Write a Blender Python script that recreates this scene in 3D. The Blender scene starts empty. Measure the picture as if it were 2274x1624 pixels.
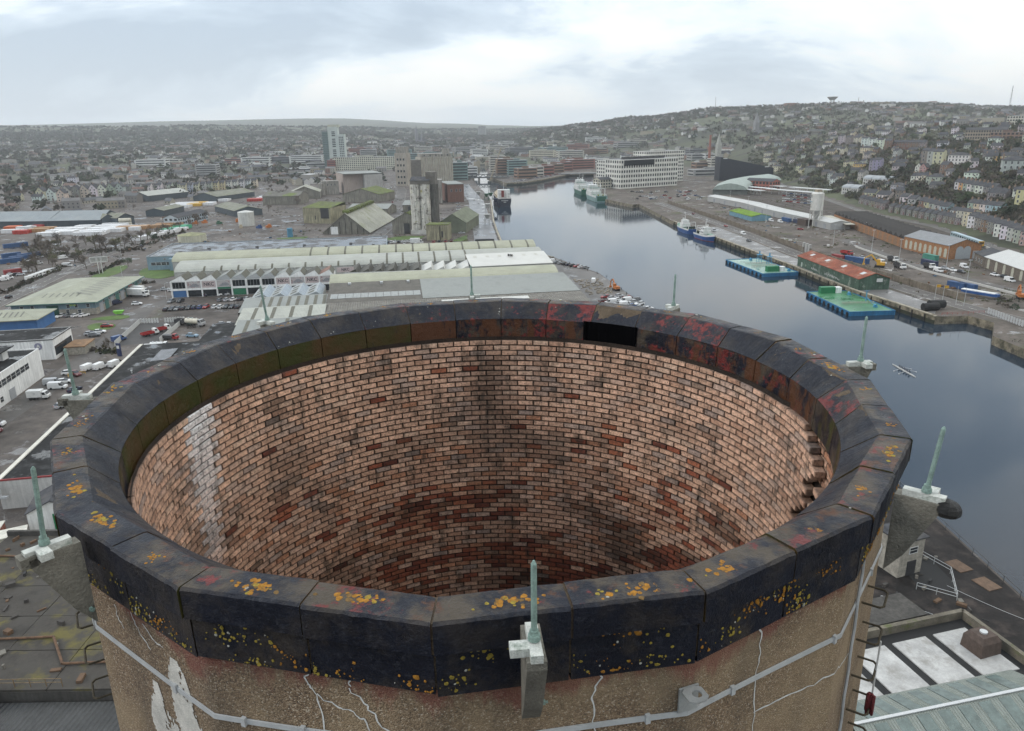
import bpy, math, random
from mathutils import Vector, Matrix, noise as mnoise
rnd = random.Random(7)
S = bpy.context.scene
COL = S.collection
D2R = math.pi / 180

# ------------------------------------------------------------------ camera
RC = 3.8                         # chimney cap: corner radius (m)
CAMH = 72.0
ZT = CAMH - 0.631 * RC           # height of the chimney top
F_, PITCH, ROLL, YAW = 1640.0, 0.3113, -0.0174, -0.0023
CAM = Vector((.0783 * RC, -1.837 * RC, CAMH))
_fw = Vector((math.sin(YAW) * math.cos(PITCH), math.cos(YAW) * math.cos(PITCH), -math.sin(PITCH)))
_rt = Vector((math.cos(YAW), -math.sin(YAW), 0))
_up = _rt.cross(_fw)
RIGHT = _rt * math.cos(ROLL) + _up * math.sin(ROLL)
UP = _up * math.cos(ROLL) - _rt * math.sin(ROLL)
cam_d = bpy.data.cameras.new('camera')
cam = bpy.data.objects.new('camera', cam_d)
COL.objects.link(cam)
_m = Matrix((RIGHT, UP, -_fw)).transposed().to_4x4()
_m.translation = CAM
cam.matrix_world = _m
cam_d.sensor_width = 36
cam_d.lens = 36 * F_ / 2274
cam_d.clip_start = .1
cam_d.clip_end = 40000
S.camera = cam

def at(u, v, z=3.0):
    """ground point of height z seen at (u, v) of a 2274 x 1624 survey of the view"""
    d = RIGHT * (u - 1137) - UP * (v - 812) + _fw * F_
    return CAM + d * ((z - CAM.z) / d.z)

def hpx(P, v):
    """height above P at which the picture row v is reached"""
    lo, hi = 0.0, 200.0
    for _ in range(40):
        m = (lo + hi) / 2
        r = Vector((P[0], P[1], P[2] + m)) - CAM
        y = 812 - F_ * r.dot(UP) / r.dot(_fw)
        if y > v: lo = m
        else: hi = m
    return lo

# ------------------------------------------------------------------ sky
SUN_EL, SUN_AZ = 32 * D2R, -95 * D2R
W = bpy.data.worlds.new('World'); S.world = W; W.use_nodes = True
nt = W.node_tree; nt.nodes.clear()
def N(t, ntree=None, **kw):
    n = (ntree or nt).nodes.new(t)
    for k, v in kw.items():
        if k.startswith('i_'):
            n.inputs[k[2:].replace('_', ' ')].default_value = v
        else: setattr(n, k, v)
    return n
def sky_nodes():
    L = nt.links.new
    out = N('ShaderNodeOutputWorld'); bg = N('ShaderNodeBackground'); bg.inputs[1].default_value = .1
    sky = N('ShaderNodeTexSky', sky_type='NISHITA', sun_disc=False, sun_elevation=SUN_EL, sun_rotation=SUN_AZ, altitude=80)
    sky.air_density = 1.0; sky.dust_density = 2.0; sky.ozone_density = 1.5
    tc = N('ShaderNodeTexCoord'); sep = N('ShaderNodeSeparateXYZ'); L(tc.outputs['Generated'], sep.inputs[0])
    def mth(op, a, b=None, c=None):
        n = N('ShaderNodeMath', operation=op)
        for i, x in enumerate((a, b, c)):
            if x is None: continue
            if isinstance(x, (int, float)): n.inputs[i].default_value = x
            else: L(x, n.inputs[i])
        return n.outputs[0]
    z = mth('MAXIMUM', sep.outputs[2], 0.0)
    zz = mth('ADD', z, .38)
    px = mth('DIVIDE', sep.outputs[0], zz); py = mth('DIVIDE', sep.outputs[1], zz)
    cmb = N('ShaderNodeCombineXYZ'); L(px, cmb.inputs[0]); L(py, cmb.inputs[1])
    mp = N('ShaderNodeMapping'); L(cmb.outputs[0], mp.inputs[0]); mp.inputs['Location'].default_value = (9.3, 6.1, 0); mp.inputs['Rotation'].default_value = (0, 0, .35)
    mp.inputs['Scale'].default_value = (.85, 1.25, 1)
    n1 = N('ShaderNodeTexNoise'); n1.inputs['Scale'].default_value = 1.5; n1.inputs['Detail'].default_value = 8; n1.inputs['Roughness'].default_value = .55; n1.inputs['Distortion'].default_value = .35
    L(mp.outputs[0], n1.inputs['Vector'])
    n2 = N('ShaderNodeTexNoise'); n2.inputs['Scale'].default_value = .45; n2.inputs['Detail'].default_value = 4
    L(mp.outputs[0], n2.inputs['Vector'])
    f = mth('ADD', mth('MULTIPLY', n1.outputs[0], 1.15), mth('SUBTRACT', mth('MULTIPLY', n2.outputs[0], .4), .17))
    # cloud cover is thinner and brighter towards the right
    f = mth('ADD', f, mth('MULTIPLY', sep.outputs[0], .16))
    cr = N('ShaderNodeValToRGB'); L(f, cr.inputs[0])
    e = cr.color_ramp.elements
    e[0].position = .44; e[0].color = (.47, .57, .69, 1)
    e[1].position = .72; e[1].color = (1.12, 1.11, 1.07, 1)
    m_ = e.new(.54); m_.color = (.62, .73, .85, 1)
    m_ = e.new(.595); m_.color = (.84, .93, 1.0, 1)
    # bluish gaps let the clear sky through
    cl10 = N('ShaderNodeMix', data_type='RGBA', blend_type='MULTIPLY'); cl10.inputs[0].default_value = 1
    L(cr.outputs[0], cl10.inputs[6]); cl10.inputs[7].default_value = (9.7, 9.6, 9.45, 1)
    mx = N('ShaderNodeMix', data_type='RGBA'); mx.inputs[0].default_value = .86
    L(sky.outputs[0], mx.inputs[6]); L(cl10.outputs[2], mx.inputs[7])
    # even veil of mist low down
    hz = mth('POWER', mth('SUBTRACT', 1.0, z), 15.0)
    mh = N('ShaderNodeMix', data_type='RGBA'); L(mth('MULTIPLY', hz, .75), mh.inputs[0])
    L(mx.outputs[2], mh.inputs[6]); mh.inputs[7].default_value = (8.1, 8.9, 9.4, 1)
    # overcast sky: brighter towards the zenith
    br = mth('ADD', 1.07, mth('MULTIPLY', z, 1.35))
    mb = N('ShaderNodeMix', data_type='RGBA', blend_type='MULTIPLY'); mb.inputs[0].default_value = 1
    L(mh.outputs[2], mb.inputs[6]); L(br, mb.inputs[7])
    L(mb.outputs[2], bg.inputs[0]); L(bg.outputs[0], out.inputs[0])
sky_nodes()
sun_d = bpy.data.lights.new('sun', 'SUN'); sun_d.energy = 1.45; sun_d.angle = 18 * D2R; sun_d.color = (1, .94, .86)
sun = bpy.data.objects.new('sun', sun_d); COL.objects.link(sun)
_sd = Vector((math.sin(SUN_AZ) * math.cos(SUN_EL), math.cos(SUN_AZ) * math.cos(SUN_EL), math.sin(SUN_EL)))
sun.rotation_euler = (-_sd).to_track_quat('-Z', 'Y').to_euler()
sun.location = (0, 0, 300)
S.view_settings.view_transform = 'Standard'; S.view_settings.look = 'None'
S.view_settings.gamma = 1; S.view_settings.exposure = 0; S.view_settings.use_curve_mapping = False
S.render.engine = 'CYCLES'
cy = S.cycles
cy.use_denoising = True
try: cy.denoiser = 'OPENIMAGEDENOISE'
except Exception: pass
cy.use_adaptive_sampling = True; cy.adaptive_threshold = .02
cy.max_bounces = 5; cy.diffuse_bounces = 2; cy.glossy_bounces = 2; cy.transmission_bounces = 2; cy.volume_bounces = 0
cy.caustics_reflective = False; cy.caustics_refractive = False
cy.sample_clamp_indirect = 4

# ------------------------------------------------------------------ helpers
class MB:
    def __init__(s): s.v, s.f, s.m, s.c = [], [], [], []
    def poly(s, pts, m=0, c=None):
        n = len(s.v); s.v.extend([tuple(p) for p in pts]); s.f.append(tuple(range(n, n + len(pts)))); s.m.append(m); s.c.append(c); return s
    def prism(s, poly, z0, z1, m=0, mt=None, bottom=False, c=None):
        n = len(poly)
        for i in range(n):
            a, b = poly[i], poly[(i + 1) % n]
            s.poly([(a[0], a[1], z0), (b[0], b[1], z0), (b[0], b[1], z1), (a[0], a[1], z1)], m, c)
        s.poly([(p[0], p[1], z1) for p in poly], m if mt is None else mt, c)
        if bottom: s.poly([(p[0], p[1], z0) for p in reversed(poly)], m, c)
        return s
    def box(s, x, y, z, sx, sy, sz, m=0, rz=0, mt=None, c=None, bottom=True):
        """centre x, y; base z"""
        cs, sn = math.cos(rz), math.sin(rz)
        P = [(x + cs * a * sx / 2 - sn * b * sy / 2, y + sn * a * sx / 2 + cs * b * sy / 2) for a, b in ((-1, -1), (1, -1), (1, 1), (-1, 1))]
        return s.prism(P, z, z + sz, m, mt, bottom, c)
    def cyl(s, p0, p1, r0, r1=None, n=10, m=0, caps=True, c=None):
        r1 = r0 if r1 is None else r1
        a, b = Vector(p0), Vector(p1); d = (b - a)
        if d.length < 1e-6: return s
        d.normalize(); u = d.orthogonal().normalized(); w = d.cross(u)
        R = [[(p + (u * math.cos(2 * math.pi * i / n) + w * math.sin(2 * math.pi * i / n)) * r) for i in range(n)] for p, r in ((a, r0), (b, r1))]
        for i in range(n):
            j = (i + 1) % n; s.poly([R[0][i], R[0][j], R[1][j], R[1][i]], m, c)
        if caps: s.poly(R[1], m, c); s.poly(R[0][::-1], m, c)
        return s
    def tube(s, pts, r, n=6, m=0):
        for a, b in zip(pts, pts[1:]): s.cyl(a, b, r, r, n, m)
        return s
    def bar(s, a, b, w, h, m=0):
        a, b = Vector(a), Vector(b); d = (b - a).normalized()
        sd = d.cross(Vector((0, 0, 1)))
        if sd.length < 1e-4: sd = Vector((1, 0, 0))
        sd.normalize(); up = sd.cross(d)
        A = [a + sd * (x * w / 2) + up * (y * h / 2) for x, y in ((-1, -1), (1, -1), (1, 1), (-1, 1))]
        B = [p + (b - a) for p in A]
        for i in range(4):
            j = (i + 1) % 4; s.poly([A[i], A[j], B[j], B[i]], m)
        s.poly(A[::-1], m); s.poly(B, m); return s
    def dome(s, x, y, z, r, rz, n=10, k=3, m=0):
        for i in range(k):
            t0, t1 = math.pi / 2 * i / k, math.pi / 2 * (i + 1) / k
            for j in range(n):
                a0, a1 = 2 * math.pi * j / n, 2 * math.pi * (j + 1) / n
                q = [(x + r * math.cos(t) * math.cos(a), y + r * math.cos(t) * math.sin(a), z + rz * math.sin(t)) for t, a in ((t0, a0), (t0, a1), (t1, a1), (t1, a0))]
                s.poly(q[:3] if i == k - 1 else q, m)
        return s
    def gable(s, x0, x1, y0, y1, ze, zr, m=0, over=.3, th=.15, axis='x', mg=None, c=None):
        """two roof slopes with thickness; the ridge runs along axis"""
        if axis == 'x':
            A = lambda t, w, z: (t, w, z)
        else:
            A = lambda t, w, z: (w, t, z); x0, x1, y0, y1 = y0, y1, x0, x1
        ym = (y0 + y1) / 2; sl = (zr - ze) / (ym - y0); zo = ze - sl * over
        a, b = x0 - over, x1 + over
        for ya, yb in ((y0 - over, ym), (y1 + over, ym)):
            q = [A(a, ya, zo + th), A(b, ya, zo + th), A(b, yb, zr + th), A(a, yb, zr + th)]
            q2 = [(p[0], p[1], p[2] - th) for p in q]
            s.poly(q, m, c); s.poly(q2[::-1], m, c)
            for i in range(4):
                j = (i + 1) % 4
                if i != 2: s.poly([q2[i], q2[j], q[j], q[i]], m, c)
        return s
    def gwall(s, x0, x1, y0, y1, ze, zr, axis='x', m=0, z0=0, c=None):
        """walls with gable ends under gable()"""
        s.prism([(x0, y0), (x1, y0), (x1, y1), (x0, y1)], z0, ze, m, c=c)
        if axis == 'x':
            ym = (y0 + y1) / 2
            for x in (x0, x1): s.poly([(x, y0, ze), (x, y1, ze), (x, ym, zr)], m, c)
        else:
            xm = (x0 + x1) / 2
            for y in (y0, y1): s.poly([(x0, y, ze), (x1, y, ze), (xm, y, zr)], m, c)
        return s
    def hip(s, x0, x1, y0, y1, ze, zr, m=0, over=.3, th=.15, c=None):
        x0 -= over; x1 += over; y0 -= over; y1 += over
        w = min(x1 - x0, y1 - y0) / 2
        if x1 - x0 >= y1 - y0: r0, r1 = (x0 + w, (y0 + y1) / 2), (x1 - w, (y0 + y1) / 2)
        else: r0, r1 = ((x0 + x1) / 2, y0 + w), ((x0 + x1) / 2, y1 - w)
        C = [(x0, y0), (x1, y0), (x1, y1), (x0, y1)]
        lo = [(a, b, ze + th) for a, b in C]; R0, R1 = (r0[0], r0[1], zr), (r1[0], r1[1], zr)
        if x1 - x0 >= y1 - y0:
            F = [[lo[0], lo[1], R1, R0], [lo[1], lo[2], R1], [lo[2], lo[3], R0, R1], [lo[3], lo[0], R0]]
        else:
            F = [[lo[0], lo[1], R0], [lo[1], lo[2], R1, R0], [lo[2], lo[3], R1], [lo[3], lo[0], R0, R1]]
        for q in F: s.poly(q, m, c)
        for i in range(4):
            j = (i + 1) % 4; s.poly([(C[i][0], C[i][1], ze), (C[j][0], C[j][1], ze), lo[j], lo[i]], m, c)
        s.poly([(a, b, ze) for a, b in C][::-1], m, c)
        return s
    def mesh(s, name, mats, smooth=False):
        me = bpy.data.meshes.new(name); me.from_pydata(s.v, [], s.f)
        mats = mats if isinstance(mats, (list, tuple)) else [mats]
        for x in mats: me.materials.append(x)
        if len(mats) > 1: me.polygons.foreach_set('material_index', s.m)
        if any(c is not None for c in s.c):
            at_ = me.color_attributes.new('col', 'FLOAT_COLOR', 'CORNER')
            buf = []
            for f, c in zip(s.f, s.c):
                c = c or (.5, .5, .5); buf.extend((c[0], c[1], c[2], 1) * len(f))
            at_.data.foreach_set('color', buf)
        if smooth: me.polygons.foreach_set('use_smooth', [True] * len(me.polygons))
        me.update(); return me
    def build(s, name, mats, parent=None, smooth=False, weld=False):
        me = s.mesh(name, mats, smooth)
        if weld:
            import bmesh
            bm = bmesh.new(); bm.from_mesh(me); bmesh.ops.remove_doubles(bm, verts=bm.verts, dist=1e-4); bm.to_mesh(me); bm.free()
        return obj(name, me, parent)

def obj(name, me, parent=None, loc=None, rz=None):
    o = bpy.data.objects.new(name, me); COL.objects.link(o)
    if parent is not None: o.parent = parent; KIDS.setdefault(parent.name, []).append(o)
    if loc is not None: o.location = loc
    if rz is not None: o.rotation_euler = (0, 0, rz)
    return o
KIDS = {}
def tag(o, label, cat, group=None, kind=None):
    if label: o['label'] = label
    if cat: o['category'] = cat
    if group: o['group'] = group
    if kind: o['kind'] = kind
    return o
def thing(name, label, cat, loc=(0, 0, 0), rz=0, group=None):
    o = bpy.data.objects.new(name, None); COL.objects.link(o); o.empty_display_size = .1
    o.location = loc; o.rotation_euler = (0, 0, rz)
    return tag(o, label, cat, group)
def struct(o): o['kind'] = 'structure'; return o
def copy_tree(o, parent=None, loc=None, rz=None, sc=None, color=None, label=None, group=None):
    c = o.copy(); COL.objects.link(c)
    if parent is not None: c.parent = parent; KIDS.setdefault(parent.name, []).append(c)
    if loc is not None: c.location = loc
    if rz is not None: c.rotation_euler = (0, 0, rz)
    if sc is not None: c.scale = (sc, sc, sc) if isinstance(sc, (int, float)) else sc
    if color is not None: c.color = color
    if label: c['label'] = label
    if group: c['group'] = group
    for ch in list(KIDS.get(o.name, ())): copy_tree(ch, c, color=color)
    return c

# ------------------------------------------------------------------ materials
MATS = {}
def lin(c):
    """sRGB 0-255 to linear"""
    f = lambda x: (x / 255 / 12.92) if x / 255 <= .04045 else ((x / 255 + .055) / 1.055) ** 2.4
    return tuple(f(x) for x in c)
def M(name, col, rough=.7, var=.25, scale=.6, bump=.0, metal=0, objcol=False, streak=0., corr=0., corr_axis=0, moss=None, stain=None, wet=0., attr=None, spec=.4, coord='Object'):
    """weathered surface: base colour, patchy variation, streaks, ribs, moss"""
    if name in MATS: return MATS[name]
    m = bpy.data.materials.new(name); MATS[name] = m; m.use_nodes = True
    t = m.node_tree; t.nodes.clear(); L = t.links.new
    n_ = lambda ty, **k: N(ty, t, **k)
    out = n_('ShaderNodeOutputMaterial'); p = n_('ShaderNodeBsdfPrincipled'); L(p.outputs[0], out.inputs[0])
    p.inputs['Roughness'].default_value = rough; p.inputs['Metallic'].default_value = metal
    p.inputs['Specular IOR Level'].default_value = spec
    tc = n_('ShaderNodeTexCoord')
    vec = tc.outputs['Object']
    if coord == 'World':
        g = n_('ShaderNodeNewGeometry'); vec = g.outputs['Position']
    if objcol:
        oi = n_('ShaderNodeObjectInfo'); base = oi.outputs['Color']
    elif attr:
        a = n_('ShaderNodeVertexColor'); a.layer_name = attr; base = a.outputs[0]
    else:
        r = n_('ShaderNodeRGB'); r.outputs[0].default_value = (*col, 1); base = r.outputs[0]
    def mth(op, a, b=None):
        q = n_('ShaderNodeMath', operation=op)
        for i, x in enumerate((a, b)):
            if x is None: continue
            if isinstance(x, (int, float)): q.inputs[i].default_value = x
            else: L(x, q.inputs[i])
        return q.outputs[0]
    def noi(sc, det=4, vscale=None, rough_=.6):
        q = n_('ShaderNodeTexNoise'); q.inputs['Scale'].default_value = sc; q.inputs['Detail'].default_value = det; q.inputs['Roughness'].default_value = rough_
        if vscale:
            mp = n_('ShaderNodeMapping'); mp.inputs['Scale'].default_value = vscale; L(vec, mp.inputs[0]); L(mp.outputs[0], q.inputs['Vector'])
        else: L(vec, q.inputs['Vector'])
        return q.outputs[0]
    def mul(c, fac_sock):
        q = n_('ShaderNodeMix', data_type='RGBA', blend_type='MULTIPLY'); q.inputs[0].default_value = 1
        L(c, q.inputs[6]); L(fac_sock, q.inputs[7]); return q.outputs[2]
    def mixc(f, c, colour):
        q = n_('ShaderNodeMix', data_type='RGBA'); L(f, q.inputs[0]); L(c, q.inputs[6]); q.inputs[7].default_value = (*colour, 1); return q.outputs[2]
    def rng(s, a, b, lo=0., hi=1.):
        q = n_('ShaderNodeMapRange'); L(s, q.inputs[0]); q.inputs[1].default_value = a; q.inputs[2].default_value = b; q.inputs[3].default_value = lo; q.inputs[4].default_value = hi; return q.outputs[0]
    c = base
    if var:
        c = mul(c, rng(noi(scale, 6), .3, .7, 1 - var, 1 + var))
        c = mul(c, rng(noi(scale * 9, 3), .3, .7, 1 - var * .5, 1 + var * .5))
    if streak:
        c = mul(c, rng(noi(1.0, 5, (1.6, 1.6, .12)), .35, .65, 1 - streak, 1 + streak * .4))
    if stain:
        sc, lo, hi, colr = stain
        c = mixc(rng(noi(sc, 7, rough_=.65), lo, hi), c, colr)
    if moss:
        sc, lo, hi, colr = moss
        c = mixc(rng(noi(sc, 7, rough_=.7), lo, hi), c, colr)
    L(c, p.inputs['Base Color'])
    h = None
    if bump: h = mth('MULTIPLY', noi(scale * 14, 5), bump)
    if corr:
        sx = n_('ShaderNodeSeparateXYZ'); L(vec, sx.inputs[0])
        w = mth('SINE', mth('MULTIPLY', sx.outputs[corr_axis], 2 * math.pi / corr))
        h2 = mth('MULTIPLY', w, corr * .18); h = h2 if h is None else mth('ADD', h, h2)
    if h is not None:
        b = n_('ShaderNodeBump'); b.inputs['Strength'].default_value = .8; b.inputs['Distance'].default_value = 1.0 if corr else .05
        L(h, b.inputs['Height']); L(b.outputs[0], p.inputs['Normal'])
    if wet:
        # standing water in the hollows
        w = noi(.11, 6, rough_=.66); w2 = noi(.7, 4)
        ww = mth('ADD', w, mth('MULTIPLY', w2, .12))
        L(rng(ww, .68 - wet * .12, .74 - wet * .12, rough, .07), p.inputs['Roughness'])
        L(rng(ww, .68 - wet * .12, .74 - wet * .12, spec, .5), p.inputs['Specular IOR Level'])
    return m
def flat(name, col, rough=.5, metal=0, emit=None):
    if name in MATS: return MATS[name]
    return M(name, col, rough, var=.08, scale=3, metal=metal)
# ================================================================== the chimney
ROT = -.0385
def ang(t): return -math.pi / 2 + ROT + t * math.pi / 8
def pcirc(t, r, z): a = ang(t); return Vector((r * RC * math.cos(a), r * RC * math.sin(a), z))
def ppoly(t, r, z):
    i = math.floor(t); f = t - i
    return pcirc(i, r, z).lerp(pcirc(i + 1, r, z), f)

def cap_material():
    m = bpy.data.materials.new('painted_iron'); m.use_nodes = True; t = m.node_tree; t.nodes.clear(); L = t.links.new
    n_ = lambda ty, **k: N(ty, t, **k)
    out = n_('ShaderNodeOutputMaterial'); p = n_('ShaderNodeBsdfPrincipled'); L(p.outputs[0], out.inputs[0])
    g = n_('ShaderNodeNewGeometry'); vc = n_('ShaderNodeVertexColor'); vc.layer_name = 'col'
    sp = n_('ShaderNodeSeparateColor'); L(vc.outputs[0], sp.inputs[0])
    def noi(sc, det=6, ro=.65, off=0, vs=(1, 1, 1)):
        mp = n_('ShaderNodeMapping'); mp.inputs['Location'].default_value = (off, off * .7, off * .3); mp.inputs['Scale'].default_value = vs; L(g.outputs['Position'], mp.inputs[0])
        q = n_('ShaderNodeTexNoise'); q.inputs['Scale'].default_value = sc; q.inputs['Detail'].default_value = det; q.inputs['Roughness'].default_value = ro; L(mp.outputs[0], q.inputs['Vector']); return q.outputs[0]
    def mth(op, a, b=None):
        q = n_('ShaderNodeMath', operation=op); q.use_clamp = False
        for i, x in enumerate((a, b)):
            if x is None: continue
            if isinstance(x, (int, float)): q.inputs[i].default_value = x
            else: L(x, q.inputs[i])
        return q.outputs[0]
    def rng(s, a, b, lo=0., hi=1.):
        q = n_('ShaderNodeMapRange'); L(s, q.inputs[0]); q.inputs[1].default_value = a; q.inputs[2].default_value = b; q.inputs[3].default_value = lo; q.inputs[4].default_value = hi; return q.outputs[0]
    def mixc(f, a, b):
        q = n_('ShaderNodeMix', data_type='RGBA'); L(f, q.inputs[0])
        for x, i in ((a, 6), (b, 7)):
            if isinstance(x, tuple): q.inputs[i].default_value = (*x, 1)
            else: L(x, q.inputs[i])
        return q.outputs[2]
    navy = mixc(rng(noi(1.7), .35, .65), (.0035, .0045, .009), (.009, .011, .019))
    navy = mixc(rng(noi(23, 3), .54, .80), navy, (.03, .032, .04))
    # grey-brown grime, then red primer showing through, then rust and moss
    c = mixc(mth('MULTIPLY', rng(noi(3.1, 5, .7, 3), .46, .60), sp.outputs[2]), navy, (.060, .047, .033))
    red = mth('SUBTRACT', mth('ADD', sp.outputs[0], .21), mth('ADD', mth('MULTIPLY', noi(2.6, 5, .68, 9, (1, 1, 1.5)), .6), mth('MULTIPLY', noi(13, 5, .75, 5), .4)))
    c = mixc(rng(red, -.015, .03), c, mixc(rng(noi(14, 4), .3, .7), (.07, .012, .012), (.16, .027, .024)))
    rust = mth('SUBTRACT', mth('ADD', sp.outputs[1], .15), noi(4.3, 6, .72, 21, (1, 1, .45)))
    c = mixc(rng(rust, -.01, .08), c, mixc(rng(mth('ADD', sp.outputs[0], mth('MULTIPLY', noi(2.2, 4, .6, 33), .3)), .2, .32), (.030, .034, .008), (.07, .030, .015)))
    L(c, p.inputs['Base Color'])
    L(rng(noi(5, 4), .3, .7, .25, .6), p.inputs['Roughness'])
    p.inputs['Specular IOR Level'].default_value = .22
    b = n_('ShaderNodeBump'); b.inputs['Strength'].default_value = .8; b.inputs['Distance'].default_value = .025
    L(mth('ADD', mth('MULTIPLY', noi(9, 6), .8), mth('MULTIPLY', noi(60, 3), .35)), b.inputs['Height']); L(b.outputs[0], p.inputs['Normal'])
    return m
IRON = cap_material()
LICH = [M('orange_lichen', (.42, .19, .02), .9, .4, 30, .5), M('yellow_lichen', (.36, .27, .04), .9, .35, 40, .5), M('pale_lichen', (.45, .45, .4), .9, .2, 40, .4), M('dull_lichen', (.22, .13, .04), .9, .4, 30, .5), M('lichen_stain', (.075, .042, .022), .9, .5, 25, .3)]

chimney = thing('chimney', 'tall round concrete chimney with a dark iron cap and brick lined flue', 'chimney', (0, 0, 0))

def blob(mb, c, n, e1, e2, rad, m, seed):
    """a thin crinkled patch of lichen at c with normal n"""
    r_ = random.Random(seed); k = 9; pts = []
    ph = r_.random() * 6
    for i in range(k):
        a = 2 * math.pi * i / k; rr = rad * (.7 + .45 * r_.random())
        pts.append((e1 * math.cos(a + ph) + e2 * math.sin(a + ph)) * rr)
    top = c + n * (.004 + rad * .03)
    for i in range(k):
        j = (i + 1) % k
        mb.poly([c + pts[i] + n * .0015, c + pts[j] + n * .0015, c + pts[j] * .7 + n * .005, c + pts[i] * .7 + n * .005], m)
        mb.poly([c + pts[i] * .7 + n * .005, c + pts[j] * .7 + n * .005, top], m)

def red_at(t):
    """how much red primer shows on the inner slope of the segment"""
    x = t % 16
    for a, b, v in ((5.0, 5.5, .15), (5.5, 6.6, .27), (6.6, 7.05, .2), (7.0, 7.6, .3), (7.5, 8.6, .24), (8.5, 9.5, .20), (9.5, 10.6, .13), (4.5, 5.0, .14), (4.0, 4.5, .19), (3.5, 4.0, .26), (3.0, 3.5, .12), (2, 3, .08), (1, 2, .2)):
        if a <= x < b: return v
    return .05
GAP = .0042
for s in range(32):
    t0, t1 = s / 2 + GAP, (s + 1) / 2 - GAP
    r_ = random.Random(100 + s); dz = r_.uniform(-.005, .005); dr = r_.uniform(-.002, .002)
    xm = (s + .5) / 2 % 16
    rows = []
    K = 13
    wob = lambda q, k: .0016 * mnoise.noise(Vector((s * 3.1 + k * .9, q * 7.7, 1.3)))
    for k in range(K):
        t = t0 + (t1 - t0) * k / (K - 1); dr += wob(1, k) * .25; dz += wob(2, k) * .6 - (.004 if k in (0, K - 1) else -.004 if k in (1, K - 1 - 1) and False else 0)
        rows.append([ppoly(t, 1.0 + dr, ZT - .205), ppoly(t, 1.0 + dr + wob(3, k), ZT - .016 + dz + 3 * wob(4, k)), ppoly(t, .9955 + dr + wob(5, k), ZT + dz), ppoly(t, .943 + dr + wob(6, k), ZT + dz), ppoly(t, .937 + dr + wob(6, k), ZT - .006 + dz),
                     pcirc(t, .874, ZT - .185 + dz), pcirc(t, .868, ZT - .203 + dz), pcirc(t, .90, ZT - .205)])
    mb = MB(); rd = red_at(xm)
    front = xm < 2.2 or xm > 13.5
    fc = [(.06, .10, .25), (.1, .1, .4), (.215, .27, .95), (.215, .27, .9), (rd, .10, .35), (rd, .22, .3), (.1, .4, .3), (0, 0, 0)]
    P = len(rows[0])
    for k in range(K - 1):
        for i in range(P):
            j = (i + 1) % P
            mb.poly([rows[k][i], rows[k + 1][i], rows[k + 1][j], rows[k][j]], 0, fc[i])
    mb.poly(rows[0], 0, (.1, .45, .6)); mb.poly(rows[-1][::-1], 0, (.1, .45, .6))
    seg = mb.build('cap_segment', IRON, chimney)
    # lichen round the old bolt holes and loose spots on the slope
    lb = MB(); Z = Vector((0, 0, 1))
    c = ppoly(t0 + .5 * (t1 - t0) + r_.uniform(-.06, .06), .967 + r_.uniform(-.008, .008), ZT + dz)
    e1 = (rows[-1][2] - rows[0][2]).normalized(); e2 = Z.cross(e1)
    big = r_.random() < (.8 if front else .35)
    for q in range(5 if big else 3): blob(lb, c + e1 * r_.gauss(0, .06) + e2 * r_.gauss(0, .02) - Z * .004, Z, e1, e2, r_.uniform(.03, .055), 4, r_.random())
    for q in range(r_.randint(26, 44) if big else r_.randint(8, 16)):
        off = e1 * r_.gauss(0, .085 if big else .03) + e2 * r_.gauss(0, .026)
        blob(lb, c + off, Z, e1, e2, r_.uniform(.008, .027 if big else .016), 0 if r_.random() < .75 else r_.choice((1, 3)), r_.random())
    if r_.random() < .5:
        c2 = ppoly(t0 + r_.uniform(.1, .9) * (t1 - t0), .975, ZT + dz)
        for q in range(5): blob(lb, c2 + e1 * r_.gauss(0, .05) + e2 * r_.gauss(0, .03), Z, e1, e2, r_.uniform(.008, .022), r_.choice((0, 1, 2, 3)), r_.random())
    # specks on the inner slope towards the far side
    if 6.5 < xm < 10.8 or 4 < xm < 5.6:
        ct, cw = r_.random(), r_.random()
        for q in range(r_.choice((2, 4, 9, 20))):
            tt = t0 + min(.97, max(.03, r_.gauss(ct, .16))) * (t1 - t0); w = min(.96, max(.04, r_.gauss(cw, .2)))
            A, B = ppoly(tt, .937 + dr, ZT - .006 + dz), pcirc(tt, .874, ZT - .185 + dz)
            sl = (B - A).normalized(); nn = e1.cross(sl); nn = nn if nn.z > 0 else -nn
            blob(lb, A.lerp(B, w) - nn * .002, nn, e1, sl, .003 + r_.random() ** 2 * .012, 2, r_.random())
    lo = lb.build('lichen', LICH, seg); lo['kind'] = 'stuff'
    # inner skirt plate (one is missing: a black sheet stands for the dark hole)
    if s != 13:
        sk = MB(); cg = (.24 if 4 < xm < 8.9 else .08, .56 if 8.5 < xm < 13 else .36, .9)
        A = [pcirc(t0 + (t1 - t0) * k / 4, .868, ZT - .207) for k in range(5)]; B = [pcirc(t0 + (t1 - t0) * k / 4, .863, ZT - .53 + r_.uniform(-.004, .004)) for k in range(5)]
        A2 = [pcirc(t0 + (t1 - t0) * k / 4, .885, ZT - .207) for k in range(5)]; B2 = [pcirc(t0 + (t1 - t0) * k / 4, .885, ZT - .53) for k in range(5)]
        for k in range(4):
            sk.poly([A[k], B[k], B[k + 1], A[k + 1]], 0, cg); sk.poly([B[k], B2[k], B2[k + 1], B[k + 1]], 0, cg)
            sk.poly([A2[k + 1], B2[k + 1], B2[k], A2[k]], 0, cg)
        sk.poly([A[0], A2[0], B2[0], B[0]], 0, cg); sk.poly([A[4], B[4], B2[4], A2[4]], 0, cg)
        sk.build('skirt_plate', IRON, chimney)
    # lower band casting below the cap
    bd = MB(); zb = ZT - .488 - .02 * r_.random()
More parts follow.
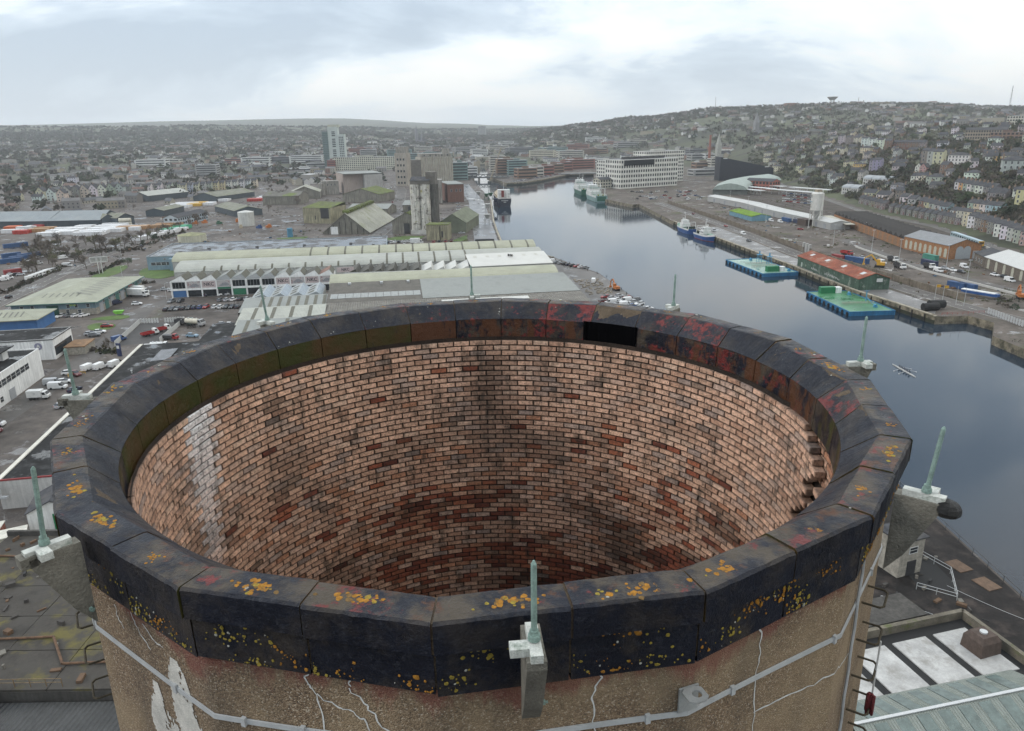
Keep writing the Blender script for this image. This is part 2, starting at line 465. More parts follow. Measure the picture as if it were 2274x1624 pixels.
    A = [ppoly(t0 + (t1 - t0) * k / 2, .988, ZT - .222) for k in range(3)]; B = [ppoly(t0 + (t1 - t0) * k / 2, .987, zb) for k in range(3)]; C = [ppoly(t0 + (t1 - t0) * k / 2, .95, zb) for k in range(3)]
    for k in range(2):
        bd.poly([A[k], B[k], B[k + 1], A[k + 1]], 0, (.06, .10, .45)); bd.poly([B[k], C[k], C[k + 1], B[k + 1]], 0, (.2, .2, .5))
        bd.poly([A[k + 1], A[k + 1] * .96 + Vector((0, 0, A[k].z * .04)), A[k] * .96 + Vector((0, 0, A[k].z * .04)), A[k]], 0, (.1, .3, .6))
    bo = bd.build('band_plate', IRON, chimney)
    if front or xm < 4:
        lb = MB(); nn = Vector((math.cos(ang(math.floor(xm) + .5)), math.sin(ang(math.floor(xm) + .5)), 0)); e1 = Z.cross(nn)
        for cl in range(r_.randint(3, 7)):
            tc_ = r_.random(); zc_ = r_.choice((-.25, -.3, -.44, -.46, -.4)); kind = r_.choice((1, 1, 0))
            for q in range(r_.randint(6, 24)):
                tt = t0 + (t1 - t0) * min(.98, max(.02, tc_ + r_.gauss(0, .09))); zz = min(-.235, max(-.475, zc_ + r_.gauss(0, .035)))
                blob(lb, ppoly(tt, .9878, ZT + zz) + nn * .002, nn, e1, Z, abs(r_.gauss(.003, .005)) + .002, kind if r_.random() < .93 else 2, r_.random())
        lo = lb.build('lichen', LICH, bo); lo['kind'] = 'stuff'

# shade of the hole painted as a black sheet where a skirt plate is missing
HOLE_DARK = M('hole_dark', (.0015, .0015, .002), .9, .1, 4, spec=.05)
pb = MB(); q0 = [pcirc(6.48 + k * .02 + .5 * k / 4, .8665, ZT - .19) for k in range(5)]; q1 = [pcirc(6.48 + k * .02 + .5 * k / 4, .862, ZT - .585) for k in range(5)]
for k in range(4): pb.poly([q0[k], q1[k], q1[k + 1], q0[k + 1]]); pb.poly([p * 1.02 - Vector((0, 0, p.z * .02)) for p in (q1[k], q0[k], q0[k + 1], q1[k + 1])])
for k in (0, 4): pb.cyl(q0[k], q1[k], .022, n=6)
pb.build('hole_shade', HOLE_DARK, chimney)

# mortar bed under and between the castings
MORT = M('cap_mortar', (.085, .062, .04), .9, .4, 5, .5)
mb = MB()
for k in range(64):
    ta, tb = k / 4, (k + 1) / 4
    prof = lambda t: [ppoly(t, .984, ZT - .47), ppoly(t, .984, ZT - .212), ppoly(t, .9955, ZT - .2085), ppoly(t, .9955, ZT - .016), ppoly(t, .938, ZT - .013), pcirc(t, .8775, ZT - .195), pcirc(t, .878, ZT - .56)]
    a, b = prof(ta), prof(tb)
    for i in range(6): mb.poly([a[i], b[i], b[i + 1], a[i + 1]])
mb.build('mortar_joints', MORT, chimney)

# ---- concrete shaft
def concrete_material():
    m = bpy.data.materials.new('pebble_concrete'); m.use_nodes = True; t = m.node_tree; t.nodes.clear(); L = t.links.new
    n_ = lambda ty, **k: N(ty, t, **k)
    out = n_('ShaderNodeOutputMaterial'); p = n_('ShaderNodeBsdfPrincipled'); L(p.outputs[0], out.inputs[0]); p.inputs['Roughness'].default_value = .88
    g = n_('ShaderNodeNewGeometry')
    def tex(ty, sc, out_, vs=(1, 1, 1), **kw):
        mp = n_('ShaderNodeMapping'); mp.inputs['Scale'].default_value = vs; L(g.outputs['Position'], mp.inputs[0])
        q = n_(ty); q.inputs['Scale'].default_value = sc; L(mp.outputs[0], q.inputs['Vector'])
        for k, v in kw.items(): q.inputs[k].default_value = v
        return q.outputs[out_]
    def rng(s, a, b, lo=0., hi=1.):
        q = n_('ShaderNodeMapRange'); L(s, q.inputs[0]); q.inputs[1].default_value = a; q.inputs[2].default_value = b; q.inputs[3].default_value = lo; q.inputs[4].default_value = hi; return q.outputs[0]
    def mix(f, a, b, bt='MIX'):
        q = n_('ShaderNodeMix', data_type='RGBA', blend_type=bt)
        if isinstance(f, float): q.inputs[0].default_value = f
        else: L(f, q.inputs[0])
        for x, i in ((a, 6), (b, 7)):
            if isinstance(x, tuple): q.inputs[i].default_value = (*x, 1)
            else: L(x, q.inputs[i])
        return q.outputs[2]
    def mth(op, a, b=None):
        q = n_('ShaderNodeMath', operation=op)
        for i, x in enumerate((a, b)):
            if x is None: continue
            if isinstance(x, (int, float)): q.inputs[i].default_value = x
            else: L(x, q.inputs[i])
        return q.outputs[0]
    vr = tex('ShaderNodeTexVoronoi', 115, 'Color'); sep = n_('ShaderNodeSeparateColor'); L(vr, sep.inputs[0])
    cr = n_('ShaderNodeValToRGB'); L(sep.outputs[0], cr.inputs[0]); e = cr.color_ramp.elements
    e[0].position = 0; e[0].color = (.075, .055, .038, 1); e[1].position = 1; e[1].color = (.42, .36, .28, 1)
    for po, co in ((.3, (.135, .087, .05)), (.6, (.19, .128, .075)), (.9, (.27, .20, .13))): e.new(po).color = (*co, 1)
    c = mix(rng(tex('ShaderNodeTexNoise', 1.3, 0, Detail=6.0), .4, .62), cr.outputs[0], mix(.6, cr.outputs[0], (.30, .225, .135)))
    c = mix(rng(tex('ShaderNodeTexNoise', 2.2, 0, (1, 1, .18), Detail=6.0), .46, .64), c, mix(.45, c, (.045, .038, .03)))
    # red primer runs just under the band
    sx = n_('ShaderNodeSeparateXYZ'); L(g.outputs['Position'], sx.inputs[0])
    dz = rng(sx.outputs[2], ZT - .85, ZT - .46)
    rr = mth('ADD', mth('MULTIPLY', dz, .5), tex('ShaderNodeTexNoise', 3.2, 0, (1, 1, .35), Detail=7.0, Roughness=.7))
    c = mix(mth('MULTIPLY', rng(rr, .76, .88), .6), c, (.16, .035, .028))
    L(c, p.inputs['Base Color'])
    b = n_('ShaderNodeBump'); b.inputs['Strength'].default_value = .7; b.inputs['Distance'].default_value = .012
    L(mth('SUBTRACT', 1.0, tex('ShaderNodeTexVoronoi', 115, 'Distance')), b.inputs['Height']); L(b.outputs[0], p.inputs['Normal'])
    return m
CONC = concrete_material()
def shaft_r(z): return .972 + .0042 * (ZT - .47 - z) / RC   # slight batter
mb = MB(); zs = [ZT - .47, ZT - 1, ZT - 2, ZT - 4, ZT - 8, ZT - 20, ZT - 40, 0]
for a, b in zip(zs, zs[1:]):
    for k in range(32): mb.poly([ppoly(k / 2, shaft_r(b), b), ppoly(k / 2 + .5, shaft_r(b), b), ppoly(k / 2 + .5, shaft_r(a), a), ppoly(k / 2, shaft_r(a), a)])
mb.build('shaft', CONC, chimney)

# ---- flue lining: courses of firebrick
def brick_material():
    m = bpy.data.materials.new('firebrick'); m.use_nodes = True; t = m.node_tree; t.nodes.clear(); L = t.links.new
    n_ = lambda ty, **k: N(ty, t, **k)
    out = n_('ShaderNodeOutputMaterial'); p = n_('ShaderNodeBsdfPrincipled'); L(p.outputs[0], out.inputs[0]); p.inputs['Roughness'].default_value = .85
    g = n_('ShaderNodeNewGeometry'); vc = n_('ShaderNodeVertexColor'); vc.layer_name = 'col'
    def noi(sc, det=5, vs=(1, 1, 1), ro=.6, off=0):
        mp = n_('ShaderNodeMapping'); mp.inputs['Scale'].default_value = vs; mp.inputs['Location'].default_value = (off, off, off); L(g.outputs['Position'], mp.inputs[0])
        q = n_('ShaderNodeTexNoise'); q.inputs['Scale'].default_value = sc; q.inputs['Detail'].default_value = det; q.inputs['Roughness'].default_value = ro; L(mp.outputs[0], q.inputs['Vector']); return q.outputs[0]
    def rng(s, a, b, lo=0., hi=1.):
        q = n_('ShaderNodeMapRange'); L(s, q.inputs[0]); q.inputs[1].default_value = a; q.inputs[2].default_value = b; q.inputs[3].default_value = lo; q.inputs[4].default_value = hi; return q.outputs[0]
    def mix(f, a, b, bt='MIX'):
        q = n_('ShaderNodeMix', data_type='RGBA', blend_type=bt)
        if isinstance(f, float): q.inputs[0].default_value = f
        else: L(f, q.inputs[0])
        for x, i in ((a, 6), (b, 7)):
            if isinstance(x, tuple): q.inputs[i].default_value = (*x, 1)
            else: L(x, q.inputs[i])
        return q.outputs[2]
    c = mix(1.0, vc.outputs[0], rng(noi(22, 6), .3, .7, .62, 1.35), 'MULTIPLY')
    c = mix(rng(noi(48, 4, off=4), .54, .68, 0, .85), c, (.035, .026, .02))
    c = mix(rng(noi(6, 6, (1, 1, .4), .7, 11), .52, .66, 0, .72), c, (.036, .028, .02))
    L(c, p.inputs['Base Color'])
    b = n_('ShaderNodeBump'); b.inputs['Strength'].default_value = .5; b.inputs['Distance'].default_value = .012; L(noi(45, 6), b.inputs['Height']); L(b.outputs[0], p.inputs['Normal'])
    return m
FIRE = brick_material()
PAL = [(.68, .42, .29), (.64, .395, .27), (.60, .37, .255), (.54, .33, .225), (.46, .265, .175), (.40, .22, .145), (.48, .33, .25), (.44, .31, .24), (.36, .26, .21), (.25, .18, .145), (.27, .078, .04), (.21, .058, .03), (.32, .11, .056), (.17, .047, .027), (.42, .20, .115), (.12, .095, .08), (.60, .40, .285), (.52, .34, .25)]
RB = .850
NB = 89; CH = .0768
def brick_mesh(ci, seed):
    r_ = random.Random(seed); L_, H_, D_ = .2175 + r_.uniform(-.003, .002), .0635 + r_.uniform(-.002, .001), .10
    mb = MB(); j = lambda: r_.uniform(-.0035, .0035)
    f = [(-L_ / 2 + .007 + j(), j() - .002, -H_ / 2 + .006 + j()), (L_ / 2 - .007 + j(), j() - .002, -H_ / 2 + .006 + j()), (L_ / 2 - .007 + j(), j() - .002, H_ / 2 - .006 + j()), (-L_ / 2 + .007 + j(), j() - .002, H_ / 2 - .006 + j())]
    o_ = [(-L_ / 2, .009, -H_ / 2), (L_ / 2, .009, -H_ / 2), (L_ / 2, .009, H_ / 2), (-L_ / 2, .009, H_ / 2)]
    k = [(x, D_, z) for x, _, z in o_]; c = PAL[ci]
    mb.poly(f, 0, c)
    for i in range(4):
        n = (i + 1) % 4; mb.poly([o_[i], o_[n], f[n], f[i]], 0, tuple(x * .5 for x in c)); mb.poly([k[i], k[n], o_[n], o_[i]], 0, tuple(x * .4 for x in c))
    return mb
def brick_colour(t, row):
    """buff near the rim, red-brown bands lower down"""
    dep = row / 60; x = t % 16
    n = mnoise.noise(Vector((t * .55, row * .16, 3.3))) + .35 * mnoise.noise(Vector((t * 2.1, row * .5, 8.3)))
    redp = .01 + .85 * smooth_(.15, .8, dep) * max(0, .5 + 1.3 * n)
    if 9.6 < x < 14: redp *= .3
    if 1.5 < x < 4.6: redp *= .6
    if rnd.random() < redp: return rnd.choice((10, 10, 11, 12, 12, 13, 14))
    if rnd.random() < .08 + .25 * max(0, n): return rnd.choice((6, 6, 7, 8))
    return rnd.choice((0, 1, 1, 2, 2, 3, 3, 4, 16, 17)) if dep < .35 else rnd.choice((1, 2, 3, 3, 4, 4, 5, 14, 17))
def smooth_(a, b, x): t = min(1, max(0, (x - a) / (b - a))); return t * t * (3 - 2 * t)
def soot_depth_at(x, z):
    """soot and damp staining over whole areas of the lining, darker towards the bottom"""
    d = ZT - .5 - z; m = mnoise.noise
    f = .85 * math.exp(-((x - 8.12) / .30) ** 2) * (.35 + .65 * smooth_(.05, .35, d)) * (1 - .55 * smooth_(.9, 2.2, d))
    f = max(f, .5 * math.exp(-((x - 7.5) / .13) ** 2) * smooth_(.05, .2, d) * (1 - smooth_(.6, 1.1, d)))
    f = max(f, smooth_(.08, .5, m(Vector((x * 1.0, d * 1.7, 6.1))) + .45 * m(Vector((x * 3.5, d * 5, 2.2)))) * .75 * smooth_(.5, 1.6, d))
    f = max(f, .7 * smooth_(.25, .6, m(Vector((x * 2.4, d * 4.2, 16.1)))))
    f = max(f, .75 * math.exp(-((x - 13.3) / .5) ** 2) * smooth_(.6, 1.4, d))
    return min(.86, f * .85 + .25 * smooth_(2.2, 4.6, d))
bricks = []
lay = MB(); white = (.55, .54, .52)
def gone(x, row):
    """the broken notch in the lining on the right"""
    if row < 6: return 2.5 < x < 3.97 - row * .065 + (.08 if row % 2 else 0)
    if row < 16: return 3.62 + (row - 6) * .022 < x < 3.80 + (row - 6) * .028 + (.05 if row % 2 else 0)
    return False
for row in range(70):
    z = ZT - .50 - CH * (row + .5)
    for k in range(NB):
        t = (k + (.5 if row % 2 else 0)) * 16 / NB
        x = t % 16
        if gone(x, row): continue
        ci = brick_colour(t, row)
        bricks.append((t, z, ci, row, RB))
for row in range(7):      # second skin seen through the notch
    for k in range(NB):
        t = (k + (.25 if row % 2 else .75)) * 16 / NB
        if 2.3 < t % 16 < 4.4: bricks.append((t, ZT - .50 - CH * (row + .5), rnd.choice((1, 3, 4, 4, 5, 14)), row, RB + .030))
def brick_mw(t, z, r, seed):
    a = ang(t); r_ = random.Random(seed)
    m = Matrix.Rotation(a - math.pi / 2 + r_.uniform(-.006, .006), 4, 'Z')
    m.translation = (math.cos(a) * (r * RC + r_.uniform(-.003, .005)), math.sin(a) * (r * RC + r_.uniform(-.003, .005)), z + r_.uniform(-.0015, .0015))
    return m
def brick_area(t, z, r):
    P = pcirc(t, r, z); d = P - CAM
    k = (ZT - CAM.z) / d.z; Q = CAM + d * k
    if k >= 1 or math.hypot(Q.x, Q.y) > .90 * RC: return 0
    nrm = Vector((-math.cos(ang(t)), -math.sin(ang(t)), 0))
    return max(0, -d.normalized().dot(nrm)) / d.length_squared
order = sorted(range(len(bricks)), key=lambda i: -brick_area(bricks[i][0], bricks[i][1], bricks[i][4]))
single = set([i for i in order if not 11.2 < bricks[i][0] % 16 < 12.1][:300])
lining = MB()
for row in (0,):
    for k in range(64):
        for za, zb in ((ZT - .45, ZT - 3), (ZT - 3, ZT - 6), (ZT - 6, ZT - 30)):
            lining.poly([pcirc(k / 4, RB + .0345 if 10 <= k <= 17 else RB + .006, za), pcirc(k / 4 + .25, RB + .0345 if 9 <= k <= 16 else RB + .006, za), pcirc(k / 4 + .25, RB + .0345 if 9 <= k <= 16 else RB + .006, zb), pcirc(k / 4, RB + .0345 if 10 <= k <= 17 else RB + .006, zb)])
lining.poly([pcirc(k / 4, RB + .04, ZT - 30) for k in range(64)])
flue = lining.build('flue_lining', M('sooty_mortar', (.022, .015, .011), .95, .4, 3, .3), chimney)
def lime_at(x, z):
    """white run of lime down the lining on the left"""
    e = 1 - abs(x - 11.62 - .05 * (ZT - z - .5)) / (.27 if ZT - z < 1.6 else .18)
    return 0 if e <= 0 else max(0, min(1, e * 3 + .5 * mnoise.noise(Vector((x * 9, z * 3, 4))) - .3)) * max(.1, .85 - (ZT - z - .5) / 3.0)
BM = {}
allb = MB()
for i, (t, z, ci, row, r) in enumerate(bricks):
    mw = brick_mw(t, z, r, i)
    if i in single:
        lv = int(min(4, soot_depth_at(t % 16, z) * 6)); key = (ci, lv)
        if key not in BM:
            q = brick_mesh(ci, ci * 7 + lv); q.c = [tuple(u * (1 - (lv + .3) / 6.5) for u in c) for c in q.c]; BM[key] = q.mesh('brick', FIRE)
        o = obj('brick', BM[key], flue); o.matrix_local = mw
    else:
        b = brick_mesh(ci, i); n = len(allb.v)
        x = t % 16
        allb.v.extend([tuple(mw @ Vector(p)) for p in b.v]); allb.f.extend([tuple(q + n for q in f) for f in b.f]); allb.m.extend(b.m)
        lm = lime_at(x, z)
        so = 1 - soot_depth_at(x, z) * rnd.uniform(.75, 1.1)
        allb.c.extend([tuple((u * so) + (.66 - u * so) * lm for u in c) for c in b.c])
o = allb.build('brickwork', FIRE, flue); o['kind'] = 'stuff'

def lime_patch(name, mat, t0, ztop, zbot, w, parent, seed):
    """ragged lime run down the shaft, a thin crust of small flakes"""
    mb = MB(); o_ = seed * 7.7; n = int((ztop - zbot) / .016)
    for i in range(n):
        z = ztop - i * .016; f = i / n; wd = w * min(1, .25 + 1.6 * f)
        k = int(2 * wd / .011)
        for j in range(k):
            t = t0 - wd + 2 * wd * j / k; e = 1 - abs(2 * j / k - 1)
            if mnoise.noise(Vector((t * 22, z * 4.5, o_))) + .55 * mnoise.noise(Vector((t * 70, z * 22, o_))) + e * 1.5 - .36 > 0:
                a_, b_ = ppoly(t, shaft_r(z) + .0011, z), ppoly(t + 2 * wd / k, shaft_r(z) + .0011, z)
                mb.poly([a_ - Vector((0, 0, .016)), b_ - Vector((0, 0, .016)), b_, a_])
    o = mb.build(name, mat, parent); o['kind'] = 'stuff'; return o

# ---- lightning finials on brackets round the cap
COPPER = M('verdigris_copper', (.22, .31, .27), .75, .35, 9, .4)
PVC = M('white_block', (.48, .49, .45), .6, .3, 9, .3, stain=(7, .55, .68, (.12, .16, .12)))
BRK = M('bracket_concrete', (.15, .14, .115), .85, .35, 5, .5)
def finial(t, k, words, tilt=(0, 0), blk=None, h=.44):
    a = ang(t); f = thing('lightning_finial', words, 'lightning rod', (math.cos(a) * 1.045 * RC, math.sin(a) * 1.045 * RC, ZT - .02), a, 'lightning rods round the chimney cap')
    b = MB()       # bracket: tapering gusset out from the shaft (local x points outwards)
    for y in (-.05, .05):
        b.poly([(-.19, y, -.02), (.10, y, -.02), (.10, y, -.07), (-.08, y, -.46), (-.19, y, -.62)] if y < 0 else [(-.19, y, -.62), (-.08, y, -.46), (.10, y, -.07), (.10, y, -.02), (-.19, y, -.02)])
    pr = [(-.19, -.02), (.10, -.02), (.10, -.07), (-.08, -.46), (-.19, -.62)]
    for (x0, z0), (x1, z1) in zip(pr, pr[1:]): b.poly([(x0, -.05, z0), (x0, .05, z0), (x1, .05, z1), (x1, -.05, z1)])
    b.build('bracket', BRK, f)
    p = MB(); p.box(-.02, 0, -.02, .26, .062, .045, bottom=True); p.build('clamp_block', PVC, f)
    p = MB(); p.box(.02, .075 * (1 if k % 2 else -1), -.022, .07, .10, .048); p.build('clamp_block', PVC, f)
    tx, ty = tilt; top = Vector((tx * h, ty * h, h + .03)); bs = Vector((-.01, 0, .035))
    r = MB(); r.cyl(bs, top, .0155, .0145, 10); r.cyl(top, top + Vector((tx * .03, ty * .03, .018)), .0145, .005, 10); r.build('rod', COPPER, f, smooth=False)
    r = MB(); r.cyl((-.01, 0, .03), (-.01, 0, .06), .033, .030, 10); r.cyl((-.01, 0, .06), (-.01, 0, .085), .024, .022, 10); r.build('collar', COPPER, f)
    r = MB(); r.cyl((-.165, .052, -.5), (-.165, .075, -.5), .016, n=6); r.cyl((-.165, .075, -.5), (-.165, .09, -.5), .008, n=6); r.build('bolt', COPPER, f)
    if blk == 'bag':
        bg = MB(); bg.dome(.13, 0, -.06, .085, .07, 9, 4); bg.dome(.13, 0, -.06, .085, -.06, 9, 3)
        bg.v = [(x + .012 * mnoise.noise(Vector((x * 40, y * 40, z * 40))), y + .02 * mnoise.noise(Vector((x * 30, y * 30, z * 30 + 9))), z) for x, y, z in bg.v]
        bg.build('wrapped_end', M('torn_bitumen', (.02, .02, .02), .4, .5, 20, .8), f)
    elif blk: 
        bg = MB(); bg.box(.10, 0, -.07, .09, .10, .07); bg.build('wrapped_end', BRK, f)
    return f
finial(.34, 0, 'green copper lightning rod at the front of the chimney cap, in the middle below', (0, .0), None, .43)
finial(2.36, 1, 'copper lightning rod on the river side with black torn wrapping on its bracket', (.05, .04), 'bag', .46)
finial(4.36, 2, 'copper lightning rod standing out over the water below the green barge', (.0, .02), 'stub', .46)
finial(6.33, 1, 'copper lightning rod at the far right edge of the cap, seen against the river', (0, 0), None, .42)
finial(8.3, 0, 'copper lightning rod at the far edge of the cap, seen against the long shed roofs', (0, 0), None, .43)
finial(10.27, 1, 'leaning copper lightning rod at the far edge, seen against the striped low shed roof', (-.05, .10), None, .46)
finial(12.25, 0, 'copper lightning rod on the left of the cap above the white vans', (-.06, .12), 'stub', .46)
finial(14.27, 1, 'copper lightning rod with a taped joint, nearest the lower left', (-.05, .13), 'stub', .52)

# ---- earth tape, clips, cracks, rungs
TAPE = M('grey_tape', (.36, .37, .37), .55, .12, 8)
tape = MB(); TZ = lambda t: ZT - .90 + .035 * math.sin(t * 1.7) - .03 * abs(t) ** .9
def shell(t, z, out): r = shaft_r(z); v = ppoly(t, r, z); n = Vector((v.x, v.y, 0)).normalized(); return v + n * out
ts = [-4 + k * .1 for k in range(81)]
for a, b in zip(ts, ts[1:]):
    pa, pb_ = [shell(a, TZ(a) + dz, o) for dz, o in ((-.017, .004), (-.017, .014), (.017, .014), (.017, .004))], [shell(b, TZ(b) + dz, o) for dz, o in ((-.017, .004), (-.017, .014), (.017, .014), (.017, .004))]
    for i in range(3): tape.poly([pa[i], pb_[i], pb_[i + 1], pa[i + 1]])
tape.build('earth_tape', TAPE, chimney)
for t in (-2.9, -2.05, -1.29, -.86, -.59, .83, 1.26, 1.95, 2.7):
    c = shell(t, TZ(t), .014); a = math.atan2(c.y, c.x); mb = MB(); mb.box(0, 0, -.03, .022, .03, .06); o = mb.build('tape_clip', TAPE, chimney); o.location = c; o.rotation_euler = (0, 0, a)
CAULK = M('crack_filler', (.5, .5, .48), .8, .2, 20)
for ci, path in enumerate([[(-.53, -.52), (-.56, -.58), (-.52, -.64), (-.5, -.82), (-.49, -1.1)], [(-.52, -.68), (-.42, -.74), (-.36, -.76), (-.30, -.84), (-.27, -1.1)], [(-.37, -.53), (-.36, -.58)], [(-.37, -.60), (-.30, -.70), (-.24, -.82), (-.14, -.92)],
        [(.61, -.50), (.63, -.56), (.6, -.7), (.61, -.9), (.6, -1.1)], [(1.41, -.55), (1.43, -.75), (1.40, -.95), (1.43, -1.4)], [(2.36, -1.45), (2.2, -1.38), (2.0, -1.28), (1.8, -1.26), (1.6, -1.22), (1.42, -1.2)], [(-1.75, -.62), (-1.74, -.72), (-1.70, -.78)], [(-1.6, -.60), (-1.55, -.72), (-1.47, -.80)], [(-1.5, -.62), (-1.42, -.70), (-1.35, -.70)]]):
    mb = MB(); r_ = random.Random(ci); fine = []
    for (a, za), (b, zb) in zip(path, path[1:]):
        for k in range(5): fine.append((a + (b - a) * k / 5 + r_.gauss(0, .006), za + (zb - za) * k / 5 + r_.gauss(0, .006), r_.uniform(.0025, .0065)))
    fine.append((*path[-1], .003))
    for (a, za, wa), (b, zb, wb) in zip(fine, fine[1:]):
        dx, dz = (b - a) * 1.5, zb - za; l = math.hypot(dx, dz) or 1; ox, oz = -dz / l, dx / l
        q = [shell(a + ox * wa / 1.5, ZT + za + oz * wa, .004), shell(b + ox * wb / 1.5, ZT + zb + oz * wb, .004), shell(b - ox * wb / 1.5, ZT + zb - oz * wb, .004), shell(a - ox * wa / 1.5, ZT + za - oz * wa, .004)]
        mb.poly(q)
    mb.build('crack_filler', CAULK, chimney)
WL = M('white_lime', (.55, .53, .48), .9, .25, 8, .4)
lime_patch('lime_run', WL, -1.27, ZT - .74, ZT - 2.2, .19, chimney, 1); lime_patch('lime_run', WL, -1.50, ZT - 1.06, ZT - 2.2, .14, chimney, 2)
# steel angle plate with an eye
pl = thing('anchor_plate', 'galvanised steel angle plate with a round eye bolted to the chimney shaft', 'anchor', shell(1.0, ZT - .775, 0), ang(1.0), None)
GALV = M('galvanised_steel', (.33, .34, .33), .5, .15, 10, metal=.3)
mb = MB(); mb.box(.008, 0, -.10, .012, .13, .17); mb.build('back_plate', GALV, pl)
mb = MB(); ring = [(.075 + .03 * math.cos(k * math.pi / 6), .01 + .03 * math.sin(k * math.pi / 6)) for k in range(12)]
outer = [(.135, -.065), (.135, .065), (.012, .065), (.012, -.065)]
for k in range(12):
    a0, a1 = ring[k], ring[(k + 1) % 12]
    def sq(p):
        dx, dy = p[0] - .075, p[1] - .01; s = 1 / max(abs(dx) / .0605, abs(dy) / .065, 1e-6); return (.0735 + dx * s, dy * s)
    b0, b1 = sq(a0), sq(a1)
    for z, fl in ((.058, 0), (.07, 1)):
        q = [(*a0, z), (*b0, z), (*b1, z), (*a1, z)]; mb.poly(q if fl else q[::-1])
    mb.poly([(*a0, .058), (*a1, .058), (*a1, .07), (*a0, .07)]); mb.poly([(*b1, .058), (*b0, .058), (*b0, .07), (*b1, .07)])
mb.build('eye_plate', GALV, pl)
IRN = M('rusty_rung', (.06, .048, .028), .8, .4, 12, .4)
def rungs(t0, z0, n, dt=0, step=.30):
    for k in range(n):
        mb = MB(); t = t0 + dt * k; z = ZT + z0 - step * k; c = shell(t, z, 0); a = math.atan2(c.y, c.x)
        pts = [(0, -.13, 0), (.13, -.13, .0), (.155, -.10, 0), (.155, .10, 0), (.13, .13, 0), (0, .13, 0)]
        mb.tube(pts, .009, 6); o = mb.build('rung', IRN, chimney); o.location = c; o.rotation_euler = (0, 0, a)
rungs(-2.5, -.95, 4, 0, .34); rungs(2.62, -1.15, 5, 0, .34)
# down conductor and rope bundle by the right-hand ladder
mb = MB(); mb.tube([shell(2.33 + .012 * math.sin(k * 1.7), ZT - .62 - k * .12, .02) for k in range(30)], .012, 6); mb.build('down_conductor', TAPE, chimney)
rp = thing('rope_bundle', 'dark red climbing rope and white cord hung on the chimney ladder', 'rope', shell(2.62, ZT - 2.0, .16), ang(2.62))
mb = MB(); r_ = random.Random(3)
for k in range(7):
    cx_, cy_ = r_.uniform(-.03, .03), r_.uniform(-.03, .03); rr = r_.uniform(.03, .045)
    mb.tube([(cx_, cy_ + rr * math.cos(q * math.pi / 5), -.15 + rr * 2.2 * math.sin(q * math.pi / 5)) for q in range(11)], .012, 5)
mb.build('rope_coil', M('red_rope', (.09, .012, .014), .8, .3, 30), rp)
mb = MB(); mb.tube([(0, .03 + .01 * math.sin(k), .45 - .07 * k) for k in range(11)], .008, 5); mb.build('white_cord', M('white_cord', (.5, .5, .48), .8, .1, 30), rp)
# ================================================================== land, river, far town
def smooth(a, b, x): t = min(1, max(0, (x - a) / (b - a))); return t * t * (3 - 2 * t)
def lerp_tab(tab, x):
    if x <= tab[0][0]: return tab[0][1]
    for (a, va), (b, vb) in zip(tab, tab[1:]):
        if x <= b: return va + (vb - va) * (x - a) / (b - a)
    return tab[-1][1]
HILLX = [(-1e5, 3.0), (283, 3.0), (294, 5.5), (313, 12), (335, 20), (365, 29), (400, 37), (470, 46), (550, 63), (620, 66), (750, 55), (900, 50), (1100, 70), (1500, 105), (2200, 125), (4000, 120)]
FOOT = [(430, -2), (500, 12), (590, 10), (754, 30), (968, 52), (1400, 60)]
FAR = [(-70, [(1300, 4), (2200, 20), (3000, 30), (4500, 110), (8000, 170), (12000, 120)]),
       (-33, [(1300, 5), (2000, 18), (3000, 34), (4500, 118), (6000, 80), (8000, 165), (12000, 120)]),
       (-22, [(1300, 4), (2000, 14), (3000, 30), (4500, 108), (6000, 80), (8000, 188), (12000, 120)]),
       (-13, [(1400, 4), (2000, 10), (3000, 30), (4500, 95), (6000, 80), (8000, 196), (12000, 120)]),
       (-5, [(1500, 4), (2500, 14), (3500, 34), (5000, 62), (8000, 130), (12000, 100)]),
       (0, [(1500, 4), (2500, 10), (3500, 30), (5000, 58), (8000, 95), (12000, 90)]),
       (2.1, [(1500, 4), (2200, 6), (2900, 50), (3600, 58), (5000, 60), (8000, 85), (12000, 90)]),
       (5.5, [(1500, 4), (2050, 7), (2500, 48), (2900, 78), (3600, 70), (12000, 100)]),
       (9, [(1500, 4), (1850, 8), (2300, 44), (2900, 99), (3600, 90), (12000, 110)]),
       (15, [(1300, 8), (1600, 26), (2100, 72), (2700, 121), (3600, 110), (12000, 120)]),
       (22.6, [(1200, 50), (1500, 50), (1900, 76), (2600, 125), (3600, 115), (12000, 120)]),
       (27, [(1300, 52), (1600, 55), (1900, 72), (2600, 119), (3600, 110), (12000, 120)]),
       (33.5, [(1300, 52), (1600, 58), (2600, 100), (3600, 100), (12000, 120)]),
       (70, [(1300, 52), (1600, 58), (2600, 95), (3600, 100), (12000, 120)])]
def zfar(x, y):
    d = math.hypot(x, y); a = math.degrees(math.atan2(x, y)); a = max(-70, min(70, a))
    for (a0, t0), (a1, t1) in zip(FAR, FAR[1:]):
        if a <= a1:
            w = (a - a0) / (a1 - a0); w = w * w * (3 - 2 * w)
            return lerp_tab(t0, d) * (1 - w) + lerp_tab(t1, d) * w
    return 3
def ground_z(x, y):
    d = math.hypot(x, y)
    near = lerp_tab(HILLX, x - lerp_tab(FOOT, y)) if y > -100 else 3.0
    w = smooth(1250, 1850, d)
    z = near * (1 - w) + zfar(x, y) * w if w else near
    if d > 1300: z += 2.5 * mnoise.noise(Vector((x / 260, y / 260, 0))) * w + (9 * mnoise.noise(Vector((x / 900, y / 900, 5))) if d > 3200 else 0)
    return max(z, 3.06 if d > 1450 else 3.0)

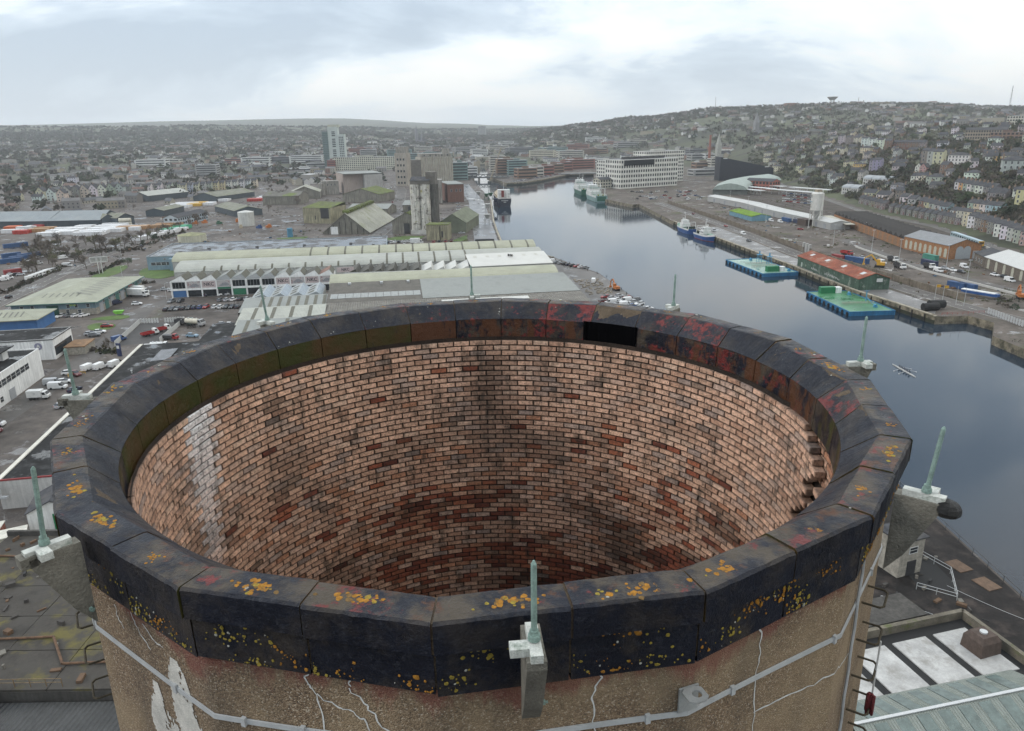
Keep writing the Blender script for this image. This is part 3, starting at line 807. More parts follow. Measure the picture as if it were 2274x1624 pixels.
S_BANK = [(77, -600), (77, 114), (66, 200), (55, 274), (43, 355), (24, 402), (-5, 456), (-9, 510), (-13, 576), (-20, 760), (-35, 900), (-62, 1150), (-70, 1500)]
N_BANK = [(170, -600), (168, 120), (161.3, 215), (161, 231), (172, 248), (169, 258.5), (156.5, 258), (152.6, 280.4), (147.5, 304), (145, 330), (142.5, 366), (138, 407), (131.4, 468), (122.4, 556), (119, 690), (112, 685), (92.6, 747), (97, 820), (112, 1000), (128, 1162), (150, 1500)]
ISLE = [(-40, 1500), (-36, 1160), (-5, 992), (15, 997), (41, 1043), (78, 1133), (93, 1163), (128.5, 1161), (149, 1500)]
def in_poly(x, y, P):
    c = False; n = len(P)
    for i in range(n):
        (x0, y0), (x1, y1) = P[i], P[(i + 1) % n]
        if (y0 > y) != (y1 > y) and x < (x1 - x0) * (y - y0) / (y1 - y0) + x0: c = not c
    return c
RIVER = S_BANK + N_BANK[::-1]
def seg_d(px, py, a, b):
    dx, dy = b[0] - a[0], b[1] - a[1]; t = max(0, min(1, ((px - a[0]) * dx + (py - a[1]) * dy) / (dx * dx + dy * dy or 1)))
    return math.hypot(px - a[0] - t * dx, py - a[1] - t * dy)
def river_d(x, y):
    """0 in the river, else distance to its banks"""
    if in_poly(x, y, RIVER) : return 0
    return min(min(seg_d(x, y, a, b) for a, b in zip(S_BANK, S_BANK[1:])), min(seg_d(x, y, a, b) for a, b in zip(N_BANK, N_BANK[1:])))

ASPH = M('wet_asphalt', (.092, .079, .069), .7, .55, .035, .3, spec=.15, wet=.48, coord='World', stain=(.11, .5, .68, (.06, .053, .05)), moss=(.03, .64, .74, (.07, .08, .035)))
ASPH_N = M('yard_gravel', (.096, .081, .069), .8, .45, .07, .4, spec=.15, wet=.25, coord='World', stain=(.09, .5, .66, (.075, .065, .055)), moss=(.045, .56, .68, (.07, .08, .033)))
STONE = M('quay_stone', (.20, .17, .12), .85, .4, .35, .5, coord='World', stain=(.3, .45, .62, (.05, .045, .03)), moss=(.5, .58, .7, (.06, .07, .02)))
def terrain_material():
    m = M('far_land', (.045, .048, .028), .95, .45, .004, coord='World', stain=(.006, .46, .58, (.075, .085, .04)), moss=(.012, .52, .62, (.035, .032, .024)))
    return m
def build_land():
    # one sheet to the horizon
    rad = [0, 60, 120, 180, 230, 280, 330, 360, 390] + [410 + 20 * k for k in range(40)] + [1240, 1320, 1400, 1540, 1700, 1870, 2060, 2270, 2500, 2750, 3020, 3400, 3900, 4500, 5200, 6000, 7000, 8000, 9900]
    angs = [-180 + 10 * k for k in range(14)] + [-42 + 1.5 * k for k in range(36)] + [12 + .6 * k for k in range(51)] + [50 + 10 * k for k in range(13)]
    V, F = [], []
    for r in rad:
        for a in angs:
            x, y = r * math.sin(a * D2R), r * math.cos(a * D2R)
            z = ground_z(x, y)
            if r < 1600:
                rv = river_d(x, y)
                if rv < 60: z = -5
                elif z <= 3.4 and (r < 1440): z = 2.4
            V.append((x, y, z))
    na = len(angs)
    for i in range(len(rad) - 1):
        for j in range(na):
            k = (j + 1) % na
            F.append((i * na + j, i * na + k, (i + 1) * na + k, (i + 1) * na + j))
    me = bpy.data.meshes.new('terrain'); me.from_pydata(V, [], F); me.materials.append(terrain_material())
    me.polygons.foreach_set('use_smooth', [True] * len(F)); me.update()
    struct(obj('terrain', me))
    # quay grounds
    south = MB(); south.prism([(-1600, 1500), (-1600, -600)] + S_BANK, -4, 3, 1, 0)
    struct(south.build('south_quay_ground', [ASPH, STONE]))
    north = MB(); north.prism(N_BANK + [(330, 1500), (345, 900), (325, 700), (305, 500), (292, 420), (292, -600)], -4, 3, 1, 0)
    struct(north.build('north_quay_ground', [ASPH_N, STONE]))
    isl = MB(); isl.prism(ISLE, -4, 3, 1, 0); struct(isl.build('city_island_ground', [ASPH, STONE]))
    # water
    w = bpy.data.materials.new('river_water'); w.use_nodes = True; t = w.node_tree; L = t.links.new
    p = t.nodes['Principled BSDF']; p.inputs['Base Color'].default_value = (.012, .023, .037, 1); p.inputs['Roughness'].default_value = .05; p.inputs['IOR'].default_value = 1.33
    g = N('ShaderNodeNewGeometry', t)
    def noi(sc, det, vs):
        mp = N('ShaderNodeMapping', t); mp.inputs['Scale'].default_value = vs; mp.inputs['Rotation'].default_value = (0, 0, .3); L(g.outputs['Position'], mp.inputs[0])
        q = N('ShaderNodeTexNoise', t); q.inputs['Scale'].default_value = sc; q.inputs['Detail'].default_value = det; L(mp.outputs[0], q.inputs['Vector']); return q.outputs[0]
    def mth(op, a, b):
        q = N('ShaderNodeMath', t, operation=op)
        for i, x in enumerate((a, b)):
            if isinstance(x, (int, float)): q.inputs[i].default_value = x
            else: L(x, q.inputs[i])
        return q.outputs[0]
    mr = N('ShaderNodeMapRange', t); L(noi(.012, 5, (1, .5, 1)), mr.inputs[0]); mr.inputs[1].default_value = .35; mr.inputs[2].default_value = .65; mr.inputs[3].default_value = .1; mr.inputs[4].default_value = 1.9
    h = mth('MULTIPLY', mth('ADD', mth('MULTIPLY', noi(.5, 4, (1, .6, 1)), .5), mth('MULTIPLY', noi(2.2, 3, (1, .7, 1)), .16)), mr.outputs[0])
    b = N('ShaderNodeBump', t); b.inputs['Strength'].default_value = .22; b.inputs['Distance'].default_value = .12; L(h, b.inputs['Height']); L(b.outputs[0], p.inputs['Normal'])
    ml = MB(); ml.poly([(-140, -700, 0), (400, -700, 0), (400, 1550, 0), (-140, 1550, 0)])
    struct(ml.build('river', w))
build_land()

# coping stones and fender piles along the quays
COPE = M('coping_stone', (.30, .27, .21), .8, .35, .8, .4, coord='World', stain=(.5, .5, .65, (.12, .10, .06)))
PILE = M('tarred_timber', (.022, .019, .016), .8, .4, 2, .4)
def quay(name, label, pts, skip=(), pile_gap=7.0, cope_w=1.1, stone=3.2):
    q = thing(name, label, 'quay wall', (pts[0][0], pts[0][1], 3))
    o_ = Vector((pts[0][0], pts[0][1], 3))
    for i, (a, b) in enumerate(zip(pts, pts[1:])):
        a, b = Vector((*a, 3)), Vector((*b, 3)); L_ = (b - a).length; d = (b - a) / L_; n = Vector((d.y, -d.x, 0))
        k = max(1, int(L_ / stone)); rz = math.atan2(d.y, d.x)
        key = round(L_ / k, 2)
        me = MB().box(0, cope_w / 2 - .12, 0.0, L_ / k - .05, cope_w, .34, rz=0).mesh('coping', COPE)
        for j in range(k):
            c = a + d * (L_ * (j + .5) / k); o = obj('coping', me, q, c - o_ + Vector((0, 0, .004 + .02 * rnd.random())), rz)
        wb = MB().box(0, 0, -4.6, L_, .16, 3.1).mesh('weed_band', M('tide_weed', (.018, .02, .010), .8, .5, .4, .4, coord='World')); obj('weed_band', wb, q, a.lerp(b, .5) - o_, rz)
        if pile_gap:
            mp = MB().box(0, 0, -5.2, .45, .4, 5.0).mesh('fender_pile', PILE)
            for j in range(int(L_ / pile_gap)):
                c = a + d * (pile_gap * (j + .5)); obj('fender_pile', mp, q, c - o_ + n * (.22), rz)
    return q
quay('quay_wall', 'long stone quay wall along the road on the far bank of the river', N_BANK[14:5:-1][::1] if False else [N_BANK[i] for i in range(13, 5, -1)])
quay('quay_wall', 'quay wall of the near bank beside the wet wharf and the moored ship', [S_BANK[i] for i in range(9, 4, -1)][::-1], pile_gap=9)
quay('quay_wall', 'dark quay wall at the tip of the city island', [ISLE[i] for i in range(2, 8)], pile_gap=0)
# ================================================================== prototypes: vehicles, trees, houses
_U = 'first second third fourth fifth sixth seventh eighth ninth tenth eleventh twelfth thirteenth fourteenth fifteenth sixteenth seventeenth eighteenth nineteenth'.split()
ORD = _U + [(t_ + 'ieth' if u_ < 0 else t_ + 'y-' + _U[u_]) for t_ in ('twent', 'thirt', 'fort', 'fift', 'sixt') for u_ in range(-1, 9)]
PAINT = M('vehicle_paint', (1, 1, 1), .3, .05, 2, objcol=True, spec=.5)
GLASS = M('dark_glass', (.012, .015, .018), .08, .1, 2, spec=.6)
TYRE = M('rubber', (.012, .012, .012), .8, .1, 5)
STEEL = M('pale_steel', (.45, .46, .46), .4, .1, 5, metal=.3)
LAMP = M('lamp_lens', (.5, .5, .48), .2, .05, 5)
RLAMP = M('red_lens', (.25, .01, .01), .3, .05, 5)
CC = {'white': (.62, .62, .61), 'silver': (.36, .37, .38), 'grey': (.13, .135, .14), 'black': (.018, .018, .02), 'blue': (.025, .06, .16), 'red': (.22, .015, .015), 'dark blue': (.015, .022, .05), 'dark red': (.10, .01, .012), 'green': (.03, .09, .05), 'pale blue': (.2, .3, .38), 'orange': (.36, .12, .03), 'beige': (.33, .28, .2)}
GARAGE = []
def loft(mb, secs, m=0, cap=True):
    """skin a row of equal-length rings"""
    n = len(secs[0])
    for a, b in zip(secs, secs[1:]):
        for i in range(n - 1): mb.poly([a[i], b[i], b[i + 1], a[i + 1]], m)
    if cap: mb.poly(secs[0], m); mb.poly(secs[-1][::-1], m)
def car_proto(kind):
    """x forward, wheels on z = 0"""
    t = thing('parked_car' if kind == 'car' else 'parked_van', 'x', 'car'); b = MB(); gl = MB()
    if kind == 'car':
        L_, Wd, prof = 4.3, 1.76, [(-2.1, .42, .72), (-2.0, .95, .95), (-1.35, 1.02, 1.0), (.95, .96, 1.0), (2.0, .76, .95), (2.14, .45, .8)]
        cab = [(-1.95, .96, .80), (-1.35, 1.44, .66), (.05, 1.47, .66), (1.05, .96, .80)]
        wx = (-1.28, 1.32)
    elif kind == 'van':
        L_, Wd, prof = 5.0, 1.95, [(-2.45, .45, .95), (-2.42, 2.0, .90), (.7, 2.02, .90), (.75, 1.1, 1.0), (2.3, .95, .97), (2.45, .5, .85)]
        cab = [(.60, 1.95, .84), (.75, 1.95, .84), (1.0, 1.85, .82), (1.75, 1.08, .9)]
        wx = (-1.5, 1.6)
    secs = []
    for x, z, w in prof:
        hw = Wd / 2 * w; secs.append([(x, -hw, .28), (x, -hw * 1.02, max(.5, z * .62)), (x, -hw * .93, z), (x, hw * .93, z), (x, hw * 1.02, max(.5, z * .62)), (x, hw, .28)])
    loft(b, secs)
    cs = []
    for x, z, w in cab:
        hw = Wd / 2 * w; zb = .9; cs.append([(x, -Wd / 2 * .88, zb), (x, -hw * .93, max(z, zb + .01)), (x, hw * .93, max(z, zb + .01)), (x, Wd / 2 * .88, zb)])
    for i, (a, c) in enumerate(zip(cs, cs[1:])):
        gm = gl if kind == 'car' or i == 2 else b
        gl.poly([a[0], c[0], c[1], a[1]]); gl.poly([a[3], a[2], c[2], c[3]])
        (gl if i != 1 else b).poly([a[1], c[1], c[2], a[2]])
    b.build('body', PAINT, t); gl.build('window_glass', GLASS, t)
    w = MB(); w.cyl((0, -.09, 0), (0, .09, 0), .32, n=10); wm = w.mesh('wheel', TYRE)
    for x in wx:
        for y in (-Wd / 2 + .07, Wd / 2 - .07): obj('wheel', wm, t, (x, y, .32))
    h = MB(); h.box(0, 0, 0, .08, .3, .14); hm_ = h.mesh('headlight', LAMP); rm = h.mesh('tail_light', RLAMP)
    for y in (-.58, .58): obj('headlight', hm_, t, (prof[-2][0] + .06, y, .58)); obj('tail_light', rm, t, (prof[0][0] - .0, y, .66))
    return t
P_CAR, P_VAN = car_proto('car'), car_proto('van')
for p in (P_CAR, P_VAN): GARAGE.append(p)
def far_car_mesh(van=False):
    mb = MB()
    if van: mb.box(-.4, 0, .3, 4.0, 1.9, 1.7, 0); mb.box(1.9, 0, .3, .9, 1.8, .75, 0); mb.poly([(1.6, -.85, 1.95), (2.0, -.85, 1.1), (2.0, .85, 1.1), (1.6, .85, 1.95)], 1); mb.box(1.2, 0, 1.2, .9, 1.93, .5, 1)
    else:
        mb.box(0, 0, .28, 4.3, 1.76, .6, 0)
        cs = [(-1.8, .88), (-1.3, 1.42), (.1, 1.45), (1.0, .9)]
        for i, ((x0, z0), (x1, z1)) in enumerate(zip(cs, cs[1:])): mb.poly([(x0, -.7, z0), (x1, -.7, z1), (x1, .7, z1), (x0, .7, z0)], 0 if i == 1 else 1)
        for y in (-.72, .72): mb.poly([(x, y, z) for x, z in cs], 1)
    for x in (-1.3, 1.35): mb.box(x, 0, 0, .62, 1.7, .5, 2)
    return mb.mesh('parked_car', [PAINT, GLASS, TYRE])
FAR_CAR, FAR_VAN = far_car_mesh(), far_car_mesh(True)
USED = set()
def car(p, rz, colour, label, group=None, kind='car', detail=True, sc=1.0):
    p = Vector(p); c = (*CC[colour], 1)
    nm, cat = ('parked_car', 'car') if kind == 'car' else ('parked_van', 'van')
    if detail:
        pr = P_CAR if kind == 'car' else P_VAN
        if pr.name in USED: o = copy_tree(pr, None, p, rz, sc, c, label, group)
        else:
            USED.add(pr.name); o = pr; o.location = p; o.rotation_euler = (0, 0, rz); o.scale = (sc,) * 3; o['label'] = label
            for ch in KIDS[o.name]: ch.color = c
            if group: o['group'] = group
    else:
        o = obj(nm, FAR_CAR if kind == 'car' else FAR_VAN, None, p, rz); o.color = c; o.scale = (sc,) * 3; o['label'] = label
        if group: o['group'] = group
    o['category'] = cat
    return o
def car_row(a, b, cols, where, rz=None, z=3.0, detail=True, side='left', skip=(), jit=.06, kinds=None):
    """cars side by side from picture points a to b"""
    A, B = at(*a, z), at(*b, z); n = len(cols); d = (B - A)
    r0 = math.atan2(d.y, d.x) + math.pi / 2 if rz is None else rz
    k = 0
    for i, c in enumerate(cols):
        if c is None: continue
        p = A + d * (i / max(1, n - 1)); rr = r0 + rnd.uniform(-jit, jit) + (math.pi if rnd.random() < .3 else 0)
        kd = 'van' if kinds and i in kinds else 'car'
        lab = '%s %s, %s from the %s in %s' % (c, kd, ORD[min(k, 23)], side, where)
        car((p.x, p.y, z + .008), rr, c, lab, 'cars in ' + where, kd, detail); k += 1

# ---------------------------------------------------------------- trees
BARK = M('bare_bark', (.085, .068, .052), .95, .3, 2, coord='World')
TWIG = M('bare_twigs', (.115, .095, .076), .95, .35, .15, coord='World')
TWIG2 = M('olive_twigs', (.10, .098, .05), .95, .35, .15, coord='World')
LEAFD = M('dark_leaves', (.026, .042, .022), .8, .5, .6, coord='World')
LEAFM = M('green_leaves', (.045, .065, .028), .8, .5, .6, coord='World')
def bare_tree(seed, h, tw):
    r = random.Random(seed); tr, cr = MB(), MB()
    def grow(p, d, l, rad, lev):
        q = p + d * l
        (tr if lev < 3 else cr).cyl(p, q, rad, rad * .62, 5 if lev < 2 else 3, caps=False)
        if lev >= 4:
            for _ in range(5):
                dd = (d + Vector((r.gauss(0, .55), r.gauss(0, .55), r.gauss(.05, .4)))).normalized(); s = p.lerp(q, r.random()); e = s + dd * l * r.uniform(.5, 1.1)
                sd = dd.orthogonal().normalized() * (.034 * h / 8 + .022); cr.poly([s - sd, s + sd, e])
            return
        for _ in range(3 if lev < 2 else 4 if lev == 2 else 3):
            dd = (d + Vector((r.gauss(0, .72), r.gauss(0, .72), r.gauss(.12, .3)))).normalized()
            grow(p.lerp(q, r.uniform(.4, 1) if lev else r.uniform(.7, 1)), dd, l * r.uniform(.66, .92), rad * .55, lev + 1)
    grow(Vector((0, 0, 0)), Vector((r.gauss(0, .04), r.gauss(0, .04), 1)).normalized(), h * .235, h * .024, 0)
    t = thing('bare_tree', 'x', 'tree'); tr.build('trunk', BARK, t); cr.build('crown', tw, t); return t
def leafy(seed, h, w, mat, kind='round'):
    r = random.Random(seed); t = thing('evergreen_tree', 'x', 'tree'); tr = MB(); tr.cyl((0, 0, 0), (0, 0, h * .55), h * .03, h * .012, 6)
    lobes = []
    if kind == 'cone':
        for k in range(9): z = h * (.12 + .86 * k / 9); lobes.append((Vector((r.gauss(0, .05) * w, r.gauss(0, .05) * w, z)), w * .5 * (1 - k / 9.5), h * .10))
    else:
        for k in range(11):
            a = r.random() * 6.3; rr = w * .5 * math.sqrt(r.random()) * .75; lobes.append((Vector((rr * math.cos(a), rr * math.sin(a), h * r.uniform(.35, .85))), w * r.uniform(.15, .27), h * r.uniform(.10, .18)))
            tr.cyl((0, 0, h * .3), lobes[-1][0], h * .012, h * .004, 4, caps=False)
    cr = MB()
    for c, rw, rh in lobes:
        for _ in range(110 if kind != 'cone' else 90):
            v = Vector((r.gauss(0, 1), r.gauss(0, 1), r.gauss(0, 1))).normalized() * (.55 + .5 * r.random())
            p = c + Vector((v.x * rw, v.y * rw, v.z * rh)); s = h * r.uniform(.018, .034)
            e1 = Vector((r.gauss(0, 1), r.gauss(0, 1), r.gauss(0, 1))).normalized(); e2 = e1.orthogonal().normalized()
            cr.poly([p - e1 * s, p + e2 * s * .7, p + e1 * s, p - e2 * s * .7])
    tr.build('trunk', BARK, t); cr.build('crown', mat, t); return t
TREES = {'bare': [bare_tree(1, 9, TWIG), bare_tree(2, 10, TWIG), bare_tree(3, 8, TWIG2), bare_tree(4, 9, TWIG)], 'ever': [leafy(5, 9, 7, LEAFD), leafy(6, 8, 7.5, LEAFM), leafy(7, 7, 6, LEAFD)], 'cone': [leafy(8, 11, 4.4, LEAFD, 'cone')]}
def tree(kind, p, sc, label, group, i=None, cat='tree'):
    L_ = TREES[kind]; pr = L_[rnd.randrange(len(L_)) if i is None else i % len(L_)]
    s = sc * rnd.uniform(.9, 1.12)
    if pr.name in USED:
        o = copy_tree(pr, None, p, rnd.random() * 6.28, s, None, label, group)
    else:
        USED.add(pr.name); o = pr; o.location = p; o.scale = (s,) * 3; o['label'] = label; o['group'] = group
    o['category'] = cat
    return o

# ---------------------------------------------------------------- houses
HWALL = M('house_render', (1, 1, 1), .85, .16, .5, objcol=True, streak=.12)
SLATE = M('slate_roof', (.052, .053, .058), .8, .35, .8, .3, coord='World', spec=.2, stain=(.2, .5, .7, (.085, .08, .074)))
CHIM = M('chimney_stack', (.22, .16, .12), .9, .3, 1)
WIN = M('window_pane', (.03, .035, .04), .15, .2, .4, coord='World')
WFR = M('window_frame', (.55, .55, .53), .6, .1, 3)
DOORM = M('door_paint', (.10, .035, .03), .5, .2, 3)
HC = {'white': (.56, .55, .52), 'cream': (.48, .43, .32), 'grey stone': (.19, .175, .155), 'pale yellow': (.46, .40, .25), 'ochre yellow': (.46, .29, .11), 'pale blue': (.31, .38, .42), 'pink': (.36, .24, .21), 'brown brick': (.17, .105, .075), 'red brick': (.22, .075, .05), 'pale green': (.27, .33, .27), 'lilac grey': (.26, .25, .31), 'light grey': (.36, .35, .33)}
WM = {}
def win_mesh(w, h, frame=True):
    k = (round(w, 2), round(h, 2), frame)
    if k not in WM:
        mb = MB(); mb.box(0, -.03, 0, w, .05, h, 0)
        if frame:
            f = .09
            for x in (-w / 2 - f / 2 + .02, w / 2 + f / 2 - .02): mb.box(x, -.04, -f / 2, f, .09, h + f, 1)
            for z in (-f, h): mb.box(0, -.04, z, w + .16, .09, f, 1)
            mb.box(0, -.045, h * .5, w, .06, .06, 1)
        WM[k] = mb.mesh('window', [WIN, WFR])
    return WM[k]
def house_proto(w, d, he, hr, storeys, bays, roof='gable', front_gable=False, dormer=False, chim=1, door=True):
    """front wall along x at y = 0 facing -y; x from 0 to w"""
    t = thing('house', 'x', 'house'); mb = MB(); ax = 'y' if front_gable else 'x'
    if roof == 'gable': mb.gwall(0, w, 0, d, he, hr, ax)
    else: mb.prism([(0, 0), (w, 0), (w, d), (0, d)], 0, he)
    mb.box(w / 2, d / 2, -6, w - .02, d - .02, 6.01)
    mb.build('wall', HWALL, t)
    rf = MB()
    if roof == 'gable': rf.gable(0, w, 0, d, he, hr, 0, .25, .16, ax)
    elif roof == 'hip': rf.hip(0, w, 0, d, he, hr, 0, .35, .2)
    else: rf.box(w / 2, d / 2, he, w + .1, d + .1, .35)
    ro = rf.build('roof', SLATE, t)
    for k in range(chim):
        c = MB(); x = (.45 if k == 0 else w - .45) if not front_gable else w * .5
        zt = hr if roof != 'hip' else hr * .9 + he * .1
        c.box(x, d * .5, he + .2, .75, 1.2, zt - he + 1.1)
        for q in (-.3, .3): c.cyl((x, d * .5 + q, zt + 1.3), (x, d * .5 + q, zt + 1.75), .14, n=6)
        c.build('chimney_stack', CHIM, ro)
    sh = he / storeys; ww = min(1.15, w / bays * .45); wh = sh * .52
    for s_ in range(storeys):
        for b in range(bays):
            x = w * (b + .5) / bays
            if s_ == 0 and door and b == bays // 2:
                dm = WM.setdefault('door', MB().box(0, -.04, 0, .95, .1, 2.1).mesh('door', DOORM)); obj('door', dm, t, (x, 0, .1)); continue
            obj('window', win_mesh(ww, wh), t, (x, 0, s_ * sh + sh * .28))
    if front_gable: obj('window', win_mesh(.9, 1.1), t, (w / 2, 0, he + .3))
    for s_ in range(storeys):       # a window in each gable end
        o = obj('window', win_mesh(.8, wh), t, (0, d * .35, s_ * sh + sh * .3)); o.rotation_euler = (0, 0, -math.pi / 2)
        o = obj('window', win_mesh(.8, wh), t, (w, d * .6, s_ * sh + sh * .3)); o.rotation_euler = (0, 0, math.pi / 2)
    if dormer:
        dm = MB(); dm.box(w / 2, d * .22, he + .1, 1.5, 1.8, 1.5); dm.build('dormer', HWALL, t)
        obj('window', win_mesh(.9, .9), t, (w / 2, d * .22 - .9, he + .4))
    return t
HP = {'small': house_proto(5.2, 7.5, 5.2, 7.6, 2, 2), 'terr': house_proto(6.0, 9.0, 8.2, 10.8, 3, 2), 'terr2': house_proto(5.6, 8.5, 5.8, 8.2, 2, 2), 'villa': house_proto(13, 10, 8.6, 11.2, 3, 4, 'hip', chim=2), 'big': house_proto(17, 11, 12.0, 14.6, 4, 6, 'hip', chim=2), 'gab': house_proto(6.5, 10, 7.2, 11.0, 3, 2, front_gable=True), 'wide': house_proto(11, 8, 5.6, 8.4, 2, 4, chim=2), 'georg': house_proto(7.4, 11, 12.2, 14.2, 4, 2, chim=1), 'bung': house_proto(10, 8, 3.0, 5.6, 1, 3, chim=1)}
PROTO_N = 0
def house(kind, p, rz, colour, label, group=None, sc=1.0, cat='house'):
    pr = HP[kind]; c = (*[x * rnd.uniform(.9, 1.08) for x in HC[colour]], 1)
    if pr.name in USED: o = copy_tree(pr, None, p, rz, sc, c, label, group)
    else:
        USED.add(pr.name); o = pr; o.location = p; o.rotation_euler = (0, 0, rz); o.scale = (sc,) * 3 if isinstance(sc, (int, float)) else sc; o['label'] = label
        def colr(x):
            x.color = c
            for y in KIDS.get(x.name, ()): colr(y)
        colr(o)
        if group: o['group'] = group
    o['category'] = cat
    return o
HSITES = []
def clear_of(x, y, r):
    return all((x - a) ** 2 + (y - b) ** 2 > (r + c) ** 2 for a, b, c in HSITES)
def site(x, y, r): HSITES.append((x, y, r))
# ================================================================== near bank: sheds, yards, showrooms
TH = 10 * D2R
def bframe(name, label, cat, A, B, z=3.0, group=None):
    A, B = Vector((A[0], A[1], z)), Vector((B[0], B[1], z)); d = B - A
    return thing(name, label, cat, A, math.atan2(d.y, d.x), group), d.length
def windows(t, xs, z, w, h, y=0., rz=0., frame=True, name='window'):
    me = win_mesh(w, h, frame)
    for x in xs:
        o = obj(name, me, t, (x, y, z)); o.rotation_euler = (0, 0, rz)
def strips(t, n, f, mat, name='skylight'):
    for k in range(n): MB().poly(f(k)).build(name, mat, t)
def text_mesh(s, size, mat, ext=.02, bold=0.):
    cu = bpy.data.curves.new('lettering', 'FONT'); cu.body = s; cu.size = size; cu.extrude = ext; cu.offset = bold; cu.align_x = 'CENTER'; cu.align_y = 'CENTER'
    tmp = bpy.data.objects.new('lettering', cu); COL.objects.link(tmp)
    me = bpy.data.meshes.new_from_object(tmp.evaluated_get(bpy.context.evaluated_depsgraph_get())); me.name = 'lettering'
    bpy.data.objects.remove(tmp); bpy.data.curves.remove(cu); me.materials.clear(); me.materials.append(mat); return me
def lettering(s, size, mat, parent, loc, rz=0., bold=0., shear=0., face='wall'):
    o = obj('lettering', text_mesh(s, size, mat, bold=bold), parent, loc)
    o.rotation_euler = (math.pi / 2, 0, rz) if face == 'wall' else (0, 0, rz)
    return o
def sheet(name, pts, mat, z, kind='structure'):
    o = MB().poly([(p[0], p[1], z) for p in pts]).build(name, mat); o['kind'] = kind; return o
GRASS = M('wet_grass', (.062, .105, .022), .9, .35, .25, .5, coord='World', stain=(.15, .5, .7, (.09, .10, .035)))
ROADM = M('road_asphalt', (.092, .084, .077), .6, .25, .08, .2, wet=.35, spec=.15, coord='World')
LINE = M('road_paint', (.55, .55, .5), .7, .3, 1, coord='World')
KERB = M('kerb_stone', (.26, .25, .23), .85, .25, 1, coord='World')
def ribbon(name, pts, w, mat, z, kerb=True, centre=True):
    """road along world points"""
    mb, kb, ln = MB(), MB(), MB(); P = [Vector((*p, 0)) for p in pts]; L_, R_ = [], []
    for i, p in enumerate(P):
        d = (P[min(i + 1, len(P) - 1)] - P[max(i - 1, 0)]).normalized(); n = Vector((-d.y, d.x, 0)); L_.append(p + n * w / 2); R_.append(p - n * w / 2)
    for i in range(len(P) - 1):
        mb.poly([(q.x, q.y, z) for q in (R_[i], R_[i + 1], L_[i + 1], L_[i])])
        if kerb:
            for S_ in (L_, R_): a, b = S_[i], S_[i + 1]; kb.bar((a.x, a.y, z + .03), (b.x, b.y, z + .03), .25, .14)
        if centre:
            a, b = P[i], P[i + 1]; n = int((b - a).length / 6)
            for k in range(n):
                c0, c1 = a.lerp(b, (k + .2) / n), a.lerp(b, (k + .7) / n); d = (b - a).normalized(); s_ = Vector((-d.y, d.x, 0)) * .09
                ln.poly([(q.x, q.y, z + .004) for q in (c0 - s_, c1 - s_, c1 + s_, c0 + s_)])
    o = struct(mb.build(name, mat))
    if kerb: kb.build('kerb', KERB, o)
    if centre and ln.f: l = ln.build('lane_marking', LINE, o); l['kind'] = 'stuff'
    return o
ribbon('road', [(-214, 240), (-222, 300), (-239, 391), (-256, 515), (-268, 640), (-262, 760)], 8.5, ROADM, 3.008)
ribbon('service_road', [(-127, 120), (-134, 190), (-140, 236), (-152, 292), (-146, 320), (-163, 345), (-190, 366), (-231, 382)], 8, ROADM, 3.012, kerb=False, centre=False)
for nm, pts in (('lawn', [(-216, 362), (-219, 402), (-209, 398), (-203, 364)]), ('lawn', [(-195, 372), (-200, 396), (-178, 392), (-170.5, 364), (-178, 356)]), ('lawn', [(-168, 275), (-159, 282.5), (-151, 280.5), (-153, 274.6), (-159.6, 273.3)]), ('lawn', [(-160, 261), (-162, 270), (-152, 269), (-149.6, 262), (-150.5, 258.5), (-154.3, 257.8)])):
    n = len(pts); fine = []
    for i in range(n):      # rounded, slightly wandering edge
        a, b, c = Vector(pts[i - 1]), Vector(pts[i]), Vector(pts[(i + 1) % n])
        for k in (.15, .5, .85):
            q = (a.lerp(b, .5)).lerp(b, k).lerp(b.lerp(b.lerp(c, .5), k), k); fine.append((q.x + rnd.uniform(-.25, .25), q.y + rnd.uniform(-.25, .25)))
    o = MB().prism(fine, 3.0, 3.1).build(nm, GRASS); o['kind'] = 'structure'

# ---- light industrial unit with hipped ribbed roof
CREAM_R = M('ribbed_cream_roof', (.27, .275, .21), .55, .14, .2, stain=(.25, .5, .75, (.24, .245, .19)), spec=.2)
CREAM_Y = M('ribbed_cream_roof_across', (.33, .335, .25), .55, .14, .2, corr=.5, corr_axis=1, stain=(.25, .5, .75, (.24, .245, .19)))
UBLUE = M('blue_cladding', (.16, .235, .27), .5, .12, .4, corr=.3, streak=.15)
USTONE = M('rubble_wall', (.27, .25, .21), .9, .35, 1.5, .4)
ROOFLT = M('old_rooflight', (.075, .07, .05), .35, .35, 1)
GREEN_D = M('green_door', (.02, .07, .05), .6, .2, 1)
UGREEN = M('green_trim', (.05, .14, .12), .6, .2, 1)
BLK = M('black_roof_felt', (.022, .022, .022), .85, .35, .12, .3, spec=.1, wet=.62, coord='World', stain=(.3, .5, .65, (.05, .05, .05)))
WHT = M('white_wall', (.70, .70, .68), .8, .10, .3, streak=.22)
t, L_ = bframe('industrial_unit', 'two-tone stone and blue unit with a hipped cream roof and rooflight strips', 'building', (-199.5, 280.5), (-167.8, 284.5))
DP = 53
mb = MB(); mb.prism([(0, 0), (L_, 0), (L_, DP), (0, DP)], 0, 2.6); mb.build('stone_base', USTONE, t)
mb = MB(); mb.prism([(.05, .05), (L_ - .05, .05), (L_ - .05, DP), (.05, DP)], 2.6, 5.0); mb.build('upper_wall', UBLUE, t)
rf = MB().hip(0, L_, 0, DP, 5.0, 8.6, 0, 1.2, .3).build('roof', CREAM_R, t)
mb = MB()
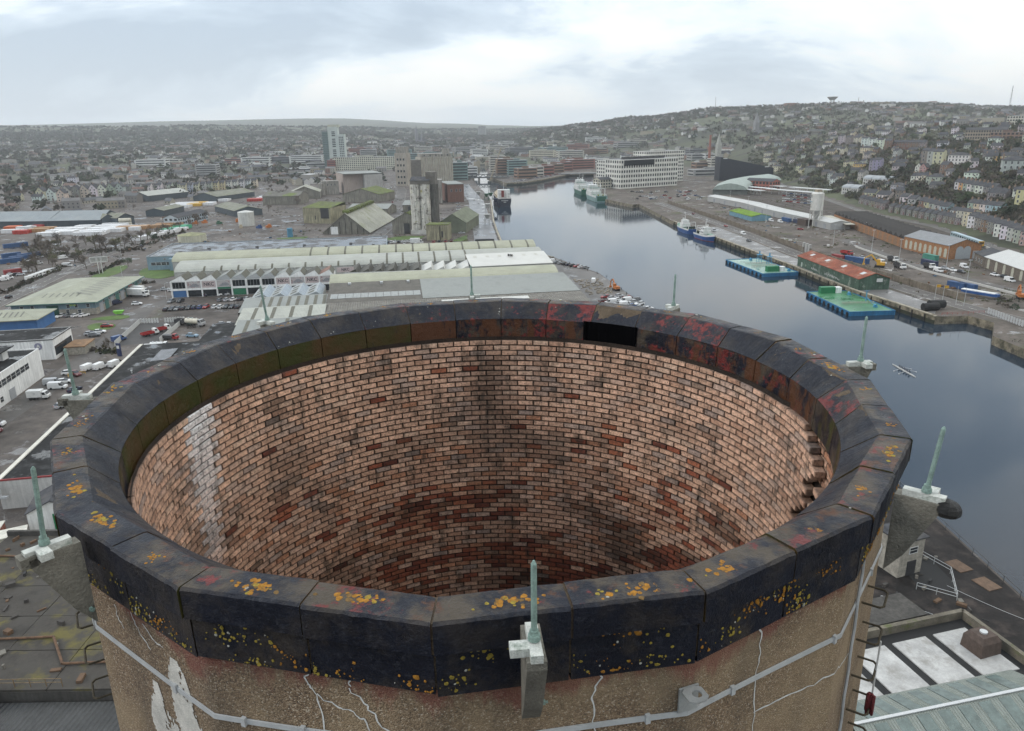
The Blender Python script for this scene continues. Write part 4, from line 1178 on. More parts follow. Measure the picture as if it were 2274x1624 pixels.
for a, b in (((-1.2, -1.2), (L_ + 1.2, -1.2)), ((L_ + 1.2, -1.2), (L_ + 1.2, DP + 1.2))): mb.bar((*a, 5.12), (*b, 5.12), .25, .3)
mb.build('gutter', UGREEN, t)
w2 = (L_ + 2.4) / 2
def hz_(f): return 5.3 + (8.6 - 5.3) * f
for k in range(10):      # right slope: pairs of rooflights
    y = 8 + k * 4.0; f0, f1 = .32, .66
    for e in (0, 1.3):
        MB().poly([(L_ + 1.2 - f * w2, y + e + dy, hz_(f) + .03) for f, dy in ((f0, 0), (f0, .6), (f1, .6), (f1, 0))][::-1]).build('rooflight', ROOFLT, rf)
for k in range(6):      # front hip
    x = 9 + k * 2.6; f0, f1 = .38, .62
    MB().poly([(x + (f * 1.5) + dx, -1.2 + f * w2, hz_(f) + .03) for f, dx in ((f0, 0), (f0, .6), (f1, .6), (f1, 0))]).build('rooflight', ROOFLT, rf)
for k in range(7):      # left slope
    y = 10 + k * 5.2; MB().poly([(-1.2 + f * w2, y + dy, hz_(f) + .03) for f, dy in ((.3, 0), (.62, 0), (.62, .6), (.3, .6))]).build('rooflight', ROOFLT, rf)
o = MB().box(15.5, -.06, 0, 4.4, .12, 4.2).build('roller_door', GREEN_D, t)
windows(t, [4, 8, 21.5, 24.5, 29], 3.1, 1.2, 1.3); windows(t, [6, 11, 21, 25.5], .8, 1.2, 1.4)
for k in range(8):
    o = MB().box(0, -.06, 0, 3.6, .12, 3.8).build('roller_door', UGREEN if k % 2 else M('grey_shutter', (.3, .31, .32), .6, .1, 1), t); o.location = (L_, 5 + k * 5.8, 0); o.rotation_euler = (0, 0, math.pi / 2)
    o = obj('window', win_mesh(1.2, 1.1), t, (L_, 8 + k * 5.8, 3.2)); o.rotation_euler = (0, 0, math.pi / 2)
lettering('sirus', 1.3, M('lime_letters', (.35, .55, .05), .5, .05, 5), t, (23.2, -.07, 4.2), bold=.02)
o = MB().box(0, -.1, 0, 5, .1, .8).build('sign_board', M('red_sign', (.35, .04, .03), .5, .1, 3), t); o.location = (L_ + .1, 38, 4.0); o.rotation_euler = (0, 0, math.pi / 2)

t, L_ = bframe('industrial_unit', 'smaller cream hipped unit with a bright blue end wall at the picture edge', 'building', (-214, 252), (-176, 258.7))
MB().prism([(0, 0), (L_, 0), (L_, 16), (0, 16)], 0, 4.4).build('wall', M('bright_blue_cladding', (.05, .14, .32), .55, .15, .5, corr=.3), t)
rf = MB().hip(0, L_, 0, 16, 4.4, 7.0, 0, 1, .3).build('roof', CREAM_R, t)
for k in range(7): MB().poly([(21 + k * 1.9 + dx, -1 + f * 9, 4.7 + f * 2.3 + .03) for f, dx in ((.3, 0), (.3, .6), (.75, .6), (.75, 0))]).build('rooflight', ROOFLT, rf)

# ---- white flat-roofed block with the round badge
t, L_ = bframe('white_warehouse', 'white flat-roofed warehouse with a grey round letter badge on its wall', 'building', (-205, 212), (-148, 222.2))
MB().prism([(0, 0), (L_, 0), (L_, 15.5), (0, 15.5)], 0, 6.5).build('wall', WHT, t)
MB().box(L_ / 2, 7.75, 6.5, L_ + .3, 15.8, .22).build('roof', BLK, t)
mb = MB()
for a, b in (((-.1, 0), (L_ + .1, 0)), ((L_, 0), (L_, 15.5)), ((L_, 15.6), (0, 15.6))): mb.bar((*a, 6.82), (*b, 6.82), .18, .22)
mb.build('roof_edge', M('roof_edge', (.36, .36, .35), .6, .2, 2), t)
bd = MB(); bd.cyl((L_ - 4.5, -.06, 4.6), (L_ - 4.5, -.10, 4.6), 1.15, n=24); bo = bd.build('badge', M('badge_grey', (.2, .2, .27), .5, .05, 3), t)
lettering('A', 1.7, WFR, bo, (L_ - 4.5, -.13, 4.6), bold=.03)
mb = MB(); mb.box(L_ + .05, 7.5, 1.2, .12, 14, 3.0); mb.build('window_band', WIN, t)
t2 = thing('stair_shed', 'dark lean-to stair and porch beside the white warehouse', 'shed', (-147.2, 226, 3), TH)
mb = MB(); mb.box(3, 5, 0, 6, 9, 2.6); mb.build('wall', USTONE, t2); MB().box(3, 5, 2.6, 6.6, 9.6, .25).build('roof', M('rusty_sheet', (.23, .13, .06), .7, .4, .6, corr=.3), t2)

# ---- two-storey office with the strip window
t, L_ = bframe('white_office', 'white two-storey office with a long strip window and a roof penthouse', 'building', (-128.5, 128), (-141.5, 205))
# local x runs away from the viewer; the wall looks to local -y
MB().prism([(0, 0), (L_, 0), (L_, 34), (0, 34)], 0, 8.2).build('wall', WHT, t)
MB().box(L_ / 2, 17.15, 8.2, L_ - .4, 33.5, .15).build('roof', BLK, t)
mb = MB(); mb.bar((0, .12, 8.45), (L_, .12, 8.45), .28, .5); mb.bar((L_ - .1, 0, 8.45), (L_ - .1, 34, 8.45), .28, .5); mb.build('parapet', WHT, t)
for k in range(18): obj('window', win_mesh(2.5, 1.7), t, (22 + k * 2.75, 0, 5.0))
for k in range(5): obj('window', win_mesh(1.6, 1.4), t, (16 + k * 9, 0, 1.2))
o = MB().box(58, -.08, 0, 3.2, .16, 3.0).build('door', M('grey_shutter', (.3, .31, .32), .6, .1, 1), t)
ph = MB(); ph.box(L_ - 9, 9, 8.35, 3, 8, 3.0); ph.box(L_ - 14.5, 12, 8.35, 3, 2, 3.0); ph.build('penthouse', WHT, t)
MB().box(L_ - 11, 8.5, 11.36, 9.5, 10, .35).build('penthouse_roof', BLK, t)
# ---- long black-roofed store with the white parapet
t, L_ = bframe('flat_roofed_store', 'long low store with a black puddled flat roof and white parapet edge', 'building', (-99.5, 121.5), (-116.9, 216.5))
WD = 42
MB().prism([(0, 0), (0, -WD), (L_, -WD), (L_, 0)][::-1], 0, 5.9).build('wall', M('pale_grey_wall', (.42, .41, .39), .85, .15, .3, streak=.2), t)
MB().box(L_ / 2, -WD / 2, 5.9, L_ - .2, WD - .2, .12).build('roof', BLK, t)
mb = MB(); mb.bar((0, -.25, 6.12), (L_, -.25, 6.12), .9, .22); mb.build('parapet', M('white_coping', (.50, .48, .42), .7, .15, .4), t)
mb = MB(); mb.bar((.1, 0, 6.1), (.1, -WD, 6.1), .3, .3); mb.build('red_edge', M('red_edge', (.22, .03, .03), .6, .1, 2), t)
CORR = M('corrugated_sheet', (.17, .175, .185), .5, .3, .5, corr=.45, corr_axis=0, streak=.2)
MB().poly([(L_ - 20, -8, 6.1), (L_ - 8, -8, 6.1), (L_ - 8, -13, 6.3), (L_ - 20, -13, 6.3)][::-1]).build('corrugated_panel', CORR, t)
for x, y in ((12, -10), (30, -14), (34, -7), (52, -10), (66, -6)): 
    mb = MB(); mb.cyl((x, y, 6.02), (x, y, 6.75), .16, n=8); mb.cyl((x, y, 6.75), (x, y, 6.9), .27, n=8); mb.build('roof_vent', STEEL, t)
for x, y in ((23, -4), (45, -18), (70, -12)): MB().box(x, y, 6.02, 1.6, 1.1, .5).build('roof_light', M('pale_rooflight', (.4, .42, .42), .4, .1, 2), t)
fl = MB(); fl.box(0, 0, 0, 1.1, .9, 1.7); fl.cyl((0, 0, 1.7), (0, 0, 2.3), .3, n=8); fl.bar((.4, 0, .3), (1.9, 0, .3), .7, .35)
vt = fl.build('extract_duct', STEEL); tag(vt, 'grey steel extract duct on the white gable at the lower left', 'duct'); vt.location = (-98.6, 119.8, 6.2)
# lower wing to the right of the black roof
t, L_ = bframe('flat_roofed_store', 'low dark wing with a wet felt roof behind the parked tankers', 'building', (-101, 219.5), (-106, 247))
MB().prism([(0, 0), (0, -38), (L_, -38), (L_, 0)][::-1], 0, 4.5).build('wall', WHT, t); MB().box(L_ / 2, -19, 4.5, L_ + .2, 38.2, .15).build('roof', BLK, t)

# ---- fenced compound with its white palisade
PAL_W = M('white_palisade', (.5, .5, .48), .6, .15, 1)
def palisade(label, pts, h=1.9, gap=.9, mat=PAL_W, name='palisade_fence'):
    f = thing(name, label, 'fence', (pts[0][0], pts[0][1], 3)); o0 = Vector((pts[0][0], pts[0][1], 0))
    for a, b in zip(pts, pts[1:]):
        a, b = Vector((*a, 0)) - o0, Vector((*b, 0)) - o0; n = max(2, int((b - a).length / gap)); rz = math.atan2((b - a).y, (b - a).x)
        pm = MB().box(0, 0, 0, gap * .72, .07, h).mesh('panel', mat)
        for k in range(n): obj('panel', pm, f, a.lerp(b, (k + .5) / n), rz)
        rl = MB(); rl.bar((*a.xy, h * .8), (*b.xy, h * .8), .08, .1); rl.bar((*a.xy, h * .25), (*b.xy, h * .25), .08, .1); rl.build('rail', mat, f)
    return f
palisade('white palisade fence running up to the corner of the dark compound', [(-136, 236), (-142.6, 268), (-135.5, 268.4)])
palisade('short white palisade fence on the right of the compound gate', [(-133.6, 268.6), (-126.2, 270), (-122.4, 240)])
sheet('compound_ground', [(-135.8, 237), (-142.3, 268), (-126.5, 269.7), (-122.6, 240)], M('dark_tarmac', (.055, .052, .05), .8, .25, .2, .3, coord='World'), 3.012)

# ---- vehicles on the near bank
def truck_parts(t, cabc, boxc, Lb, hb, wb=2.4, tank=False, open_=False):
    """rigid lorry, x forward"""
    mk = lambda c, nm: M('lorry_' + nm, c, .4, .1, 1)
    cab = MB(); zc = .75
    sec = [[(x, -wb / 2 * .96, zc), (x, -wb / 2 * .96, h), (x, wb / 2 * .96, h), (x, wb / 2 * .96, zc)] for x, h in ((0, 2.75), (1.1, 2.75), (1.65, 1.75), (1.9, 1.5))]
    loft(cab, sec); c = cab.build('cab', cabc, t)
    g = MB(); g.poly([(1.16, -wb * .44, 2.66), (1.64, -wb * .44, 1.8), (1.64, wb * .44, 1.8), (1.16, wb * .44, 2.66)]); g.v = [(x + .03, y, z + .02) for x, y, z in g.v]
    for s in (-1, 1): g.poly([(.15, s * wb * .485, 1.75), (1.2, s * wb * .485, 1.75), (1.0, s * wb * .485, 2.55), (.15, s * wb * .485, 2.55)])
    g.build('windscreen', GLASS, c)
    ch = MB(); ch.box(-Lb / 2 + .8, 0, .6, Lb + 2.2, .9, .25); ch.build('chassis', TYRE, t)
    if tank:
        k = MB(); k.cyl((-.3, 0, 1.85), (-Lb, 0, 1.85), 1.05, n=14); k.build('tank', boxc, t)
        k = MB()
        for q in range(3): k.cyl((-Lb * (.2 + .3 * q), 0, 2.85), (-Lb * (.2 + .3 * q), 0, 3.1), .3, n=8)
        k.build('hatch', STEEL, t)
    elif open_:
        k = MB()
        for x, y, sx, sy in ((-Lb / 2 - .2, -wb / 2, Lb, .1), (-Lb / 2 - .2, wb / 2, Lb, .1), (-.2, 0, .1, wb), (-Lb - .2, 0, .1, wb)): k.box(x, y, 1.0, sx, sy, hb)
        k.box(-Lb / 2 - .2, 0, .95, Lb, wb, .1); k.build('tipper_body', boxc, t)
    else: k = MB(); k.box(-Lb / 2 - .15, 0, .95, Lb, wb, hb); k.build('box_body', boxc, t)
    w = MB(); w.cyl((0, -.15, 0), (0, .15, 0), .48, n=10); wm = w.mesh('wheel', TYRE)
    for x in (1.0, -Lb * .55, -Lb * .8):
        for y in (-wb / 2 + .2, wb / 2 - .2): obj('wheel', wm, t, (x, y, .48))
LW, LRED, LGRN, LYEL, LBLK, LBLU, LGRY = [M('lorry_' + n, c, .4, .12, 1) for n, c in (('white', (.6, .6, .58)), ('red', (.26, .02, .02)), ('green', (.02, .16, .08)), ('yellow', (.5, .28, .03)), ('dark', (.04, .04, .042)), ('blue', (.03, .09, .24)), ('grey', (.3, .3, .3)))]
def truck(p, rz, label, cabc=LW, boxc=LW, Lb=6, hb=2.4, tank=False, open_=False, sc=1., name='lorry'):
    t = thing(name, label, 'truck', (p[0], p[1], p[2] if len(p) > 2 else 3.0), rz); truck_parts(t, cabc, boxc, Lb, hb, 2.4, tank, open_); t.scale = (sc,) * 3; return t
truck((-163.8, 316.5), -.22, 'long white box lorry backed up to the blue and stone unit', Lb=11, hb=2.7)
truck((-166.5, 322), -.15, 'second white lorry half hidden behind the long box lorry', Lb=8, hb=2.8)
bt = truck((-129.4, 184.6), .12, 'white box truck with a printed arrow on its side outside the white office', Lb=4.6, hb=2.3, sc=.82)
lettering('>', 1.4, LGRY, bt, (-2.2, -1.22, 2.2))
truck((-117.2, 262), -.3, 'vacuum tanker lorry with a cream tank in the wet yard', LGRY, M('cream_tank', (.45, .42, .34), .4, .2, 1), 6, tank=True)
truck((-122, 264), -.25, 'dark green tipper lorry parked beside the tanker', M('lorry_dkgreen', (.02, .06, .045), .5, .2, 1), LBLK, 5.5, 1.2, open_=True)
truck((-129.5, 251), .95, 'dark red flatbed truck with a white cab in the compound', LW, LRED, 5, .8, open_=True, sc=.85)
truck((-127.5, 256.5), .95, 'second red truck with a white cab behind the flatbed', LW, LRED, 4.5, .9, open_=True, sc=.85)
truck((-119, 243.5), -.15, 'red recovery truck with a slatted body beside the compound fence', LRED, LBLK, 4.5, 1.3, sc=.8)
truck((-117.5, 232.5), .1, 'white tanker truck with a rounded tank behind the black roof', LW, LW, 5, tank=True, sc=.85)
for i, (p, k, l) in enumerate([((-131, 210.5), 'van', 'white minibus, left of three white vans beside the black roof'), ((-127.9, 211.5), 'van', 'white van in the middle of three beside the black roof'), ((-124.4, 214), 'van', 'white van on the right of three, half behind the parapet'), ((-121, 231), 'van', 'long white van in front of the white tanker')]):
    car((*p, 3.01), 75 * D2R if i < 3 else .1, 'white', l, None, k)
for p, rz, c, k, l in [((-132, 205), -.6, 'dark red', 'car', 'maroon car behind the yellow rail by the three vans'), ((-134.6, 206), .3, 'white', 'car', 'white car tucked behind the end of the white office'), ((-133.8, 196.5), .2, 'silver', 'van', 'silver pickup in front of the white office'), ((-131.3, 197.8), .3, 'white', 'car', 'white estate car beside the silver pickup'), ((-130.4, 193), .12, 'white', 'van', 'small white van below the silver pickup'), ((-124.2, 190.5), 1.3, 'dark blue', 'car', 'dark car alone in the lane by the parapet'), ((-130, 165), .15, 'white', 'van', 'big white van near the left edge of the picture'), ((-127.6, 160.7), .1, 'dark red', 'car', 'dark red car with a white roof below the big white van'), ((-129.5, 153.4), .2, 'black', 'car', 'black saloon, upper of two at the left edge'), ((-129, 150), .2, 'black', 'car', 'black saloon, lower of two at the left edge'), ((-120.5, 178), 1.2, 'silver', 'car', 'silver car against the white parapet'),
        ((-150.6, 250), .4, 'grey', 'car', 'grey car by the grass island'), ((-153, 252), .3, 'silver', 'car', 'silver car beside the grey one by the grass island'), ((-151, 254.5), .3, 'white', 'car', 'white car nearest the grass island'), ((-152.7, 263), .2, 'red', 'car', 'red car on the rough ground between the two lawns'), ((-138.3, 243.5), 1.0, 'blue', 'van', 'blue truck outside the compound by the porch'), ((-159.5, 300.5), .3, 'white', 'car', 'white car driving across the yard'), ((-160.5, 330), .3, 'silver', 'car', 'silver car by the bushes beyond the lorries'), ((-169.2, 302.5), 1.2, 'dark blue', 'van', 'dark blue van behind the white lorry'), ((-172, 303), 1.2, 'black', 'car', 'black car beside the dark blue van'), ((-108.8, 262.5), .05, 'silver', 'car', 'silver car, upper of two by the striped roof'), ((-106, 259.5), .05, 'dark blue', 'car', 'dark car, lower of two by the striped roof'), ((-114, 247), -.1, 'pale blue', 'car', 'pale blue estate car right of the red recovery truck'), ((-214, 321), 1.8, 'silver', 'car', 'silver car on the road at the left'), ((-226, 319), 1.75, 'black', 'car', 'black car on the road near the picture edge'), ((-227, 312), 1.75, 'white', 'car', 'white car on the verge at the picture edge'), ((-238, 470), 1.75, 'black', 'car', 'black car on the tree-lined road')]:
    car((*p, 3.012), rz, c, l, None, k)
car_row((100, 706), (187, 703), ['white', None, 'white', 'grey', 'white', 'white'], 'the row by the cream-roofed unit', rz=1.2, kinds=(0,))
car_row((370, 690), (458, 684), ['black', 'black', 'grey', 'black', 'black', 'dark blue', 'blue', 'red'], 'the front row facing the showroom', rz=1.5)
car_row((478, 684), (529, 684), ['white', 'white', 'black', 'black', 'black'], 'the row below the dark showroom windows', rz=1.5)
car_row((381, 672), (401, 671), ['grey', 'black'], 'the pair in the middle of the showroom lot', rz=1.4)
car_row((490, 669), (550, 666), ['grey', 'silver', 'white', 'black', 'silver'], 'the loose row close to the showroom', rz=1.3)
car_row((383, 647), (383, 651), ['white'], 'the showroom corner spot', rz=.3)
car_row((462, 657), (510, 655), ['dark blue', None, 'white', 'silver'], 'the line under the green shop sign', rz=.9)
car_row((505, 724), (515, 733), ['white', 'white', 'silver'], 'the stack of cars left of the striped roof', rz=.1)
# skip, poles, small things
sk = MB(); loft(sk, [[(x, -.9, z0), (x, -.9, 1.5), (x, .9, 1.5), (x, .9, z0)] for x, z0 in ((-1.9, 1.1), (-1.1, .2), (1.1, .2), (1.9, 1.1))]); sko = sk.build('skip', M('lime_skip', (.16, .42, .05), .5, .2, 1)); tag(sko, 'bright green builders skip on the grass by the cream-roofed unit', 'skip'); sko.location = (-158.5, 283.5, 3.1); sko.rotation_euler = (0, 0, .2)
st = thing('sign_tower', 'tall empty white sign frame on two legs by the road', 'sign', (-214.5, 376, 3), .4)
for x in (-.8, .8): MB().box(x, 0, 0, .35, .35, 8.4).build('leg', PAL_W, st)
mb = MB()
for z in (6.2, 8.7): mb.bar((-4, 0, z), (4, 0, z), .3, .35)
for x in (-4, -1.3, 1.3, 4): mb.bar((x, 0, 6.2), (x, 0, 8.7), .25, .25)
mb.build('frame', PAL_W, st); MB().box(0, .1, 6.3, 7.6, .05, 2.3).build('panel', M('sign_panel', (.3, .3, .28), .7, .2, 1), st)
pn = thing('pylon_sign', 'dark blue pylon sign with white lettering by the bare trees', 'sign', (-128.5, 224.5, 3), -.3)
MB().box(0, 0, 0, 1.6, .4, 4.4).build('panel', M('navy_panel', (.02, .03, .08), .4, .1, 2), pn)
MB().box(0, -.22, 2.6, 1.0, .06, 1.0).build('logo', WFR, pn)
yr = thing('yellow_rail', 'yellow steel guard rail round a parking bay', 'barrier', (-133.5, 203.5, 3), .6)
mb = MB()
for z in (.5, 1.0): mb.bar((0, 0, z), (4.6, 0, z), .09, .12); mb.bar((0, 0, z), (0, -2, z), .09, .12)
for x in (0, 1.5, 3.0, 4.6): mb.bar((x, 0, 0), (x, 0, 1.05), .1, .1)
mb.build('rail', LYEL, yr)
for x, y, h_ in ((-205, 305, 8), (-232, 432, 8), (-243, 500, 8), (-190, 350, 8), (-151, 310, 7)):
    s = thing('street_lamp', 'street lamp post %s' % {305: 'beside the big cream roof', 432: 'at the bend of the road by the grey trees', 500: 'farthest up the tree-lined road', 350: 'on the lawn before the blue flat-roofed works', 310: 'in the showroom yard'}[y], 'lamp post', (x, y, 3), 1.2)
    mb = MB(); mb.cyl((0, 0, 0), (0, 0, h_), .09, .06, 6); mb.build('pole', STEEL, s); mb = MB(); mb.bar((0, 0, h_), (1.4, 0, h_ + .15), .07, .07); mb.box(1.6, 0, h_ + .08, .6, .25, .14); mb.build('lamp_head', STEEL, s)

# ---- huts at the lower left, below the cap
t = thing('hut', 'small cream hut with a sloped lid roof near the green door', 'hut', (-88.5, 108, 3), .5)
MB().box(0, 0, 0, 4.2, 3.2, 2.6).build('wall', M('cream_boards', (.45, .42, .34), .8, .15, 1, corr=.3), t); MB().box(0, 0, 2.6, 4.6, 3.5, .15).build('roof', M('pale_lid', (.48, .46, .40), .7, .2, 1), t)
t = thing('gabled_annex', 'white gabled annex with a green door at the lower left', 'shed', (-84.5, 113.5, 3), .35)
MB().gwall(-4, 4, 0, 8, 4, 5.8, 'y').build('wall', WHT, t); MB().gable(-4, 4, 0, 8, 4, 5.8, 0, .3, .15, 'y').build('roof', SLATE, t); MB().box(1.5, -.06, 0, 3, .12, 3.2).build('door', M('bright_green_door', (.01, .16, .06), .5, .1, 2), t)
t = thing('brick_bin_store', 'low brick bin store with a black sack on its roof', 'shed', (-95, 111, 3), .3)
MB().box(0, 0, 0, 4.5, 3, 2).build('wall', M('red_brick', (.24, .09, .06), .85, .3, 2), t); MB().box(0, 0, 2.02, 4.8, 3.3, .15).build('roof', M('pale_lid', (.48, .46, .40), .7, .2, 1), t); mb = MB(); mb.dome(-1.2, 0, 2.18, .9, .8); mb.build('sack', TYRE, t)
bl = MB(); bl.cyl((0, 0, 0), (0, 0, .9), .3, n=10); bo = bl.build('blue_drum', M('blue_plastic', (.03, .14, .3), .5, .1, 2)); tag(bo, 'blue plastic drum beside the cream hut', 'drum'); bo.location = (-87.5, 105, 3)
car((-94, 98.5, 3.01), .25, 'silver', 'silver car on the green strip below the huts')
car((-99.5, 98, 3.01), .25, 'green', 'dark green car next to the silver one on the green strip')
sheet('mossy_yard', [(-110, 100), (-75, 112), (-70, 104), (-104, 92)], M('mossy_concrete', (.13, .12, .08), .9, .3, .2, .3, coord='World', moss=(.25, .5, .62, (.12, .125, .05))), 3.015)
# ================================================================== power station roofs at the chimney foot
MOSSY = M('mossy_roof', (.042, .037, .031), .9, .35, .25, .4, coord='World', stain=(.22, .47, .62, (.05, .045, .038)), moss=(.16, .53, .64, (.10, .085, .025)))
DARKC = M('dark_corrugated', (.045, .045, .044), .6, .3, .3, corr=.6, corr_axis=0)
RUSTR = M('rusty_rail', (.16, .11, .06), .7, .4, 4)
t = thing('turbine_hall', 'lower left power station roof of mossy slabs below the chimney', 'building', (-80, 62, 3), .0)
MB().prism([(0, 0), (44, 0), (44, 34), (0, 34)], 0, 8.6).build('wall', M('dark_concrete', (.06, .056, .05), .9, .3, .3, streak=.3), t)
for i in range(5):
    for j in range(5):
        o = MB().box(0, 0, 0, 8.7, 6.7, .3).build('roof_slab', MOSSY, t); o.location = (4.4 + i * 8.8, 3.4 + j * 6.8, 8.6 + rnd.uniform(0, .05))
mb = MB(); mb.bar((0, 34.2, 9.2), (44, 34.2, 9.2), .5, 1.2); mb.build('parapet', M('dark_concrete', (.06, .056, .05), .9, .3, .3), t)
def railing(label, pts, mat, h=1.1, gap=1.8, posts=True):
    r = thing('railing', label, 'railing', pts[0]); o0 = Vector(pts[0])
    for a, b in zip(pts, pts[1:]):
        a, b = Vector(a) - o0, Vector(b) - o0; mb = MB()
        for f in (1, .55): mb.bar(a + Vector((0, 0, h * f)), b + Vector((0, 0, h * f)), .06, .06)
        mb.build('rail', mat, r); n = max(1, int((b - a).length / gap))
        pm = MB().box(0, 0, 0, .07, .07, h).mesh('post', mat)
        for k in range(n + 1): obj('post', pm, r, a.lerp(b, k / n))
    return r
Zr = 8.9 + 3
t2 = thing('boiler_house', 'lower corrugated roof with pale translucent strips at the bottom left', 'building', (-72, 40, 3), 0)
MB().prism([(0, 0), (38, 0), (38, 21.5), (0, 21.5)], 0, 7.4).build('wall', M('dark_concrete', (.06, .056, .05), .9, .3, .3), t2)
mb = MB(); mb.poly([(0, -.3, 7.5), (38, -.3, 7.5), (38, 14, 8.2), (0, 14, 8.2)]); mb.poly([(0, 14, 8.2), (38, 14, 8.2), (38, 21.5, 7.6), (0, 21.5, 7.6)]); rf = mb.build('roof', DARKC, t2)
PALE = M('translucent_strip', (.38, .40, .34), .5, .25, .5, corr=.6)
for x0, x1, y0, y1 in ((2, 13, 9.4, 10.2), (15, 17.5, 10.5, 12), (3, 12, 11.2, 12.8), (14, 24, 4, 5)): MB().poly([(x, y, 7.5 + .7 * (y + .3) / 14.3 + .04) for x, y in ((x0, y0), (x1, y0), (x1, y1), (x0, y1))]).build('rooflight', PALE, rf)
railing('rusty railing round the sunken roof at the lower left', [(-68.5, 62.5, Zr), (-52, 62.5, Zr)], RUSTR)
railing('grey handrail over the corrugated roof at the bottom left', [(-55, 52, 11.2), (-44, 52, 11.2), (-44, 46, 11.2)], STEEL)
dr = thing('roof_drum', 'big black steel vent drum with a domed lid on the lower left roof', 'vent', (-61, 61, 11))
mb = MB(); mb.cyl((0, 0, 0), (0, 0, 2.4), 1.5, n=20, caps=False); mb.cyl((0, 0, 0), (0, 0, 2.4), 1.4, n=20, caps=False); mb.build('shell', TYRE, dr); mb = MB(); mb.dome(0, 0, 1.7, 1.38, .5, 20, 3); mb.build('lid', MOSSY, dr)
hs = MB(); hs.tube([(.6 * math.cos(k * .5) * (1 - k / 60), .6 * math.sin(k * .5) * (1 - k / 60), .05) for k in range(38)], .04, 5); ho_ = hs.build('hose_coil', M('green_hose', (.03, .22, .11), .5, .1, 3)); tag(ho_, 'coiled green hose on the mossy roof at the left edge', 'hose'); ho_.location = (-72.5, 81, 11.93)
hl = MB(); hl.cyl((0, 0, 0), (0, 0, .12), .75, n=12); ho_ = hl.build('roof_hatch', TYRE); tag(ho_, 'round black disc for a hole in the mossy roof near the left bracket', 'hatch'); ho_.location = (-63.5, 83.5, 11.93)  # black disc stands in for the dark of a hole in the roof
# ---- river side, lower right
DECK = M('dark_deck', (.022, .020, .019), .8, .35, .2, .3, spec=.12, coord='World', stain=(.3, .5, .68, (.055, .045, .04)))
sheet('wharf_deck', [(20, 20), (76.5, 20), (76.5, 160), (20, 160)], DECK, 3.012)
railing('thin railing along the river edge at the lower right', [(76, 160 - k * 20, 3.0) for k in range(7)], LBLK, 1.5, 3.4)
tu = thing('gate_turret', 'small stone turret house with a doorway at the lower right', 'building', (60.5, 94, 3), .35)
MB().box(2.4, 2.4, 0, 4.8, 4.8, 6.4).build('wall', USTONE, tu); MB().hip(0, 4.8, 0, 4.8, 6.4, 7.8, 0, .4, .2).build('roof', SLATE, tu)
MB().box(2.6, -.04, 0, 1.8, .1, 2.6).build('door', LBLK, tu); windows(tu, [2.6], 4, 1.6, 1.0)
railing('white tubular rail round the dark stairwell by the turret', [(66, 103, 3.02), (69.5, 95, 3.02), (66.5, 88, 3.02), (62, 91, 3.02)], STEEL, 1.2, 2.2)
sw = MB(); sw.box(65.7, 95, 3.02, 6, 8.5, .03); o = sw.build('stairwell', TYRE); tag(o, 'black stairwell opening inside the white rail', 'stairwell')
for x, y in ((72, 97), (73.5, 92)): o = MB().box(0, 0, 0, 2.6, 3.2, .12).build('pallet_stack', M('old_boards', (.11, .07, .045), .85, .3, 1)); tag(o, 'brown board hatch on the wharf deck, %s the stairwell rail' % ('level with' if y > 95 else 'just below'), 'hatch', 'deck hatches'); o.location = (x, y, 3.02); o.rotation_euler = (0, 0, .3)
sb = thing('skylight_roof', 'lower right roof with white panels between dark gutters', 'building', (36, 58.5, 3), .26)
MB().prism([(0, 0), (27, 0), (27, 11), (0, 11)], 0, 6).build('wall', M('dark_concrete', (.06, .056, .05), .9, .3, .3), sb)
MB().box(13.5, 5.5, 6, 26.6, 10.6, .1).build('roof', TYRE, sb)
WPAN = M('white_roof_panel', (.36, .355, .34), .7, .22, .4, .1, stain=(.5, .5, .7, (.22, .21, .19)))
for k in range(4): MB().box(4.4 + k * 6.2, 5, 6.1, 5.0, 8, .16).build('white_panel', WPAN, sb)
mb = MB()
for a, b in (((0, 11), (27, 11)), ((27, 0), (27, 11))): mb.bar((*a, 6.6), (*b, 6.6), .6, 1.3)
mb.build('parapet', M('stained_parapet', (.12, .105, .08), .9, .35, .5, moss=(.6, .55, .68, (.08, .09, .03))), sb)
cb = thing('brick_vent', 'square dark brick vent box with a round cap on the white-panelled roof', 'vent', (57.8, 69.6, 9.1), .3)
mb = MB(); loft(mb, [[(-a, -b, z), (a, -b, z), (a, b, z), (-a, b, z), (-a, -b, z)] for a, b, z in ((1.6, 1.5, 0), (1.5, 1.4, 1.9), (1.1, 1.0, 2.6))]); mb.build('box', M('dark_brick', (.07, .05, .04), .85, .3, 2), cb); mb = MB(); mb.cyl((0, 0, 2.6), (0, 0, 2.8), .45, n=12); mb.build('cap', STEEL, cb)
ln = thing('lean_to', 'long ribbed grey green lean-to roof with glazed bays at the lower right corner', 'building', (36.5, 51.5, 3), .22)
MB().prism([(0, 0), (24, 0), (24, 8), (0, 8)], 0, 7).build('wall', M('dark_concrete', (.06, .056, .05), .9, .3, .3), ln)
LR = M('grey_green_ribs', (.19, .21, .185), .5, .2, .4, corr=.35, corr_axis=0, stain=(.4, .5, .7, (.12, .14, .12)))
mb = MB(); mb.poly([(-.4, -.5, 7.0), (24.4, -.5, 7.0), (24.4, 4, 8.6), (-.4, 4, 8.6)]); mb.poly([(-.4, 4, 8.6), (24.4, 4, 8.6), (24.4, 8.3, 7.1), (-.4, 8.3, 7.1)]); lr = mb.build('roof', LR, ln)
mb = MB(); mb.bar((-.4, 4, 8.68), (24.4, 4, 8.68), .35, .12); mb.bar((24.4, -.5, 7.1), (24.4, 4, 8.68), .3, .15); mb.build('ridge', STEEL, ln)
